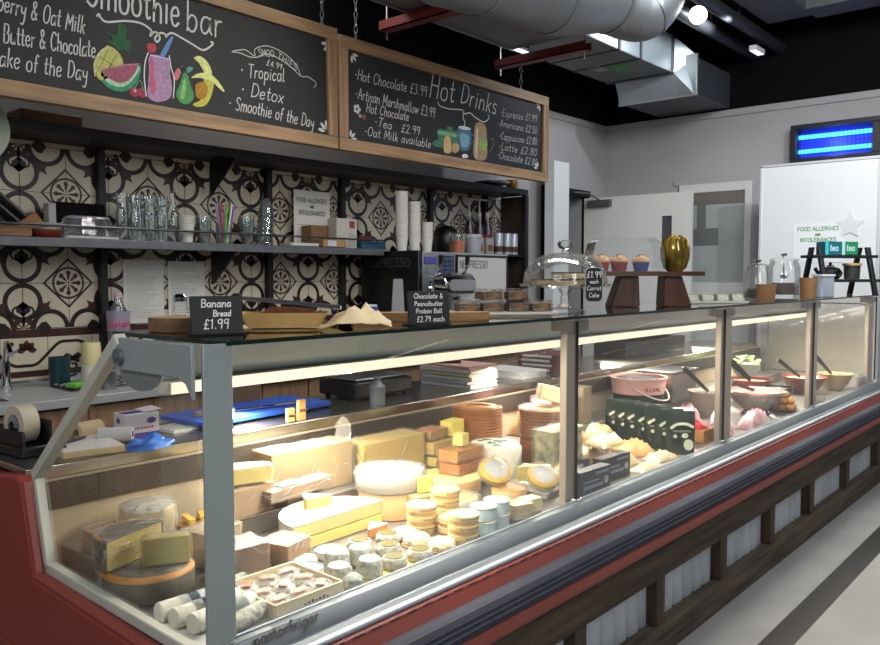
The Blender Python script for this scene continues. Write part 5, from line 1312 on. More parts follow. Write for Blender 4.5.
# glass jars, kraft pots, tub
def jar(label, loc, r, h):
    t = thing('glass_jar', label, 'jar', loc)
    MB().lathe([(0, 0), (r * .94, 0), (r, .01), (r, h * .82), (r * .86, h * .93), (r * .84, h), (r * .80, h), (r * .82, h * .92), (r * .955, h * .81), (r * .955, .012), (0, .008)], 34).build('jar', M_clear, t)
    MB().lathe([(0, h * 1.005), (r * .9, h * 1.005), (r * .92, h * 1.03), (r * .5, h * 1.085), (0, h * 1.10)], 30).build('lid', M_clear, t)
    MB().lathe([(0, h * 1.1), (.012, h * 1.1), (.011, h * 1.12), (.02, h * 1.15), (.02, h * 1.19), (0, h * 1.21)], 16).build('lid_knob', M_chrome, t)
    c = MB(); rr = random.Random(int(r * 1000)); hn = .075 if r > .09 else .05
    c.lathe([(0, .014), (r * .9, .014), (r * .93, .02), (r * .93, hn), (r * .6, hn + .008), (0, hn + .012)], 28)
    for k in range(40):
        a, q = rr.uniform(0, 6.28), r * .82 * math.sqrt(rr.random())
        c.ball(.013, (q * cos(a), q * sin(a), hn + .006), (1, .8, .7), 7, 5)
    o = c.build('nuts', mat('nut_brown', '3d1d12', 0.5, 0, .6, 55.0, .9, 55), t); tag(o, kind='stuff')
    return t
j1 = jar('smaller lidded glass jar of brown nuts in front of the larger jar', (4.463, 1.57, 1.2875), .072, .185)
j2 = jar('larger lidded glass jar with steel scoop and brown nuts', (5.359, 1.72, 1.2875), .100, .232)

scp = thing('jar_scoop', 'steel scoop standing inside the larger glass jar', 'scoop', (j2.location.x, j2.location.y, ZG + .118))
scp.scale = (1.2, 1.2, 1.2)
MB().tube([(-.03, -.01, .01), (.055, .02, .075)], .004, 8).build('handle', M_chrome, scp)
MB().lathe([(0, -.01), (.016, -.006), (.022, .012), (.02, .012), (.014, -.003), (0, -.007)], 16, 0, T(-.035, -.012, .006)).build('bowl', M_chrome, scp)
for loc, lb in (((4.282, 1.46, 1.2875), 'short brown kraft pot in front of the glass jars'), ((5.128, 1.50, 1.2875), 'taller brown kraft pot between the larger jar and the plastic tub')):
    tall = 'taller' in lb
    tag(MB().lathe([(0, 0), (.043, 0), (.050, .09 if not tall else .122), (.046, .09 if not tall else .122), (.039, .006), (0, .006)], 26).build('kraft_pot', mat('kraft_pot_brown', '8f6a45', 0.75, 0, .08, 20.0), loc=(loc[0], loc[1] - .0, loc[2])), lb, 'pot')
pt_ = thing('plastic_tub', 'translucent bluish plastic tub beside the black ladder stand', 'tub', (5.436, 1.50, 1.2875), -30)
pt_.scale = (1.35, 1.35, 1.65)
MB().prism(rrect(.075, .07, .015), 0, .078, 0).build('tub', pane_mat('tub_plastic', (.75, .82, .9), 1.2, .2, 0, 30, .35, (.72, .8, .9)), pt_, bevel=.003)
MB().prism(rrect(.083, .078, .016), .0782, .087).build('lid', mat('tub_lid_white', 'c9cdd3', 0.4), pt_, bevel=.002)

# black ladder stand with shelves
ls = thing('ladder_stand', 'black wooden A shaped stand with two shelves at the end of the counter glass', 'stand', (6.005, 1.56, 1.2875), -38)
ls.scale = (1.5, 1.5, 1.65)
M_blk = wood('black_wood', '0b0b0c', '1b1a1b', 'x', 8, .5, .1)
for sx in (-1, 1):
    for sy in (-1, 1):
        MB().prism([(sy * .085 - .01, 0), (sy * .085 + .01, 0), (sy * .025 + .01, .20), (sy * .025 - .01, .20)], sx * .125 - .009, sx * .125 + .009, 0, YZ).build('leg', M_blk, ls, bevel=.002)
for z, w, nm in ((.055, .14, 'lower_shelf'), (.155, .10, 'upper_shelf')):
    MB().box(-.165, .165, -w / 2, w / 2, z, z + .012).build(nm, M_blk, ls, bevel=.002)
Ml = T(*ls.location) @ RZ(-38) @ Matrix.Diagonal((1.5, 1.5, 1.65, 1))
def onl(x, y, z): return tuple(Ml @ Vector((x, y, z)))
for dx, hx, lb, nm in ((-.055, '0f5f70', 'teal tea box on the top shelf of the ladder stand', 'teal'), (.03, '1f7a52', 'green tea box on the top shelf of the ladder stand', 'green')):
    t = thing('tea_box', lb, 'box', onl(dx, 0, .1675), -38)
    t.scale = (1.5, 1.4, 1.65)
    MB().box(-.042, .042, -.035, .035, 0, .055).build('box', mat('tea_' + nm, hx, 0.45, 0, .15, 20.0), t, bevel=.002)
    tx = MB(); text(tx, 'tea', .026, T(-.02, -.0355, .018) @ FRONT, .004); tx.build('lettering', mat('tea_text', 'bcd8d8', 0.6), t, smooth=0)
    MB().box(-.042, -.026, -.0358, -.0352, .0, .055).build('side_band', mat('tea_band_' + nm, '39b0b0' if nm == 'teal' else '9fc9c0', 0.5), t, smooth=0)
ti = thing('iron_teapot', 'black cast iron teapot on the lower shelf of the ladder stand', 'teapot', onl(-.045, 0, .0675), -38)
ti.scale = (1.5, 1.5, 1.6)
MB().lathe([(0, 0), (.036, 0), (.05, .016), (.052, .028), (.04, .045), (.02, .052), (0, .053)], 26).build('body', mat('iron', '101011', 0.5, 0.2, .2, 60.0, .3), ti)
MB().lathe([(0, .0535), (.018, .0535), (.016, .058), (.006, .061), (.006, .066), (.009, .07), (0, .074)], 16).build('lid', MATS['iron'], ti)
MB().tube(smooth_line([(-.045, 0, .02), (-.065, 0, .03), (-.078, 0, .046)], 4), .008, 10).build('spout', MATS['iron'], ti)
MB().lathe([(.0, .001), (.01, .0)], 12, 0, T(0, -.05, .026) @ RX(90)).tube([(0.014 * cos(a), -.054, .026 + .014 * sin(a)) for a in [2 * pi * k / 14 for k in range(14)]], .004, 6, closed=True).build('side_ring', MATS['iron'], ti)
tn = thing('tea_caddy', 'dark tin with wooden lid on the lower shelf beside the teapot', 'tin', onl(.068, 0, .0675), -38)
tn.scale = (1.5, 1.5, 1.6)
MB().lathe([(0, 0), (.033, 0), (.036, .058), (0, .058)], 24).build('tin', mat('caddy_dark', '2c2f2a', 0.45), tn)
MB().lathe([(0, .0585), (.042, .0585), (.042, .068), (0, .068)], 24).build('lid', M_log, tn)

# ================================================================ service worktop behind the well
ZW = .9055
M_paper = mat('paper_sheet', 'd3d3d0', 0.8)
td = thing('tape_dispenser', 'black bench tape dispenser with clear tape roll on the end of the worktop', 'tape dispenser', (0.955, 2.454, 0.9055), 96)
q = MB(); q.box(-.10, .10, -.045, .045, 0, .03); q.box(-.10, .10, -.045, -.034, .03, .10); q.box(-.10, .10, .034, .045, .03, .075); q.box(.06, .10, -.034, .034, .03, .07)
q.build('base', mat('dispenser_black', '0e0e10', 0.4), td, bevel=.006)
MB().lathe([(.030, -.024), (.056, -.024), (.057, 0), (.056, .024), (.030, .024), (.030, -.024)], 36, 0, T(-.015, 0, .085) @ RX(90)).build('tape_roll', mat('tape_roll', 'b9ae98', 0.3), td)
MB().lathe([(.012, -.03), (.029, -.026), (.029, .026), (.012, .03), (.012, -.03)], 24, 0, T(-.015, 0, .085) @ RX(90)).build('hub', M_steel, td)
MB().box(.085, .115, -.028, .028, .07, .076).build('cutter', M_chrome, td)

op = thing('order_pad', 'thick cream order pad with white sheet and black clip on the worktop', 'pad', (1.097, 2.353, 0.9055), -10)
MB().box(-.085, .085, -.11, .11, 0, .018).build('pages', mat('pages_cream', 'c9b88c', 0.8), op, bevel=.001)
MB().box(-.083, .083, -.108, .108, .0182, .020).build('top_sheet', M_paper, op)
MB().box(-.092, -.06, -.05, .05, .0, .030).build('clip', MATS['dispenser_black'], op, bevel=.004)
Mo = T(*op.location) @ RZ(-10)
def ono(x, y, z=.0205): return tuple(Mo @ Vector((x, y, z)))
pn = thing('ballpoint_pen', 'dark blue ballpoint pen lying on the order pad', 'pen', ono(-.03, .02), 25)
MB().tube([(-.065, 0, .005), (.05, 0, .005), (.066, 0, .005)], .005, 10, 0, None, False, (1, 1, .3)).build('barrel', mat('pen_blue', '1d2c55', 0.3), pn)
MB().box(-.06, -.02, -.0012, .0012, .010, .012).build('clip', M_chrome, pn)
tag(MB().cb(0, 0, 0, .05, .03, .006).build('red_tag', mat('tag_red', 'a12328', 0.6), loc=ono(-.035, .085), rz=15, bevel=.002), 'small red tag lying at the back of the order pad', 'tag')
def roll(label, loc, rz, r, L, mside, mcore, green=False):
    t = thing('label_roll', label, 'label roll', loc, rz)
    M = T(0, 0, r) @ RY(90)
    MB().lathe([(r * .5, -L / 2), (r, -L / 2), (r, L / 2), (r * .5, L / 2), (r * .5, -L / 2)], 30, 0, M).build('paper', mside, t)
    MB().lathe([(r * .42, -L / 2 - .001), (r * .5, -L / 2 - .001), (r * .5, L / 2 + .001), (r * .42, L / 2 + .001), (r * .42, -L / 2 - .001)], 24, 0, M).build('core', mcore, t)
    return t
roll('cream label roll with green core behind the order pad', (1.166, 2.474, 0.9055), 12, .030, .085, mat('roll_cream', 'd2b894', 0.7), mat('core_green', '5f7f2c', 0.7))
roll('white label roll with dark core beside the blue gloves', (1.205, 2.371, 0.9055), -38, .024, .10, mat('roll_white', 'd0d0d2', 0.6), mat('core_dark', '2a2320', 0.7))
gb = thing('glove_box', 'white disposable glove box with purple print on the service worktop', 'box', (1.299, 2.417, 0.9055), -4)
MB().box(-.055, .055, -.045, .045, 0, .078).build('carton', mat('glovebox_white', 'd5d3da', 0.6), gb, bevel=.002)
q = MB(); q.box(-.0555, .0555, -.0455, -.045, 0, .018); q.box(-.0555, -.055, -.045, .045, 0, .018)
q.build('purple_band', mat('band_purple', '4a3aa0', 0.5), gb, smooth=0)
q = MB(); q.prism([(x * 1.0, y) for x, y in circ(.012, 14)], 0, .0006, 0, T(.028, -.0453, .055) @ FRONT @ Matrix.Diagonal((1.3, .8, 1, 1))); q.prism(circ(.012, 14), 0, .0006, 0, T(-.0553, .01, .055) @ SIDE @ Matrix.Diagonal((1.2, .8, 1, 1)))
q.build('logo_oval', mat('logo_blue', '2c3f8f', 0.5), gb, smooth=0)
q = MB()
for k in range(7): q.box(-.045 + .012 * k, -.036 + .012 * k, -.0456, -.045, .030, .036)
q.build('print_row', mat('print_red', 'b0506a', 0.6), gb, smooth=0)
MB().box(-.05, .03, -.02, .02, .0782, .080).build('opening', mat('open_violet', '352a80', 0.7), gb, smooth=0)
MB().box(.02, .075, -.04, .04, .0785, .0805, 0, RY(-6)).build('flap', MATS['glovebox_white'], gb, smooth=0)
gl = MB(); n, k_ = 16, 12
def heap(mb, rx, ry, h, n=18, k=10, amp=.25, f=26, seed=0, m=0):
    vs = []
    for i in range(k + 1):
        t = i / k
        for j in range(n):
            a = 2 * pi * j / n
            rr = (1 - t) ** .6
            w = 1 + amp * noise.noise((cos(a) * 2 + seed, sin(a) * 2, t * 3))
            x, y = rx * rr * w * cos(a), ry * rr * w * sin(a)
            z = h * (t ** .8) * (1 + amp * 1.2 * noise.noise((x * f + seed, y * f, 1.7))) if i else 0
            vs.append((x, y, max(0, z)))
    b = len(vs)
    fs = [(i * n + j, i * n + (j + 1) % n, (i + 1) * n + (j + 1) % n, (i + 1) * n + j) for i in range(k) for j in range(n)]
    fs += [tuple(range(n - 1, -1, -1)), tuple(range(k * n, (k + 1) * n))]
    return mb.add(vs, fs, m)
tag(heap(gl, .085, .045, .035, 26, 10, .5, 40, 3).build('plastic_gloves', mat('glove_blue', '1a6fd0', 0.35, 0, .15, 30.0, .3), loc=(1.240, 2.230, 0.9055), rz=6, smooth=80), 'crumpled bright blue plastic gloves in front of the glove box', 'gloves')
bl = tag(MB().prism(rrect(.60, .27, .02), 0, .016).build('chopping_board', mat('board_blue', '2452b4', 0.5, 0, .06, 12.0), loc=(1.786, 2.486, 0.9055), rz=4, bevel=.003), 'large blue plastic chopping board lying on the service worktop', 'chopping board')
Mb = T(*bl.location) @ RZ(4)
kn = thing('cheese_knife', 'long cheese knife with pale wooden handle lying on the blue board', 'knife', tuple(Mb @ Vector((-.1, -.03, .0165))), -8)
MB().prism([(0, -.016), (.30, -.012), (.335, .004), (.30, .014), (0, .016)], .006, .0085).build('blade', M_chrome, kn)
MB().prism([(-.15, -.014), (-.02, -.011), (.0, -.014), (.005, .014), (-.02, .012), (-.15, .015)], 0, .017).build('handle', mat('handle_beech', 'a98a5c', 0.6, 0, .12, 20.0), kn, bevel=.004)
tag(MB().box(-.10, .10, -.07, .07, 0, .004).box(-.09, .10, -.06, .06, .0041, .007).build('wrapping_sheet', mat('sheet_grey', 'b9bdb6', 0.5), loc=(1.481, 2.443, 0.9055), rz=10, smooth=0), 'loose grey wrapping sheets under the corner of the blue board', 'sheet')
bl.location.z += .0075; kn.location.z += .0075
for (loc, lb, h) in (((1.778, 2.185, 0.9055), 'small wooden price clip at the worktop edge, nearer the corner post', .05), ((1.827, 2.100, 0.9055), 'taller wooden price clip at the worktop edge beside the blue board', .075)):
    t = thing('price_clip', lb, 'clip', (loc[0], 2.236, ZW), 0, 'wooden price clips on the worktop edge')
    MB().box(-.016, .016, -.006, .010, 0, h).build('peg', mat('peg_wood', 'b88a4d', 0.6, 0, .1, 20.0), t, bevel=.003)
    MB().tube([(-.018, -.008, h * .5), (.018, -.008, h * .5)], .004, 8).build('spring', M_steel, t)
# stack of ring binders / order books and the phone on it
bx, by = 2.93, 2.42
cols = [('book_white', 'c9c9c8'), ('book_grey', 'aeb0b4'), ('book_white', 'c9c9c8'), ('book_cream', 'cfc39a'), ('book_white', 'c9c9c8'), ('book_pink', 'c9a09a')]
zz = ZW
for i, (nm, hx) in enumerate(cols):
    h = (.020, .014, .018, .016, .020, .012)[i]
    lb = ('bottom book of the stack of order books on the worktop', 'grey order book second from the bottom of the stack', 'white order book third from the bottom of the stack', 'cream edged order book fourth from the bottom of the stack', 'white order book just below the pink one', 'pink covered order book on top of the stack')[i]
    t = thing('order_book', lb, 'book', (bx + (.004, -.006, .006, 0, -.004, .003)[i], by, zz), (1, -2, 2, 0, 3, -2)[i], 'order books stacked on the worktop')
    MB().box(-.105, .105, -.15, .15, 0, .002).box(-.105, .105, -.15, .15, h - .002, h).box(-.105, -.103, -.15, .15, 0, h).build('cover', mat(nm, hx, 0.6), t, smooth=0)
    MB().box(-.102, .100, -.147, .147, .0022, h - .0022).build('pages', mat('book_pages', 'd0cbb8', 0.8), t, smooth=0)
    zz += h + .0004
ph = thing('black_handset', 'black handset lying on top of the stack of order books', 'phone', (bx - .04, by + .05, zz), 40)
MB().prism(rrect(.05, .15, .012), 0, .018).build('body', MATS['dispenser_black'], ph, bevel=.004)
MB().box(-.018, .018, .0, .055, .0182, .0188).build('screen', mat('screen_dark', '1c2326', 0.15), ph, smooth=0)
for i in range(3):
    t = tag(MB().box(-.105, .105, -.148, .148, 0, .012).build('paper_ream', mat('ream_white', 'd6d6d4', 0.8, 0, .03, 30.0), loc=(3.36 + .006 * i, 2.43, ZW + .0125 * i), rz=3 - 4 * i, bevel=.001), ('bottom' if i == 0 else 'middle' if i == 1 else 'top') + ' white paper pile beside the stack of order books', 'paper', 'white paper piles on the worktop')
for i in range(4):
    t = thing('snack_carton', ('bottom', 'second lowest', 'second highest', 'top')[i] + ' maroon and white carton of the pile behind the glass post', 'carton', (3.72, 2.43, ZW + .0245 * i), 4 * (i % 2), 'maroon cartons behind the glass post')
    MB().box(-.13, .13, -.12, .12, 0, .024).build('carton', mat('carton_maroon', '5f2f2c', 0.6, 0, .1, 20.0), t, bevel=.001)
    MB().box(-.1315, -.1302, -.09, .09, .006, .019).build('label', M_paper, t, smooth=0)
bg = tag(MB().prism([(-.07, -.02), (.07, -.02), (.07, .02), (-.07, .02)], 0, .13).build('brown_bag', mat('bag_brown', '6e5640', 0.8, 0, .12, 8.0, .2), loc=(1.86, 2.637, ZW), rz=-8, bevel=.006), 'folded brown paper bag standing behind the blue board', 'bag')
wsx = thing('weighing_scale', 'black counter scale on the service worktop behind the wooden clips', 'scale', (2.42, 2.52, ZW), 0)
MB().box(-.17, .17, -.12, .12, 0.01, .075).build('body', MATS['dispenser_black'], wsx, bevel=.01)
MB().box(-.16, .16, -.11, .11, .08, .088).build('pan', M_steel, wsx, bevel=.003)
MB().box(-.12, .12, .13, .15, .10, .24).box(-.02, .02, .11, .14, .02, .12).build('display_head', MATS['dispenser_black'], wsx, bevel=.006)
for sx in (-1, 1): MB().cyl(.012, 0, .012, 12, 0, T(.14 * sx, -.09, 0)).cyl(.012, 0, .012, 12, 0, T(.14 * sx, .09, 0)).build('foot_pair', M_dark, wsx)
tag(MB().lathe([(0, 0), (.03, 0), (.032, .07), (.014, .09), (.014, .11), (0, .11)], 20).build('spray_bottle', mat('spray_white', '7d8488', 0.4), loc=(2.27, 2.30, ZW)), 'small white squeeze bottle in front of the black scale', 'bottle')
# black crate behind the second glass bay
cr = thing('black_crate', 'black plastic crate with bunched produce on the service worktop behind the second glass bay', 'crate', (4.95, 2.50, ZW), 0)
q = MB(); q.box(-.42, .42, -.12, .12, 0, .008); q.box(-.42, .42, -.12, -.112, .008, .10); q.box(-.42, .42, .112, .12, .008, .10); q.box(-.42, -.412, -.112, .112, .008, .10); q.box(.412, .42, -.112, .112, .008, .10)
q.build('tray', MATS['dispenser_black'], cr, bevel=.003)
q = MB()
for k in range(5): q.box(-.40 + .165 * k, -.27 + .165 * k, -.1205, -.1195, .03, .075)
q.build('ribbing', mat('crate_rib', '242326', 0.5), cr, smooth=0)
for i, x in enumerate((.135, .235, .335)):
    t = MB().ball(.045, (0, 0, .0345), (1, .8, .75), 16, 10)
    tag(t.build('bread_roll', mat('roll_brown', '6b3a22', 0.7, 0, .3, 30.0), loc=(4.95 + x, 2.50, ZW + .0085), rz=8 * i), ('glazed brown roll in the black crate, nearest the middle', 'glazed brown roll in the black crate, between two others', 'glazed brown roll in the black crate, at its far end')[i], 'roll', 'brown rolls in the black crate')

# ================================================================ cheeses in the well
ZD = .6405
def ch(name, col, var=.06, sc=20, rough=.55, bump=.12, bs=60, col2=None): return mat(name, col, rough, 0, var, sc, bump, bs, None, col2, sss=0.0)
M_paste = ch('paste_pale', 'e3cf93'); M_yel = ch('paste_yellow', 'e6bf55'); M_yel2 = ch('paste_butter', 'e8d27a'); M_or = ch('paste_orange', 'd27a0c')
M_white_r = ch('bloomy_rind', 'efebdd', .04, 30, .7, .25); M_beige = ch('rind_beige', 'b98c52', .12, 14); M_brown = ch('rind_brown', '8a6340', .25, 16, .6, .3)
M_grey = ch('rind_grey', '5b5648', .35, 22, .8, .5, 40); M_greytop = ch('rind_grey_top', '6f6c66', .4, 30, .5, .5, 40); M_ochre = ch('rind_ochre', 'b8803f', .2, 20)
M_ash = ch('ash_rind', '82847a', .3, 55, .8, .5, 70, 'bfbdb0'); M_ash2 = ch('ash_rind_blue', '66726f', .3, 60, .8, .5, 70, 'aab0a9'); M_olive = ch('herb_top', '5f5728', .3, 50)
M_blue = mat('blue_vein', 'd9cf9f', .6, 0, 0, 26.0, .15, 50, None, '4f6660', detail=6); M_bask = ch('basket_rind', 'a0693f', .2, 20, .7, .5)
M_wood = wood('poplar', 'c39c62', 'dcbc86', 'x', 5, .6, .05); M_box = ch('carton_beige', 'd0a873', .05, 10)
riser = MB(); riser.box(.94, 6.2, 1.985, 2.165, .6402, .70); part(riser, 'display_step', MATS['deck_steel'], bevel=.003)
ZR = .7005

def block(name, label, loc, sx, sy, sz, m, rz=0, wrap=None, rind=None, cat='cheese', group=None, top=None, bevel=.004, poly=None, tilt=None, seed=0):
    t = thing(name, label, cat, loc, rz, group)
    if tilt: t.rotation_euler = (R(tilt[0]), R(tilt[1]), R(rz))
    P = poly or [(-sx / 2, -sy / 2), (sx / 2, -sy / 2), (sx / 2, sy / 2), (-sx / 2, sy / 2)]
    MB().prism(P, .0006, sz).build('paste', m, t, bevel=bevel, seg=2)
    if rind:
        b_ = sx * .5
        MB().box(-b_ - .0005, b_ + .0005, sy / 2 - .001, sy / 2 + .004, .001, sz - .001).build('rind', rind, t, bevel=.001)
    if top:
        MB().prism([(x * .98, y * .98) for x, y in P], sz + .0002, sz + .004).build('top_rind', top, t, bevel=.001)
    if wrap: film(t, P, sz + (.004 if top else 0), wrap, seed=seed)
    return t
def wheel(name, label, loc, r, h, mside, mtop, cat='cheese', group=None, rim=None, wrap=None, bev=.006, seed=0, rz=0):
    t = thing(name, label, cat, loc, rz, group)
    MB().lathe([(0, .0006), (r - bev, .0006), (r, bev), (r, h - bev), (r - bev, h), (0, h)], 40, 0, None, [0, 0, 0, 1 if rim is None else 2, 1]).build('body', [mside, mtop, rim or mtop], t, smooth=50)
    if wrap: film(t, circ(r, 30), h, wrap, seed=seed)
    return t

# --- the end of the well under the end glass
tw_ = wheel('tomme_cheese', 'whole grey rinded cheese wheel lying flat under the cut half wheel', (1.000, 1.815, ZD), .108, .072, M_grey, M_greytop, rim=M_ochre, bev=.012)
hw = thing('half_tomme', 'half wheel of grey rinded cheese with pale cut face, lying on the whole wheel', 'cheese', (.988, 1.855, ZD + .0735), 18)
half = [(.092 * cos(R(a)), .092 * sin(R(a))) for a in range(0, 181, 9)]
MB().prism(half, .0006, .072).build('paste', M_yel2, hw, bevel=.003)
rd = MB(); n_ = len(half)
ro = [(x * 1.035, y * 1.035) for x, y in half]
rd.add([(x, y, .001) for x, y in ro] + [(x, y, .072) for x, y in ro], [(i, i + 1, n_ + i + 1, n_ + i) for i in range(n_ - 1)]); rd.build('rind', M_grey, hw, smooth=60)
MB().prism(half, .0724, .0750).build('top_rind', M_greytop, hw); film(hw, half, .075, MF, seed=4)
MB().prism([(x * 1.04, y * 1.04) for x, y in half[1:-1]] + [(x * .93, y * .93) for x, y in half[1:-1]][::-1], .0722, .0765).build('ochre_rim', M_ochre, hw, smooth=0)
block('tomme_wedge', 'pale green yellow wedge in film leaning on the half wheel', (1.030, 1.785, ZD + .0735), .10, .045, .068, ch('paste_green', 'd5c578'), -30, MF, M_grey, seed=9, poly=[(-.056, -.022), (.056, -.02), (.050, .022), (-.046, .024)])
block('wrapped_wedge', 'film wrapped cheese piece at the end glass behind the whole grey wheel', (.990, 1.934, ZD), .10, .05, .055, M_paste, 10, MFh, seed=2)
block('wrapped_wedge', 'small film wrapped cheese on the deck below the air grille, beside the end glass', (1.005, 2.055, ZR), .085, .07, .05, M_beige, 0, MFh, seed=5)
wheel('wrapped_cheese', 'round film wrapped cheese standing behind the half wheel', (1.135, 2.06, ZR), .070, .085, M_paste, M_white_r, wrap=MFh, seed=6)
sbd = tag(MB().prism(rrect(.15, .10, .01), 0, .010).build('slicing_board', M_wood, loc=(1.29, 2.035, ZR + .0003), rz=4, bevel=.002), 'small wooden slicing board below the air grille behind the corner post', 'board')
for i, (dx, lb) in enumerate(((-.045, 'cheese stick on the small slicing board, at its corner post end'), (.0, 'cheese stick in the middle of the small slicing board'), (.045, 'cheese stick on the small slicing board, at the film block end'))):
    block('cheese_stick', lb, (1.29 + dx, 2.035, ZR + .011), .07, .018, .018, M_yel, 78 - 9 * i, cat='cheese', group='cheese sticks on the slicing board')
block('wrapped_round', 'film wrapped pale cheese behind the corner post, next to the half wheel', (1.225, 1.89, ZD), .125, .10, .095, ch('paste_tan', 'd7b98a'), 12, MFh, seed=7)
block('wrapped_round', 'brown wrapped cheese behind the corner post, lower and nearer than the pale one', (1.222, 1.745, ZD), .10, .10, .085, M_brown, -8, MFh, seed=8)
# white logs at the corner
tag(MB().box(-.10, .12, -.09, .10, 0, .0015).build('white_paper', M_paper, loc=(1.02, 1.545, ZD), rz=-3, smooth=0), 'white paper sheet under the goat cheese logs at the corner', 'paper')
lg0 = None
for i, (y, dx, lb) in enumerate(((1.625, -.005, 'white goat cheese log lying farthest from the front glass'), (1.575, .0, 'white goat cheese log in the middle of the three at the corner'), (1.525, .012, 'white goat cheese log of the corner three, nearest the front glass'))):
    if lg0 is None:
        lg0 = thing('goat_log', lb, 'cheese', (1.005 + dx, y, ZD + .002), -4, 'goat cheese logs at the corner')
        MB().lathe([(0, -.085), (.018, -.085), (.023, -.080), (.023, .080), (.018, .085), (0, .085)], 24, 0, T(0, 0, .0235) @ RY(90)).build('log', M_white_r, lg0)
        MB().lathe([(.0237, -.035), (.0237, .055), (.0237, -.035)], 24, 0, T(0, 0, .0238) @ RY(90)).build('paper_band', mat('band_white', 'd2d5d2', .6, 0, .05, 30.0), lg0)
        MB().lathe([(.0242, -.012), (.0242, .012), (.0242, -.012)], 24, 0, T(0, 0, .0238) @ RY(90)).build('blue_stripe', mat('stripe_teal', '3d5663', .6), lg0)
    else: dup(lg0, (1.005 + dx, y, ZD + .002), -4 + 3 * i, lb)
ash0 = tag(MB().lathe([(0, -.062), (.014, -.062), (.021, -.054), (.022, 0), (.021, .054), (.014, .062), (0, .062)], 22, 0, T(0, 0, .0225) @ RY(90)).build('ash_log', M_ash, loc=(1.035, 1.466, ZD), rz=14), 'grey mottled goat cheese log beside the wooden tray at the front glass', 'cheese')
tag(MB().lathe([(0, -.05), (.014, -.05), (.020, -.044), (.021, 0), (.020, .044), (.014, .05), (0, .05)], 22, 0, T(0, 0, .0215) @ RY(90)).build('ash_log', M_ash2, loc=(1.125, 1.652, ZD), rz=10), 'bluish grey goat cheese log behind the wooden tray at the corner post', 'cheese')

# --- wooden tray of paper labelled rounds
M_traywood = wood('tray_poplar', 'd6c096', 'ebddbd', 'x', 5, .7, .1)
tr_ = thing('wooden_tray', 'shallow wooden tray of small cheeses with red labels at the front glass', 'tray', (1.195, 1.535, ZD), -1)
MB().box(-.098, .098, -.098, .098, 0, .004).build('base', M_traywood, tr_)
for a in ((-.10, .10, -.102, -.097), (-.10, .10, .097, .102)): MB().box(a[0], a[1], a[2], a[3], 0, .040).build('long_side', M_traywood, tr_, bevel=.001)
for a in ((-.102, -.097), (.097, .102)): MB().box(a[0], a[1], -.097, .097, 0, .040).build('short_side', M_traywood, tr_, bevel=.001)
q = MB()
for k in range(7): q.box(-.02 + .011 * k, -.013 + .011 * k, -.1026, -.1021, .016, .020 + .002 * (k % 3))
q.build('stamped_print', mat('stamp_ink', '6b5a3a', .8), tr_, smooth=0)
rl0 = None; M_redlab = mat('label_red', 'bf2f14', .5, 0, 0, 60.0, 0, None, None, 'd97a5c')
for i in range(3):
    for j in range(3):
        lb = 'red labelled white cheese, %s, %s row of the wooden tray' % (('corner post end', 'middle', 'ash cheese end')[i], ('front', 'middle', 'back')[j])
        loc = (1.195 - .0615 + .0615 * i + random.uniform(-.0008, .0008), 1.535 - .0615 + .0615 * j, ZD + .0045); rz = random.uniform(-50, 50)
        if rl0 is None:
            rl0 = thing('labelled_round', lb, 'cheese', loc, rz, 'red labelled cheeses in the wooden tray')
            MB().lathe([(0, .0005), (.024, .0005), (.028, .005), (.028, .020), (.022, .026), (0, .026)], 24).build('round', M_white_r, rl0)
            MB().prism(rrect(.040, .024, .003), .0335, .0345).build('label', M_redlab, rl0, smooth=0)
            film(rl0, circ(.027, 14), .028, MF, .0022, .0022)
        else: dup(rl0, loc, rz, lb)

# --- parcels and wedges beside the corner post
block('paper_parcel', 'cheese wrapped in brown tinted film behind the wooden tray', (1.356, 1.735, ZD), .10, .095, .062, ch('parcel_tan', 'b5834a', .15, 20, .5, .4), 14, MFh, seed=11)
block('wrapped_cheese', 'film wrapped orange edged cheese under the pale yellow wedge', (1.43, 2.035, ZR), .15, .10, .085, M_beige, 5, MFh, seed=12)
block('yellow_wedge', 'pale yellow wedge lying on the film wrapped cheese next to the corner post', (1.43, 2.03, ZR + .094), .16, .10, .05, M_yel2, -24, MF, seed=13, poly=[(-.08, -.045), (.085, -.02), (.06, .03), (-.07, .05)])
block('brown_slab', 'brown rinded slab in film behind the half brie', (1.555, 2.03, ZR), .05, .05, .03, M_brown, 0, seed=14)
block('brown_slab', 'long brown rinded slab in film with a white label, behind the half brie', (1.60, 1.99, ZR + .031), .26, .06, .034, ch('slab_brown', '9a7550', .25, 12), 6, MFh, seed=15, top=None)
tag(MB().box(-.04, .04, -.022, .022, 0, .0012).build('white_label', M_paper, loc=(1.56, 1.985, ZR + .0735), rz=8, smooth=0), 'blank white label lying on the brown slab', 'label')
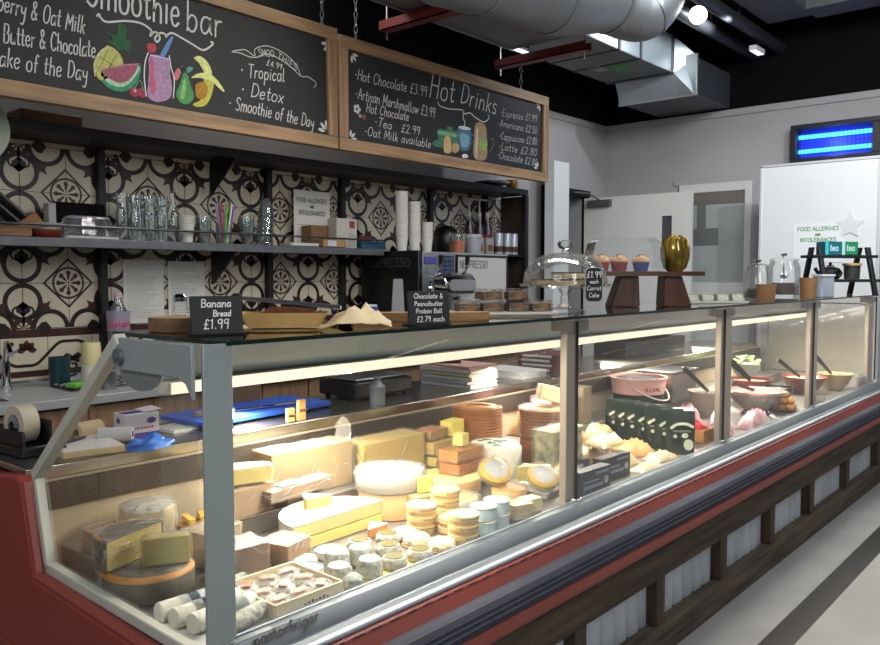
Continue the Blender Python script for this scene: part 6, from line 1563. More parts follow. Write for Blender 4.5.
# --- brie
br_ = thing('half_brie', 'large half wheel of white brie with cut face towards the front glass', 'cheese', (1.585, 1.765, ZD), 1)
hb_ = [(.178 * cos(R(a)), .178 * sin(R(a))) for a in range(0, 181, 6)]
MB().prism(hb_, .034, .072).build('paste', ch('brie_paste', 'e0c987', .06, 16, .5, .2), br_, bevel=.004)
MB().prism([(x * 1.012, y * 1.012) for x, y in hb_], .0722, .0770).build('top_rind', M_white_r, br_, bevel=.002)
q = MB(); n_ = len(hb_); q.add([(x * 1.012, y * 1.012, .034) for x, y in hb_] + [(x * 1.012, y * 1.012, .0725) for x, y in hb_], [(i, i + 1, n_ + i + 1, n_ + i) for i in range(n_ - 1)]); q.build('side_rind', M_white_r, br_, smooth=60)
lb_ = thing('half_brie', 'thinner yellow half wheel lying beneath the white half brie', 'cheese', (1.585, 1.762, ZD), 1)
MB().prism([(x * 1.0, y * 1.0) for x, y in hb_], .0006, .032).build('paste', M_yel2, lb_, bevel=.003)
wg = thing('brie_wedge', 'small brie wedge sitting on top of the half brie', 'cheese', (1.625, 1.845, ZD + .0775), 150)
MB().prism([(0, 0), (.085, -.035), (.09, .0), (.085, .035)], .0006, .030).build('paste', M_yel2, wg, bevel=.002)
MB().prism([(0, 0), (.086, -.036), (.091, .0), (.086, .036)], .0302, .034).build('top_rind', M_white_r, wg, bevel=.001)

# --- rear row
bk_ = block('wrapped_block', 'big pale cheese block in loose clear film below the air grille', (1.725, 2.10, ZR), .33, .11, .15, ch('paste_sand', 'cba558', .08, 10), -3, MFh, seed=21)
fl_ = MB(); vs = []
for i in range(9):
    for j in range(7):
        u, v = i / 8, j / 6
        vs.append((.02 * sin(u * 6) * v + .012 * noise.noise((u * 5, v * 5, 1)), -.05 + .10 * u * (1 - .3 * v) + .02 * v, .03 + .20 * v * (1 - .35 * abs(u - .5) * 2)))
fl_.add(vs, [(i * 7 + j, (i + 1) * 7 + j, (i + 1) * 7 + j + 1, i * 7 + j + 1) for i in range(8) for j in range(6)])
f_ = fl_.build('film_tail', MFh, bk_, smooth=80); f_.location = (.172, 0, 0)
block('yellow_block', 'big butter yellow cheese block standing beside the film wrapped block', (2.075, 2.07, ZR), .31, .12, .13, ch('paste_gold', 'e2c069', .05, 14), -2, MF, None, seed=22)
block('cheddar_slab', 'lower yellow slab of the stack behind the white printed wheel', (2.32, 2.02, ZR), .16, .10, .038, M_yel2, 5, MF, seed=23)
block('cheddar_slab', 'upper yellow slab of the stack behind the white printed wheel', (2.32, 2.02, ZR + .046), .17, .10, .046, ch('paste_corn', 'e3bd5c'), 2, MF, seed=24)
block('rind_block', 'beige rinded block with orange crumbly top on the yellow slabs', (2.292, 2.03, ZR + .098), .10, .07, .032, M_beige, 6, MF, top=M_or, seed=25)
block('yellow_wedge', 'yellow wedge standing on the slab stack next to the orange blocks', (2.41, 2.02, ZR + .098), .11, .06, .055, ch('paste_lemon', 'ead66f'), 10, None, poly=[(-.055, -.03), (.055, -.022), (.05, .03), (-.05, .03)], seed=26)
wheel('pale_cheese', 'thick pale beige cheese wheel under the orange blocks', (2.205, 1.865, ZD), .115, .060, M_box, ch('paste_cream', 'ead98f'))
block('orange_block', 'lower bright orange cheese block in film', (2.27, 1.86, ZD + .0615), .155, .09, .040, M_or, 4, MF, group=None, seed=31)
block('orange_block', 'upper bright orange cheese block in film, lying on the other orange block', (2.265, 1.86, ZD + .1075), .155, .09, .042, ch('paste_amber', 'd98a12'), 2, MF, seed=32)
block('pale_cube', 'small pale yellow cube on top of the orange blocks', (2.27, 1.865, ZD + .156), .045, .045, .045, M_yel2, 8, bevel=.003)
wheel('carton_drum', 'round beige carton drum under the white printed wheel', (1.87, 1.835, ZD), .105, .083, M_box, M_box, bev=.003)
pw = wheel('printed_cheese', 'white soft cheese wheel with faint grey print on the beige drum', (1.875, 1.84, ZD + .0835), .112, .064, M_white_r, M_white_r, wrap=MF, seed=33)
q = MB()
for k in range(14): a = R(20 * k); q.box(.07 * cos(a) - .006, .07 * cos(a) + .006, .07 * sin(a) - .003, .07 * sin(a) + .003, .0642, .0650)
q.build('top_print', mat('print_soft_grey', '6f7f78', .7), pw, smooth=0)
block('yellow_slice', 'yellow square slice leaning on the front of the white printed wheel', (1.895, 1.705, ZD + .0837), .055, .012, .055, M_yel2, -18)
block('drum_ledge', 'beige carton block in front of the drum', (1.88, 1.70, ZD), .09, .05, .083, M_box, -12, bevel=.002, cat='carton')
gw = wheel('printed_cheese', 'white cheese wheel with green printed top between the orange blocks and the basket wheels', (2.47, 1.86, ZD), .105, .135, M_white_r, M_white_r, bev=.014)
q = MB(); rr = random.Random(5)
for k in range(16): a = rr.uniform(0, 6.28); r = rr.uniform(.01, .065); q.flat(circ(rr.uniform(.008, .016), 7, (r * cos(a), r * sin(a))), 0, None, .1356 + .0001 * k)
q.build('green_print', mat('print_green', '3c7a5c', .6, 0, .5, 60.0), gw, smooth=0)
block('cream_wedge', 'small cream wedge on the white plate in front of the basket wheels', (2.44, 1.70, ZD + .022), .075, .05, .055, M_yel2, -28, poly=[(-.04, -.025), (.04, -.02), (.02, .03)])
tag(MB().lathe([(0, 0), (.05, 0), (.085, .014), (.088, .018), (.084, .018), (.05, .004), (0, .004)], 30).build('white_plate', MATS['platter'], loc=(2.44, 1.70, ZD)), 'small white plate under the cream wedge', 'plate')
def basket(label, loc, r, h, wrap=None, seed=0):
    t = thing('basket_cheese', label, 'cheese', loc)
    pf = [(0, .0006), (r - .01, .0006)]
    k = int(h / .012)
    for i in range(k): pf += [(r - .003, .002 + h * i / k), (r, .002 + h * (i + .5) / k)]
    pf += [(r - .004, h - .004), (r - .014, h), (r * .8, h - .004), (0, h - .003)]
    MB().lathe(pf, 44).build('body', M_bask, t, smooth=25)
    MB().lathe([(r * .45, h + .0003), (r * .55, h + .003), (r * .75, h + .002), (r * .8, h - .002)], 30).build('top_ring', M_ochre, t)
    if wrap: film(t, circ(r, 26), h, wrap, .008, .010, seed)
    return t
basket('woven pattern brown cheese wheel below the order books', (2.59, 2.04, ZR), .105, .185)
basket('lower woven pattern brown wheel under the film wrapped one', (2.83, 1.872, ZD), .100, .105)
basket('upper woven pattern brown wheel in torn film beside the glass post', (2.84, 1.88, ZD + .1085), .100, .115, MF, 41)
block('white_wedge', 'white triangular wedge standing on the film wrapped brown wheel', (2.88, 1.885, ZD + .247), .12, .07, .065, ch('paste_ivory', 'ece2b5'), -30, poly=[(-.06, -.03), (.06, -.03), (.05, .03), (-.05, .03)], tilt=(0, 14))
bcb = block('blue_cheese', 'large block of blue veined cheese behind the glass post', (2.70, 1.715, ZD + .044), .22, .10, .135, M_blue, 0, MF, seed=42, bevel=.014)
for x, lb, rz in ((2.60, 'dark printed carton under the blue veined cheese, on the goat cheese side', 2), (2.76, 'dark printed carton under the blue veined cheese, on the olive pouch side', -3)):
    t = thing('dark_carton', lb, 'carton', (x, 1.715, ZD), rz, 'dark cartons under the blue cheese')
    MB().box(-.075, .075, -.06, .06, 0, .042).build('carton', mat('carton_ink', '171522', .4), t, bevel=.002)
    MB().box(-.05, .03, -.0608, -.0601, .014, .028).build('label', mat('label_silver', '8a8da0', .5), t, smooth=0)
    MB().box(-.0758, -.0751, -.04, .04, .014, .028).build('side_label', MATS['label_silver'], t, smooth=0)

# --- yellow rimmed rounds, wooden boxes, tubs
def ylw(label, loc, rz, tilt):
    t = thing('waxed_round', label, 'cheese', loc, rz, 'yellow waxed rounds'); t.scale = (.84, .84, .84); t.rotation_euler = (R(tilt), 0, R(rz))
    MB().lathe([(0, .0005), (.055, .0005), (.068, .012), (.068, .026), (.055, .036), (0, .036)], 34).build('wax', mat('wax_yellow', 'e2b81e', .35, 0, .1, 14.0), t)
    MB().lathe([(0, .0363), (.050, .0363), (.050, .0375), (0, .0378)], 30).build('label', mat('label_sky', 'b9c2d6', .35, 0, .25, 30.0, 0, None, None, 'd9c79a'), t)
    film(t, circ(.069, 22), .038, MF, .004, .006, 3)
    return t
ylw('yellow waxed round with blue label propped up behind the white tubs', (2.235, 1.685, ZD + .083), -28, 36)
ylw('yellow waxed round with blue label propped up beside the glass post', (2.37, 1.575, ZD + .055), -28, 32)
ylw('yellow waxed round with blue label just behind the glass post, nearest the dark cartons', (2.515, 1.56, ZD + .034), -20, 30)
wheel('beige_round', 'thick beige round under the propped yellow waxed cheese', (2.245, 1.625, ZD), .062, .048, M_box, M_beige)
block('flat_carton', 'flat pale carton under the second yellow waxed round', (2.385, 1.585, ZD), .13, .12, .022, ch('carton_pale', 'e3d6a8'), 4, cat='carton')
wb0 = None
def woodbox(label, loc, r=.047, first=[None]):
    if first[0] is None:
        t = thing('wooden_box', label, 'cheese box', loc, 0, 'round wooden cheese boxes')
        MB().lathe([(0, .0004), (.044, .0004), (.044, .013), (0, .013)], 34).build('base', M_wood, t)
        MB().lathe([(0, .0135), (.0465, .0135), (.0465, .0275), (0, .0275)], 34).build('lid', ch('lid_wood', 'd9bf86', .05, 8), t)
        q = MB()
        for k in range(9): a = R(-140 + 9 * k); q.box(-.0018, .0018, -.0006, .0004, .017, .023, 0, T(.0472 * cos(a), .0472 * sin(a), 0) @ RZ(math.degrees(a) + 90))
        q.build('stamped_letters', mat('stamp_olive', '7a7040', .8), t, smooth=0)
        first[0] = t; return t
    return dup(first[0], loc, random.uniform(-15, 15), label)
for (x, y, n_, nm) in ((1.79, 1.625, 3, 'in the stack with the paper disc, by the half brie'), (1.835, 1.535, 2, 'in the lower stack between the two taller stacks'), (1.90, 1.625, 4, 'in the tallest stack at the back'), (1.805, 1.472, 3, 'in the stack nearest the front glass')):
    for k in range(n_):
        lv = {2: ('bottom', 'top'), 3: ('bottom', 'middle', 'top'), 4: ('bottom', 'second lowest', 'third lowest', 'top')}[n_][k]
        woodbox('%s round wooden cheese box %s' % (lv, nm), (x, y, ZD + .0280 * k))
tag(MB().cyl(.046, 0, .0015, 30).build('paper_disc', mat('paper_bright_white', 'eeeee8', .8), loc=(1.79, 1.625, ZD + .0842)), 'white paper disc on top of the wooden boxes by the half brie', 'paper')
tb0 = None
for x, y, k, lb in ((1.905, 1.475, 0, 'lower bluish white paper tub right beside the front wooden boxes'), (1.905, 1.475, 1, 'upper bluish white paper tub right beside the front wooden boxes'), (1.985, 1.485, 0, 'lower bluish white paper tub next to the beige wrapped cube'), (1.985, 1.485, 1, 'upper bluish white paper tub next to the beige wrapped cube')):
    if tb0 is None:
        tb0 = thing('paper_tub', lb, 'cheese tub', (x, y, ZD), 0, 'bluish white paper tubs')
        q = MB(); pl_ = [((.038 + .0022 * (i % 2)) * cos(2 * pi * i / 36), (.038 + .0022 * (i % 2)) * sin(2 * pi * i / 36)) for i in range(36)]
        q.prism(pl_, .0005, .037); q.build('tub', mat('tub_ice', 'bccdd0', .5, 0, .06, 30.0), tb0, smooth=60)
        MB().lathe([(0, .0372), (.040, .0372), (.041, .041), (.034, .043), (0, .0425)], 30).build('paper_lid', mat('tub_lid_ivory', 'e6e1d0', .7, 0, .04, 30.0), tb0)
    else: dup(tb0, (x, y, ZD + .0438 * k), 12 * k, lb)
block('beige_cube', 'small beige paper wrapped cheese cube at the front glass beside the tubs', (2.085, 1.475, ZD), .075, .065, .055, ch('cube_beige', 'cdb88a', .1, 30), -20, MF, seed=51, bevel=.01)
block('cream_carton', 'small cream carton at the front glass next to the glass post', (2.185, 1.50, ZD), .07, .05, .045, ch('carton_cream', 'dccf9f'), -12, cat='carton', bevel=.002)
wheel('soft_round', 'soft white cheese with torn wrapper behind the wooden boxes', (2.05, 1.69, ZD), .065, .045, M_white_r, ch('soft_yellow', 'eedf98'), wrap=MF, seed=52)

# --- small goat cheeses along the front
tag(MB().box(-.17, .17, -.045, .045, 0, .0012).build('yellow_mat', mat('mat_yellow', 'd9c25a', .7), loc=(1.44, 1.478, ZD), rz=0, smooth=0), 'yellow paper strip under the ash cheeses at the front glass', 'paper')
protos = {}
def goat(kind, label, loc, s=1.0):
    if kind in protos: return dup(protos[kind], loc, random.uniform(0, 360), label)
    t = thing({'tall': 'ash_cheese', 'low': 'herb_cheese', 'flat': 'flat_goat_cheese', 'pyr': 'dome_cheese', 'nut': 'crusted_cheese', 'cap': 'blue_rim_cheese'}[kind], label, 'cheese', loc, 0, {'tall': 'tall ash cheeses', 'low': 'herb topped cheeses', 'flat': 'flat goat cheeses', 'pyr': 'dome cheeses', 'nut': 'crusted cheeses', 'cap': 'blue rimmed cheeses'}[kind])
    if kind == 'tall':
        MB().lathe([(0, .0005), (.032, .0005), (.036, .006), (.034, .036), (.029, .044), (0, .045)], 26).build('body', M_ash, t)
        MB().lathe([(0, .0455), (.027, .0448), (.026, .047), (0, .0475)], 24).build('white_top', M_white_r, t)
    if kind == 'low':
        MB().lathe([(0, .0005), (.032, .0005), (.037, .008), (.036, .022), (.030, .030), (0, .030)], 26).build('body', M_ash, t)
        MB().lathe([(0, .0305), (.026, .0305), (.025, .0325), (0, .033)], 24).build('herb_disc', M_olive, t)
    if kind == 'flat':
        MB().lathe([(0, .0005), (.036, .0005), (.040, .006), (.038, .014), (0, .017)], 26).build('body', M_beige, t)
        MB().lathe([(0, .0172), (.036, .0150), (.032, .020), (0, .022)], 24).build('white_top', M_white_r, t)
    if kind == 'pyr':
        MB().lathe([(0, .0005), (.026, .0005), (.029, .008), (.025, .026), (.012, .036), (0, .038)], 24).build('body', M_ash2, t)
    if kind == 'nut':
        MB().lathe([(0, .0005), (.038, .0005), (.041, .006), (.039, .022), (.033, .028), (0, .029)], 26).build('body', mat('nut_crust', 'cdb584', .8, 0, 0, 90.0, .8, 90, None, 'efe6cc'), t)
        MB().lathe([(0, .0002), (.044, .0002), (.044, .003), (.0385, .003)], 26).build('paper_case', M_beige, t)
    if kind == 'cap':
        MB().lathe([(0, .0005), (.040, .0005), (.043, .008), (.040, .020), (0, .024)], 28).build('body', M_white_r, t)
        MB().tube([(.041 * cos(2 * pi * k / 26), .041 * sin(2 * pi * k / 26), .021) for k in range(26)], .0022, 5, closed=True).build('blue_rim', mat('rim_blue', '6f9aa0', .6), t)
    protos[kind] = t
    return t
G = [('cap', 1.325, 1.605, 'white cheese with blue rim nearest the wooden tray'), ('flat', 1.37, 1.675, 'flat white topped cheese in front of the half brie, nearest the brown parcel'), ('cap', 1.455, 1.665, 'white cheese with blue rim in front of the half brie'),
     ('tall', 1.41, 1.585, 'tall ash cheese second from the wooden tray in the back row'), ('tall', 1.345, 1.505, 'tall ash cheese beside the far corner of the wooden tray'), ('tall', 1.475, 1.565, 'tall ash cheese in the middle of the front group'), ('pyr', 1.345, 1.453, 'bluish dome shaped cheese at the corner of the wooden tray'),
     ('tall', 1.43, 1.480, 'tall ash cheese on the yellow strip nearest the front glass'), ('low', 1.55, 1.645, 'herb topped ash cheese in front of the half brie cut face'), ('low', 1.515, 1.475, 'herb topped ash cheese on the end of the yellow strip'), ('low', 1.575, 1.555, 'herb topped ash cheese in the middle of the herb topped group'), ('low', 1.645, 1.625, 'herb topped ash cheese beside the orange rinded wedge'), ('low', 1.605, 1.463, 'herb topped ash cheese nearest the crusted round'),
     ('nut', 1.705, 1.470, 'crusted pale round in a paper case in front of the wooden boxes'), ('nut', 1.690, 1.553, 'crusted pale round in a paper case beside the lower box stack')]
for k, x, y, lb in G: goat(k, lb, (x, y, ZD + .0014))
wheel('white_round', 'thick white mould ripened round in front of the wooden box stacks', (1.705, 1.615, ZD), .036, .030, M_white_r, M_white_r, bev=.008)
block('orange_wedge', 'white topped wedge with orange rind between the half brie and the wooden boxes', (1.665, 1.705, ZD), .07, .04, .028, ch('rind_apricot', 'cf8a48'), 20, top=M_white_r, poly=[(-.04, 0), (.035, -.03), (.035, .03)])

# ================================================================ second bay: pouches, cartons, bucket
for loc, rz, lb, hx in (((2.50, 1.452, ZD), -2, 'dark blue printed carton at the front glass right behind the glass joint', '15172b'), ((2.74, 1.50, ZD), -3, 'black printed carton with silver label behind the dark blue one', '121216')):
    t = thing('printed_carton', lb, 'carton', loc, rz)
    MB().box(-.10, .10, -.022, .022, 0, .095).build('carton', mat('carton_' + hx, hx, .35, 0, .15, 25.0), t, bevel=.002)
    q = MB(); q.box(-.08, .05, -.0226, -.0221, .03, .042); q.box(-.08, .02, -.0226, -.0221, .052, .058); q.box(-.0, .085, -.0226, -.0221, .074, .084)
    q.build('silver_print', mat('print_silver', '7d8096', .5), t, smooth=0)
    MB().prism(circ(.014, 18), 0, .0006, 0, T(.07, -.0222, .045) @ FRONT).build('round_badge', mat('badge_grey', 'a9a9a4', .5), t, smooth=0)
M_pouch = mat('pouch_green', '101d16', .3, 0, .3, 12.0, .15)
po0 = None
for i in range(7):
    x, y = 3.33 + .022 * i * 1.0 + .0, 1.49 + .062 * i
    lb = 'glossy dark green pouch %s of the row in the second glass bay' % ('at the front', 'second from the front', 'third from the front', 'in the middle', 'third from the back', 'second from the back', 'at the back')[i]
    if po0 is None:
        po0 = thing('green_pouch', lb, 'pouch', (x, y, ZD), -52, 'dark green pouches standing in a row')
        q = MB(); n_, k_ = 8, 7; vs = []
        for s_ in (-1, 1):
            for j in range(k_ + 1):
                for i_ in range(n_ + 1):
                    u, v = i_ / n_ - .5, j / k_
                    th = .020 * (1 - v ** 1.5) * (1 - (2 * u) ** 4) + .0012
                    vs.append((u * .125 * (1 - .02 * sin(v * 7)), s_ * th + .004 * noise.noise((u * 6, v * 6, s_)), v * .19 + .0005))
        w_ = n_ + 1; h_ = (k_ + 1) * w_
        for s_ in (0, 1):
            for j in range(k_):
                for i_ in range(n_):
                    a = s_ * h_ + j * w_ + i_; f = (a, a + 1, a + w_ + 1, a + w_); q.f.append(f if s_ == 0 else f[::-1]); q.m.append(0)
        for j in range(k_):
            for i_ in (0, n_): q.f.append((j * w_ + i_, (j + 1) * w_ + i_, h_ + (j + 1) * w_ + i_, h_ + j * w_ + i_)); q.m.append(0)
        for i_ in range(n_):
            for j in (0, k_): q.f.append((j * w_ + i_, j * w_ + i_ + 1, h_ + j * w_ + i_ + 1, h_ + j * w_ + i_)); q.m.append(0)
        q.v = vs; q.build('pouch', M_pouch, po0, smooth=60)
        M_pp = mat('pouch_print', 'bfc4b0', .5)
        q = MB(); q.ribbon(smooth_line([(-.045, .118), (-.02, .134), (.02, .136), (.048, .124)], 4), .012, 0, T(0, -.0235, 0) @ FRONT); q.build('arched_band', M_pp, po0, smooth=0)
        q = MB()
        for k in range(8): q.box(-.038 + .010 * k, -.031 + .010 * k, -.0242, -.0232, .100, .108)
        q.build('print_row', mat('pouch_print_dim', '77806f', .5), po0, smooth=0)
        for cx, cz, rx, rz_ in ((.030, .045, .021, .024), (.014, .085, .014, .011), (-.028, .082, .008, .008)):
            MB().prism(circ(1, 18), 0, .001, 0, T(cx, -.0255, cz) @ FRONT @ Matrix.Diagonal((rx, rz_, 1, 1))).build('olive_print', M_pp, po0, smooth=0)
    else: dup(po0, (x, y, ZD), -52 + random.uniform(-7, 5), lb)
bu = thing('bucket', 'pale pink plastic bucket with dark rim and green band behind the pouches', 'bucket', (4.02, 2.045, ZD + .0615))
bu.location.z = ZR
MB().lathe([(0, .0005), (.125, .0005), (.150, .165), (.156, .165), (.156, .172), (.147, .172), (.122, .006), (0, .006)], 40).build('tub', mat('bucket_pink', 'd9a9a0', .45), bu)
MB().lathe([(.1265, .0), (.1385, .085), (.1265, .0)], 40).build('green_band', mat('band_green', '1d3d2d', .5, 0, .2, 15.0), bu)
MB().lathe([(0, .150), (.1465, .150), (.1465, .158), (0, .158)], 34).build('contents', mat('bucket_dark', '121219', .8, spec=.1), bu)
MB().tube([(.160 * cos(R(a)), .160 * sin(R(a)) - .004, .155 - .10 * sin(R(a - 180) * 1.0)) for a in range(180, 361, 12)], .0035, 6).build('handle', mat('handle_white', 'd0c4be', .5), bu)
tx = MB()
for k, c_ in enumerate('KLEME'):
    a = R(-134 + 8 * k); text(tx, c_, .022, T(.1436 * cos(a), .1436 * sin(a), .105) @ RZ(math.degrees(a) + 90) @ FRONT, .0032, slant=0, align='c')
tx.build('lettering', mat('letter_dark', '4a3038', .5), bu, smooth=0)
gn = thing('steel_container', 'tall brushed steel container behind the pouches', 'container', (4.42, 2.055, ZR))
MB().box(-.16, .16, -.10, .10, 0, .17).build('pan', mat('pan_grey', '7f7c77', .3, .7, .05, 6.0), gn, bevel=.006)
MB().box(-.17, .17, -.11, .11, .1705, .178).build('rim', M_steel, gn, bevel=.002)
tag(MB().box(-.04, .04, -.05, .05, 0, .18).build('kraft_carton', mat('kraft_grey', '8d8068', .7, 0, .05, 10.0), loc=(3.42, 2.06, ZR), rz=0, bevel=.002), 'tall plain greyish brown carton standing behind the crisp packets', 'carton')
for k in range(4):
    t = thing('biscuit_packet', 'pink striped packet %s of the pile behind the glass post' % ('at the bottom', 'second from the bottom', 'third from the bottom', 'on top')[k], 'packet', (3.20, 2.06, ZR + .042 * k), 3 * (k % 2), 'pink striped packets behind the glass post')
    MB().box(-.12, .12, -.06, .06, 0, .040).build('packet', mat('packet_plum', '6a3538', .5, 0, .15, 20.0), t, bevel=.004)
    MB().box(-.1208, -.1202, -.05, .05, .010, .030).box(-.10, .08, -.0608, -.0602, .010, .030).build('pink_panel', mat('panel_pink', 'cf9c9c', .5), t, smooth=0)
bp_ = tag(heap(MB(), .06, .045, .11, 20, 8, .35, 22, 9).build('blue_packet', mat('packet_blue', '4a92cf', .3, 0, .2, 18.0, .4), loc=(3.27, 1.88, ZD), smooth=80), 'bright blue and clear packet beside the back of the pouch row', 'packet')
M_cr1 = mat('packet_cream', 'b9a987', .35, 0, .12, 26.0, .6, 30); M_cr2 = mat('packet_apricot', 'bd9262', .35, 0, .2, 22.0, .6, 30)
def packet(label, loc, rz, sx, sy, h, m, seed):
    mb = MB(); n_, k_ = 10, 8; vs = []
    for s_ in (0, 1):
        for j in range(k_ + 1):
            for i_ in range(n_ + 1):
                u, v = i_ / n_ * 2 - 1, j / k_ * 2 - 1
                e = (1 - u ** 4) * (1 - v ** 4)
                z = (h * e * (.75 + .8 * abs(noise.noise((u * 2.4 + seed, v * 2.4, 3)))) + .004) if s_ else .0006
                vs.append((u * sx / 2 + .006 * noise.noise((v * 3, seed, 1)), v * sy / 2 + .006 * noise.noise((u * 3, seed, 2)), z))
    w_ = n_ + 1; H_ = (k_ + 1) * w_
    fs = []
    for j in range(k_):
        for i_ in range(n_):
            a = j * w_ + i_; fs += [(a, a + w_, a + w_ + 1, a + 1), (H_ + a, H_ + a + 1, H_ + a + w_ + 1, H_ + a + w_)]
    for j in range(k_):
        fs += [(j * w_, H_ + j * w_, H_ + (j + 1) * w_, (j + 1) * w_), (j * w_ + n_, (j + 1) * w_ + n_, H_ + (j + 1) * w_ + n_, H_ + j * w_ + n_)]
    for i_ in range(n_):
        fs += [(i_, i_ + 1, H_ + i_ + 1, H_ + i_), (k_ * w_ + i_, H_ + k_ * w_ + i_, H_ + k_ * w_ + i_ + 1, k_ * w_ + i_ + 1)]
    mb.add(vs, fs)
    return tag(mb.build('vacuum_packet', m, loc=loc, rz=rz, smooth=60), label, 'packet', 'pale vacuum packets in the second bay')
packet('cream vacuum packet lying nearest the blue veined cheese', (2.97, 1.735, ZD), 6, .19, .11, .06, M_cr1, 1)
packet('apricot coloured vacuum packet at the back near the blue packet', (3.09, 1.88, ZD), -4, .22, .13, .085, M_cr2, 2)
packet('cream vacuum packet behind the black printed carton', (2.96, 1.595, ZD), 4, .19, .12, .055, M_cr1, 3)
packet('apricot speckled vacuum packet in the middle of the heap before the pouches', (3.18, 1.645, ZD), -24, .19, .12, .06, M_cr2, 4)
packet('cream flat vacuum packet at the front glass beside the black carton', (2.97, 1.470, ZD), 2, .18, .07, .022, M_cr1, 5)
packet('pale vacuum packet at the front glass nearest the pouches', (3.18, 1.505, ZD), -12, .15, .09, .030, M_cr1, 6)
packet('large pale yellow packet high behind the glass post', (2.985, 2.07, ZR), 4, .13, .13, .09, M_cr2, 7)
packet('speckled vacuum packet lying on the heap beside the blue packet', (3.10, 1.765, ZD + .080), 14, .17, .10, .05, M_cr2, 8)
packet('cream vacuum packet lying on top of the heap behind the black carton', (2.955, 1.655, ZD + .078), -4, .17, .11, .045, M_cr1, 9)
kp_ = thing('kraft_tub', 'kraft paper tub with pink lid behind the glass post', 'tub', (3.72, 1.66, ZD))
MB().lathe([(0, .0005), (.045, .0005), (.056, .115), (0, .115)], 28).build('tub', mat('kraft_warm', 'b8824d', .7), kp_)
MB().lathe([(0, .1155), (.062, .1155), (.062, .128), (0, .130)], 28).build('lid', mat('lid_pink', 'd9aeb0', .4), kp_)
rb2 = thing('red_tray', 'kraft tray with bright red contents behind the second glass post', 'tray', (3.66, 1.545, ZD))
q = MB(); q.box(-.06, .06, -.05, .05, 0, .06)
q.build('tray', mat('kraft_warm_box', 'a9743f', .7), rb2, bevel=.002)
heap(MB(), .055, .045, .035, 16, 6, .4, 30, 4).build('contents', mat('red_bits', 'c01f22', .5, 0, .2, 30.0), rb2, smooth=70).location = (0, 0, .0603)

# ================================================================ third bay: salad bowls with servers
def bowl(label, loc, r, h, m, mc, name='salad_bowl'):
    t = thing(name, label, 'bowl', loc)
    MB().lathe([(0, .0005), (r * .45, .0005), (r * .48, .012), (r * .78, h * .45), (r, h), (r * .975, h), (r * .75, h * .46), (r * .45, .02), (0, .016)], 40).build('bowl', m, t)
    MB().lathe([(0, h * .93), (r * .6, h * .92), (r * .965, h * .86)][::-1], 30).build('contents', mc, t)
    return t
M_bowlc = pane_mat('bowl_plastic', (.93, .88, .84), 1.4, .08, .6, 24, .35, (.82, .72, .66))
M_pinkc = mat('salad_pink', 'bf7876', .6, 0, .15, 40.0, .5); M_redb = mat('bowl_red_glaze', '9a2224', .3); M_yelc = mat('salad_yellow', 'b98a34', .6, 0, .3, 50.0, .5); M_crm = mat('salad_cream', 'b9a878', .6, 0, .2, 40.0, .4)
ft = bowl('large clear textured bowl of pink salad at the front of the third bay', (4.593, 1.61, ZD + .0305), .165, .105, M_bowlc, M_pinkc)
MB().lathe([(0, -.030), (.075, -.030), (.08, -.02), (.05, -.004), (.06, .0), (0, .0)], 30).build('foot', mat('foot_dark', '2a201d', .4), ft)
bowl('red bowl of pale salad behind the pink salad bowl', (5.142, 1.84, ZD), .135, .125, M_redb, M_crm)
bowl('white edged bowl of pale salad behind the glass post', (4.360, 1.78, ZD), .12, .14, mat('bowl_white', '918981', .35), mat('salad_dark', '4c3a33', .6, 0, .4, 40.0, .5))
bowl('bowl of yellow salad at the far end of the case', (5.899, 1.545, ZD), .12, .115, mat('bowl_beige', 'b59a78', .35), M_yelc)
bowl('maroon bowl of cream salad beside the fried pieces', (5.632, 1.66, ZD), .14, .11, mat('bowl_maroon', '7a3a36', .35), M_crm)
bowl('black bowl with dark serving mound behind the fried pieces', (4.988, 1.63, ZD), .10, .11, mat('bowl_black', '131313', .35), mat('mound_black', '1d1a18', .5, 0, .3, 40.0, .5))
lt_ = bowl('pale bowl heaped with green lettuce at the back of the third bay', (5.605, 2.04, ZR), .10, .11, mat('bowl_pale', 'b9bdb4', .3), mat('salad_base', '5f7a3c', .6))
le = MB()
for k in range(26):
    a, r = random.uniform(0, 6.28), .085 * math.sqrt(random.random())
    c = Vector((r * cos(a), r * sin(a), .115 + .05 * (1 - r / .1))); d = Vector((cos(a + 1), sin(a + 1), .5)).normalized() * .04; e = Vector((-sin(a), cos(a), .4)).normalized() * .035
    le.add([c - d, c + e, c + d, c - e, c + Vector((0, 0, .014))], [(0, 1, 4), (1, 2, 4), (2, 3, 4), (3, 0, 4), (0, 3, 2, 1)])
tag(le.build('lettuce_leaves', mat('lettuce', '8aa860', .5, 0, .35, 30.0), lt_, smooth=60), kind='stuff')
def server(label, loc, rz, tilt, L=.24, m=None):
    t = thing('serving_tongs', label, 'tongs', loc, rz, 'black handled servers in the salad bowls'); t.rotation_euler = (0, R(-tilt), R(rz))
    for s_ in (-1, 1): MB().prism([(0, .004 * s_), (L * .5, .012 * s_), (L, .015 * s_), (L, .005 * s_), (L * .5, .004 * s_)][::s_], -.008, .008, 0).build('arm', MATS['dispenser_black'], t, bevel=.002)
    MB().lathe([(.006, -.009), (.016, -.009), (.016, .009), (.006, .009), (.006, -.009)], 16, 0, T(L + .006, 0, 0)).build('end_ring', MATS['dispenser_black'], t)
    return t
server('black serving tongs leaning in the red salad bowl, nearer the glass post', (5.107 - .02, 1.82, ZD + .118), 150, 38, .22)
server('black serving tongs leaning in the red salad bowl, farther from the glass post', (5.142 + .06, 1.86, ZD + .118), 145, 42, .22)
server('black server lying in the pink salad bowl', (4.593, 1.62, ZD + .132), 168, 16, .20)
server('black server standing in the white edged bowl', (4.360, 1.79, ZD + .133), 150, 40, .20)
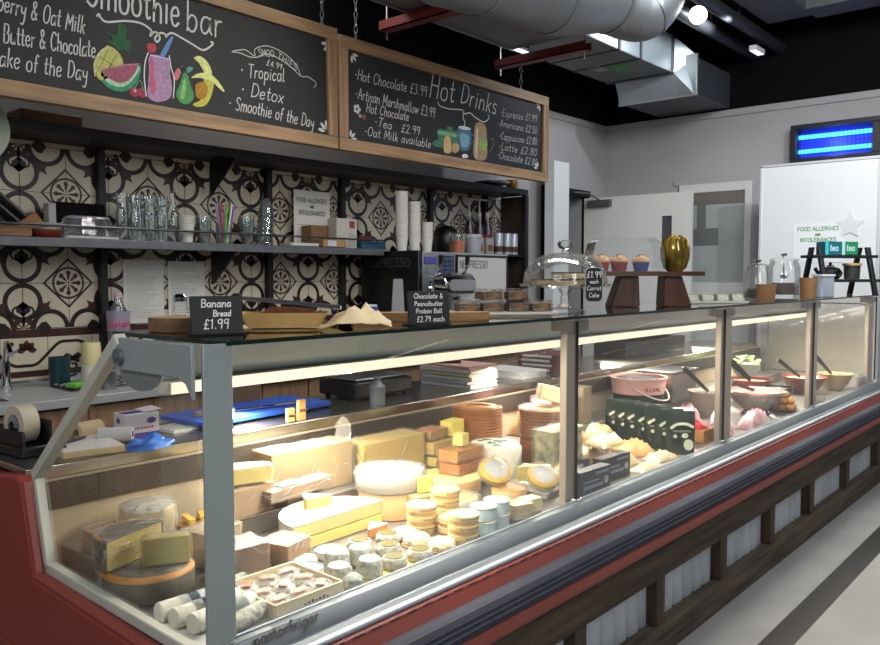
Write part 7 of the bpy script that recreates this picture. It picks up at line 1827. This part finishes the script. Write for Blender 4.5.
server('black server in the maroon bowl of cream salad', (5.632 - .02, 1.68, ZD + .104), 150, 34, .20)
server('black server in the bowl of yellow salad', (5.899, 1.56, ZD + .108), 155, 40, .24)
fpw = tag(MB().lathe([(0, .0005), (.06, .0005), (.082, .010), (.085, .013), (.081, .013), (.06, .006), (0, .006)], 34).build('brown_plate', mat('plate_brown', '4a3226', .4), loc=(4.785, 1.515, ZD)), 'brown plate under the golden fried pieces', 'plate')
fr0 = None; rr = random.Random(9)
for k in range(12):
    lay = 0 if k < 6 else 1 if k < 10 else 2
    a = 2 * pi * k / (6 if lay == 0 else 4 if lay == 1 else 2); r = (.046, .036, .020)[lay]
    loc = (4.785 + r * cos(a), 1.515 + r * sin(a), ZD + .0075 + .036 * lay); lb = 'golden fried piece in the %s layer on the brown plate, number %s round from the far side' % (('bottom', 'middle', 'top')[lay], 'one two three four five six one two three four one two'.split()[k])
    lb = 'golden fried piece, %s, %s one round the pile' % (('bottom layer', 'middle layer', 'top layer')[lay], 'first second third fourth fifth sixth first second third fourth first second'.split()[k])
    if fr0 is None: fr0 = tag(MB().ball(.024, (0, 0, .0195), (1.05, .95, .80), 16, 10).build('fried_piece', mat('fried_gold', 'c98a2f', .7, 0, .3, 30.0, .8, 40), loc=loc), lb, 'fried snack', 'golden fried pieces on the brown plate')
    else: dup(fr0, loc, rr.uniform(0, 360), lb)
pk = mat('packet_rose', 'b87a84', .2, 0, .25, 16.0, .6, 24, None, 'cfb8ba')
for loc, rz, sx, sy, h, lb in (((3.95, 1.56, ZD), 20, .24, .13, .085, 'pink and white film packet in front of the second glass post'), ((4.19, 1.475, ZD), -2, .27, .09, .085, 'pink film packet lying at the front glass below the salad bowl'), ((3.98, 1.745, ZD), 8, .20, .12, .10, 'pink and white film packet behind the others below the salad bowl')):
    o = packet(lb, loc, rz, sx, sy, h, pk, loc[0]); o['group'] = 'pink film packets'; o.name = 'film_packet'
rt = tag(MB().prism(rrect(.16, .07, .015), 0, .035).build('clear_container', M_bowlc, loc=(5.22, 1.465, ZD), rz=-4, bevel=.003), 'low clear container at the front glass beside the brown plate', 'container')
hd_ = thing('herb_punnet', 'clear punnet of pale green herbs at the far end of the case', 'punnet', (5.969 + .25, 1.50, ZD), 0)
MB().frustum(rrect(.15, .09, .02), rrect(.18, .12, .02), .0005, .07).build('punnet', M_bowlc, hd_)
tag(heap(MB(), .075, .05, .04, 20, 7, .5, 40, 2).build('herbs', mat('herb_pale', '9aa48a', .7, 0, .3, 60.0, .6), hd_, smooth=60), kind='stuff').location = (0, 0, .055)
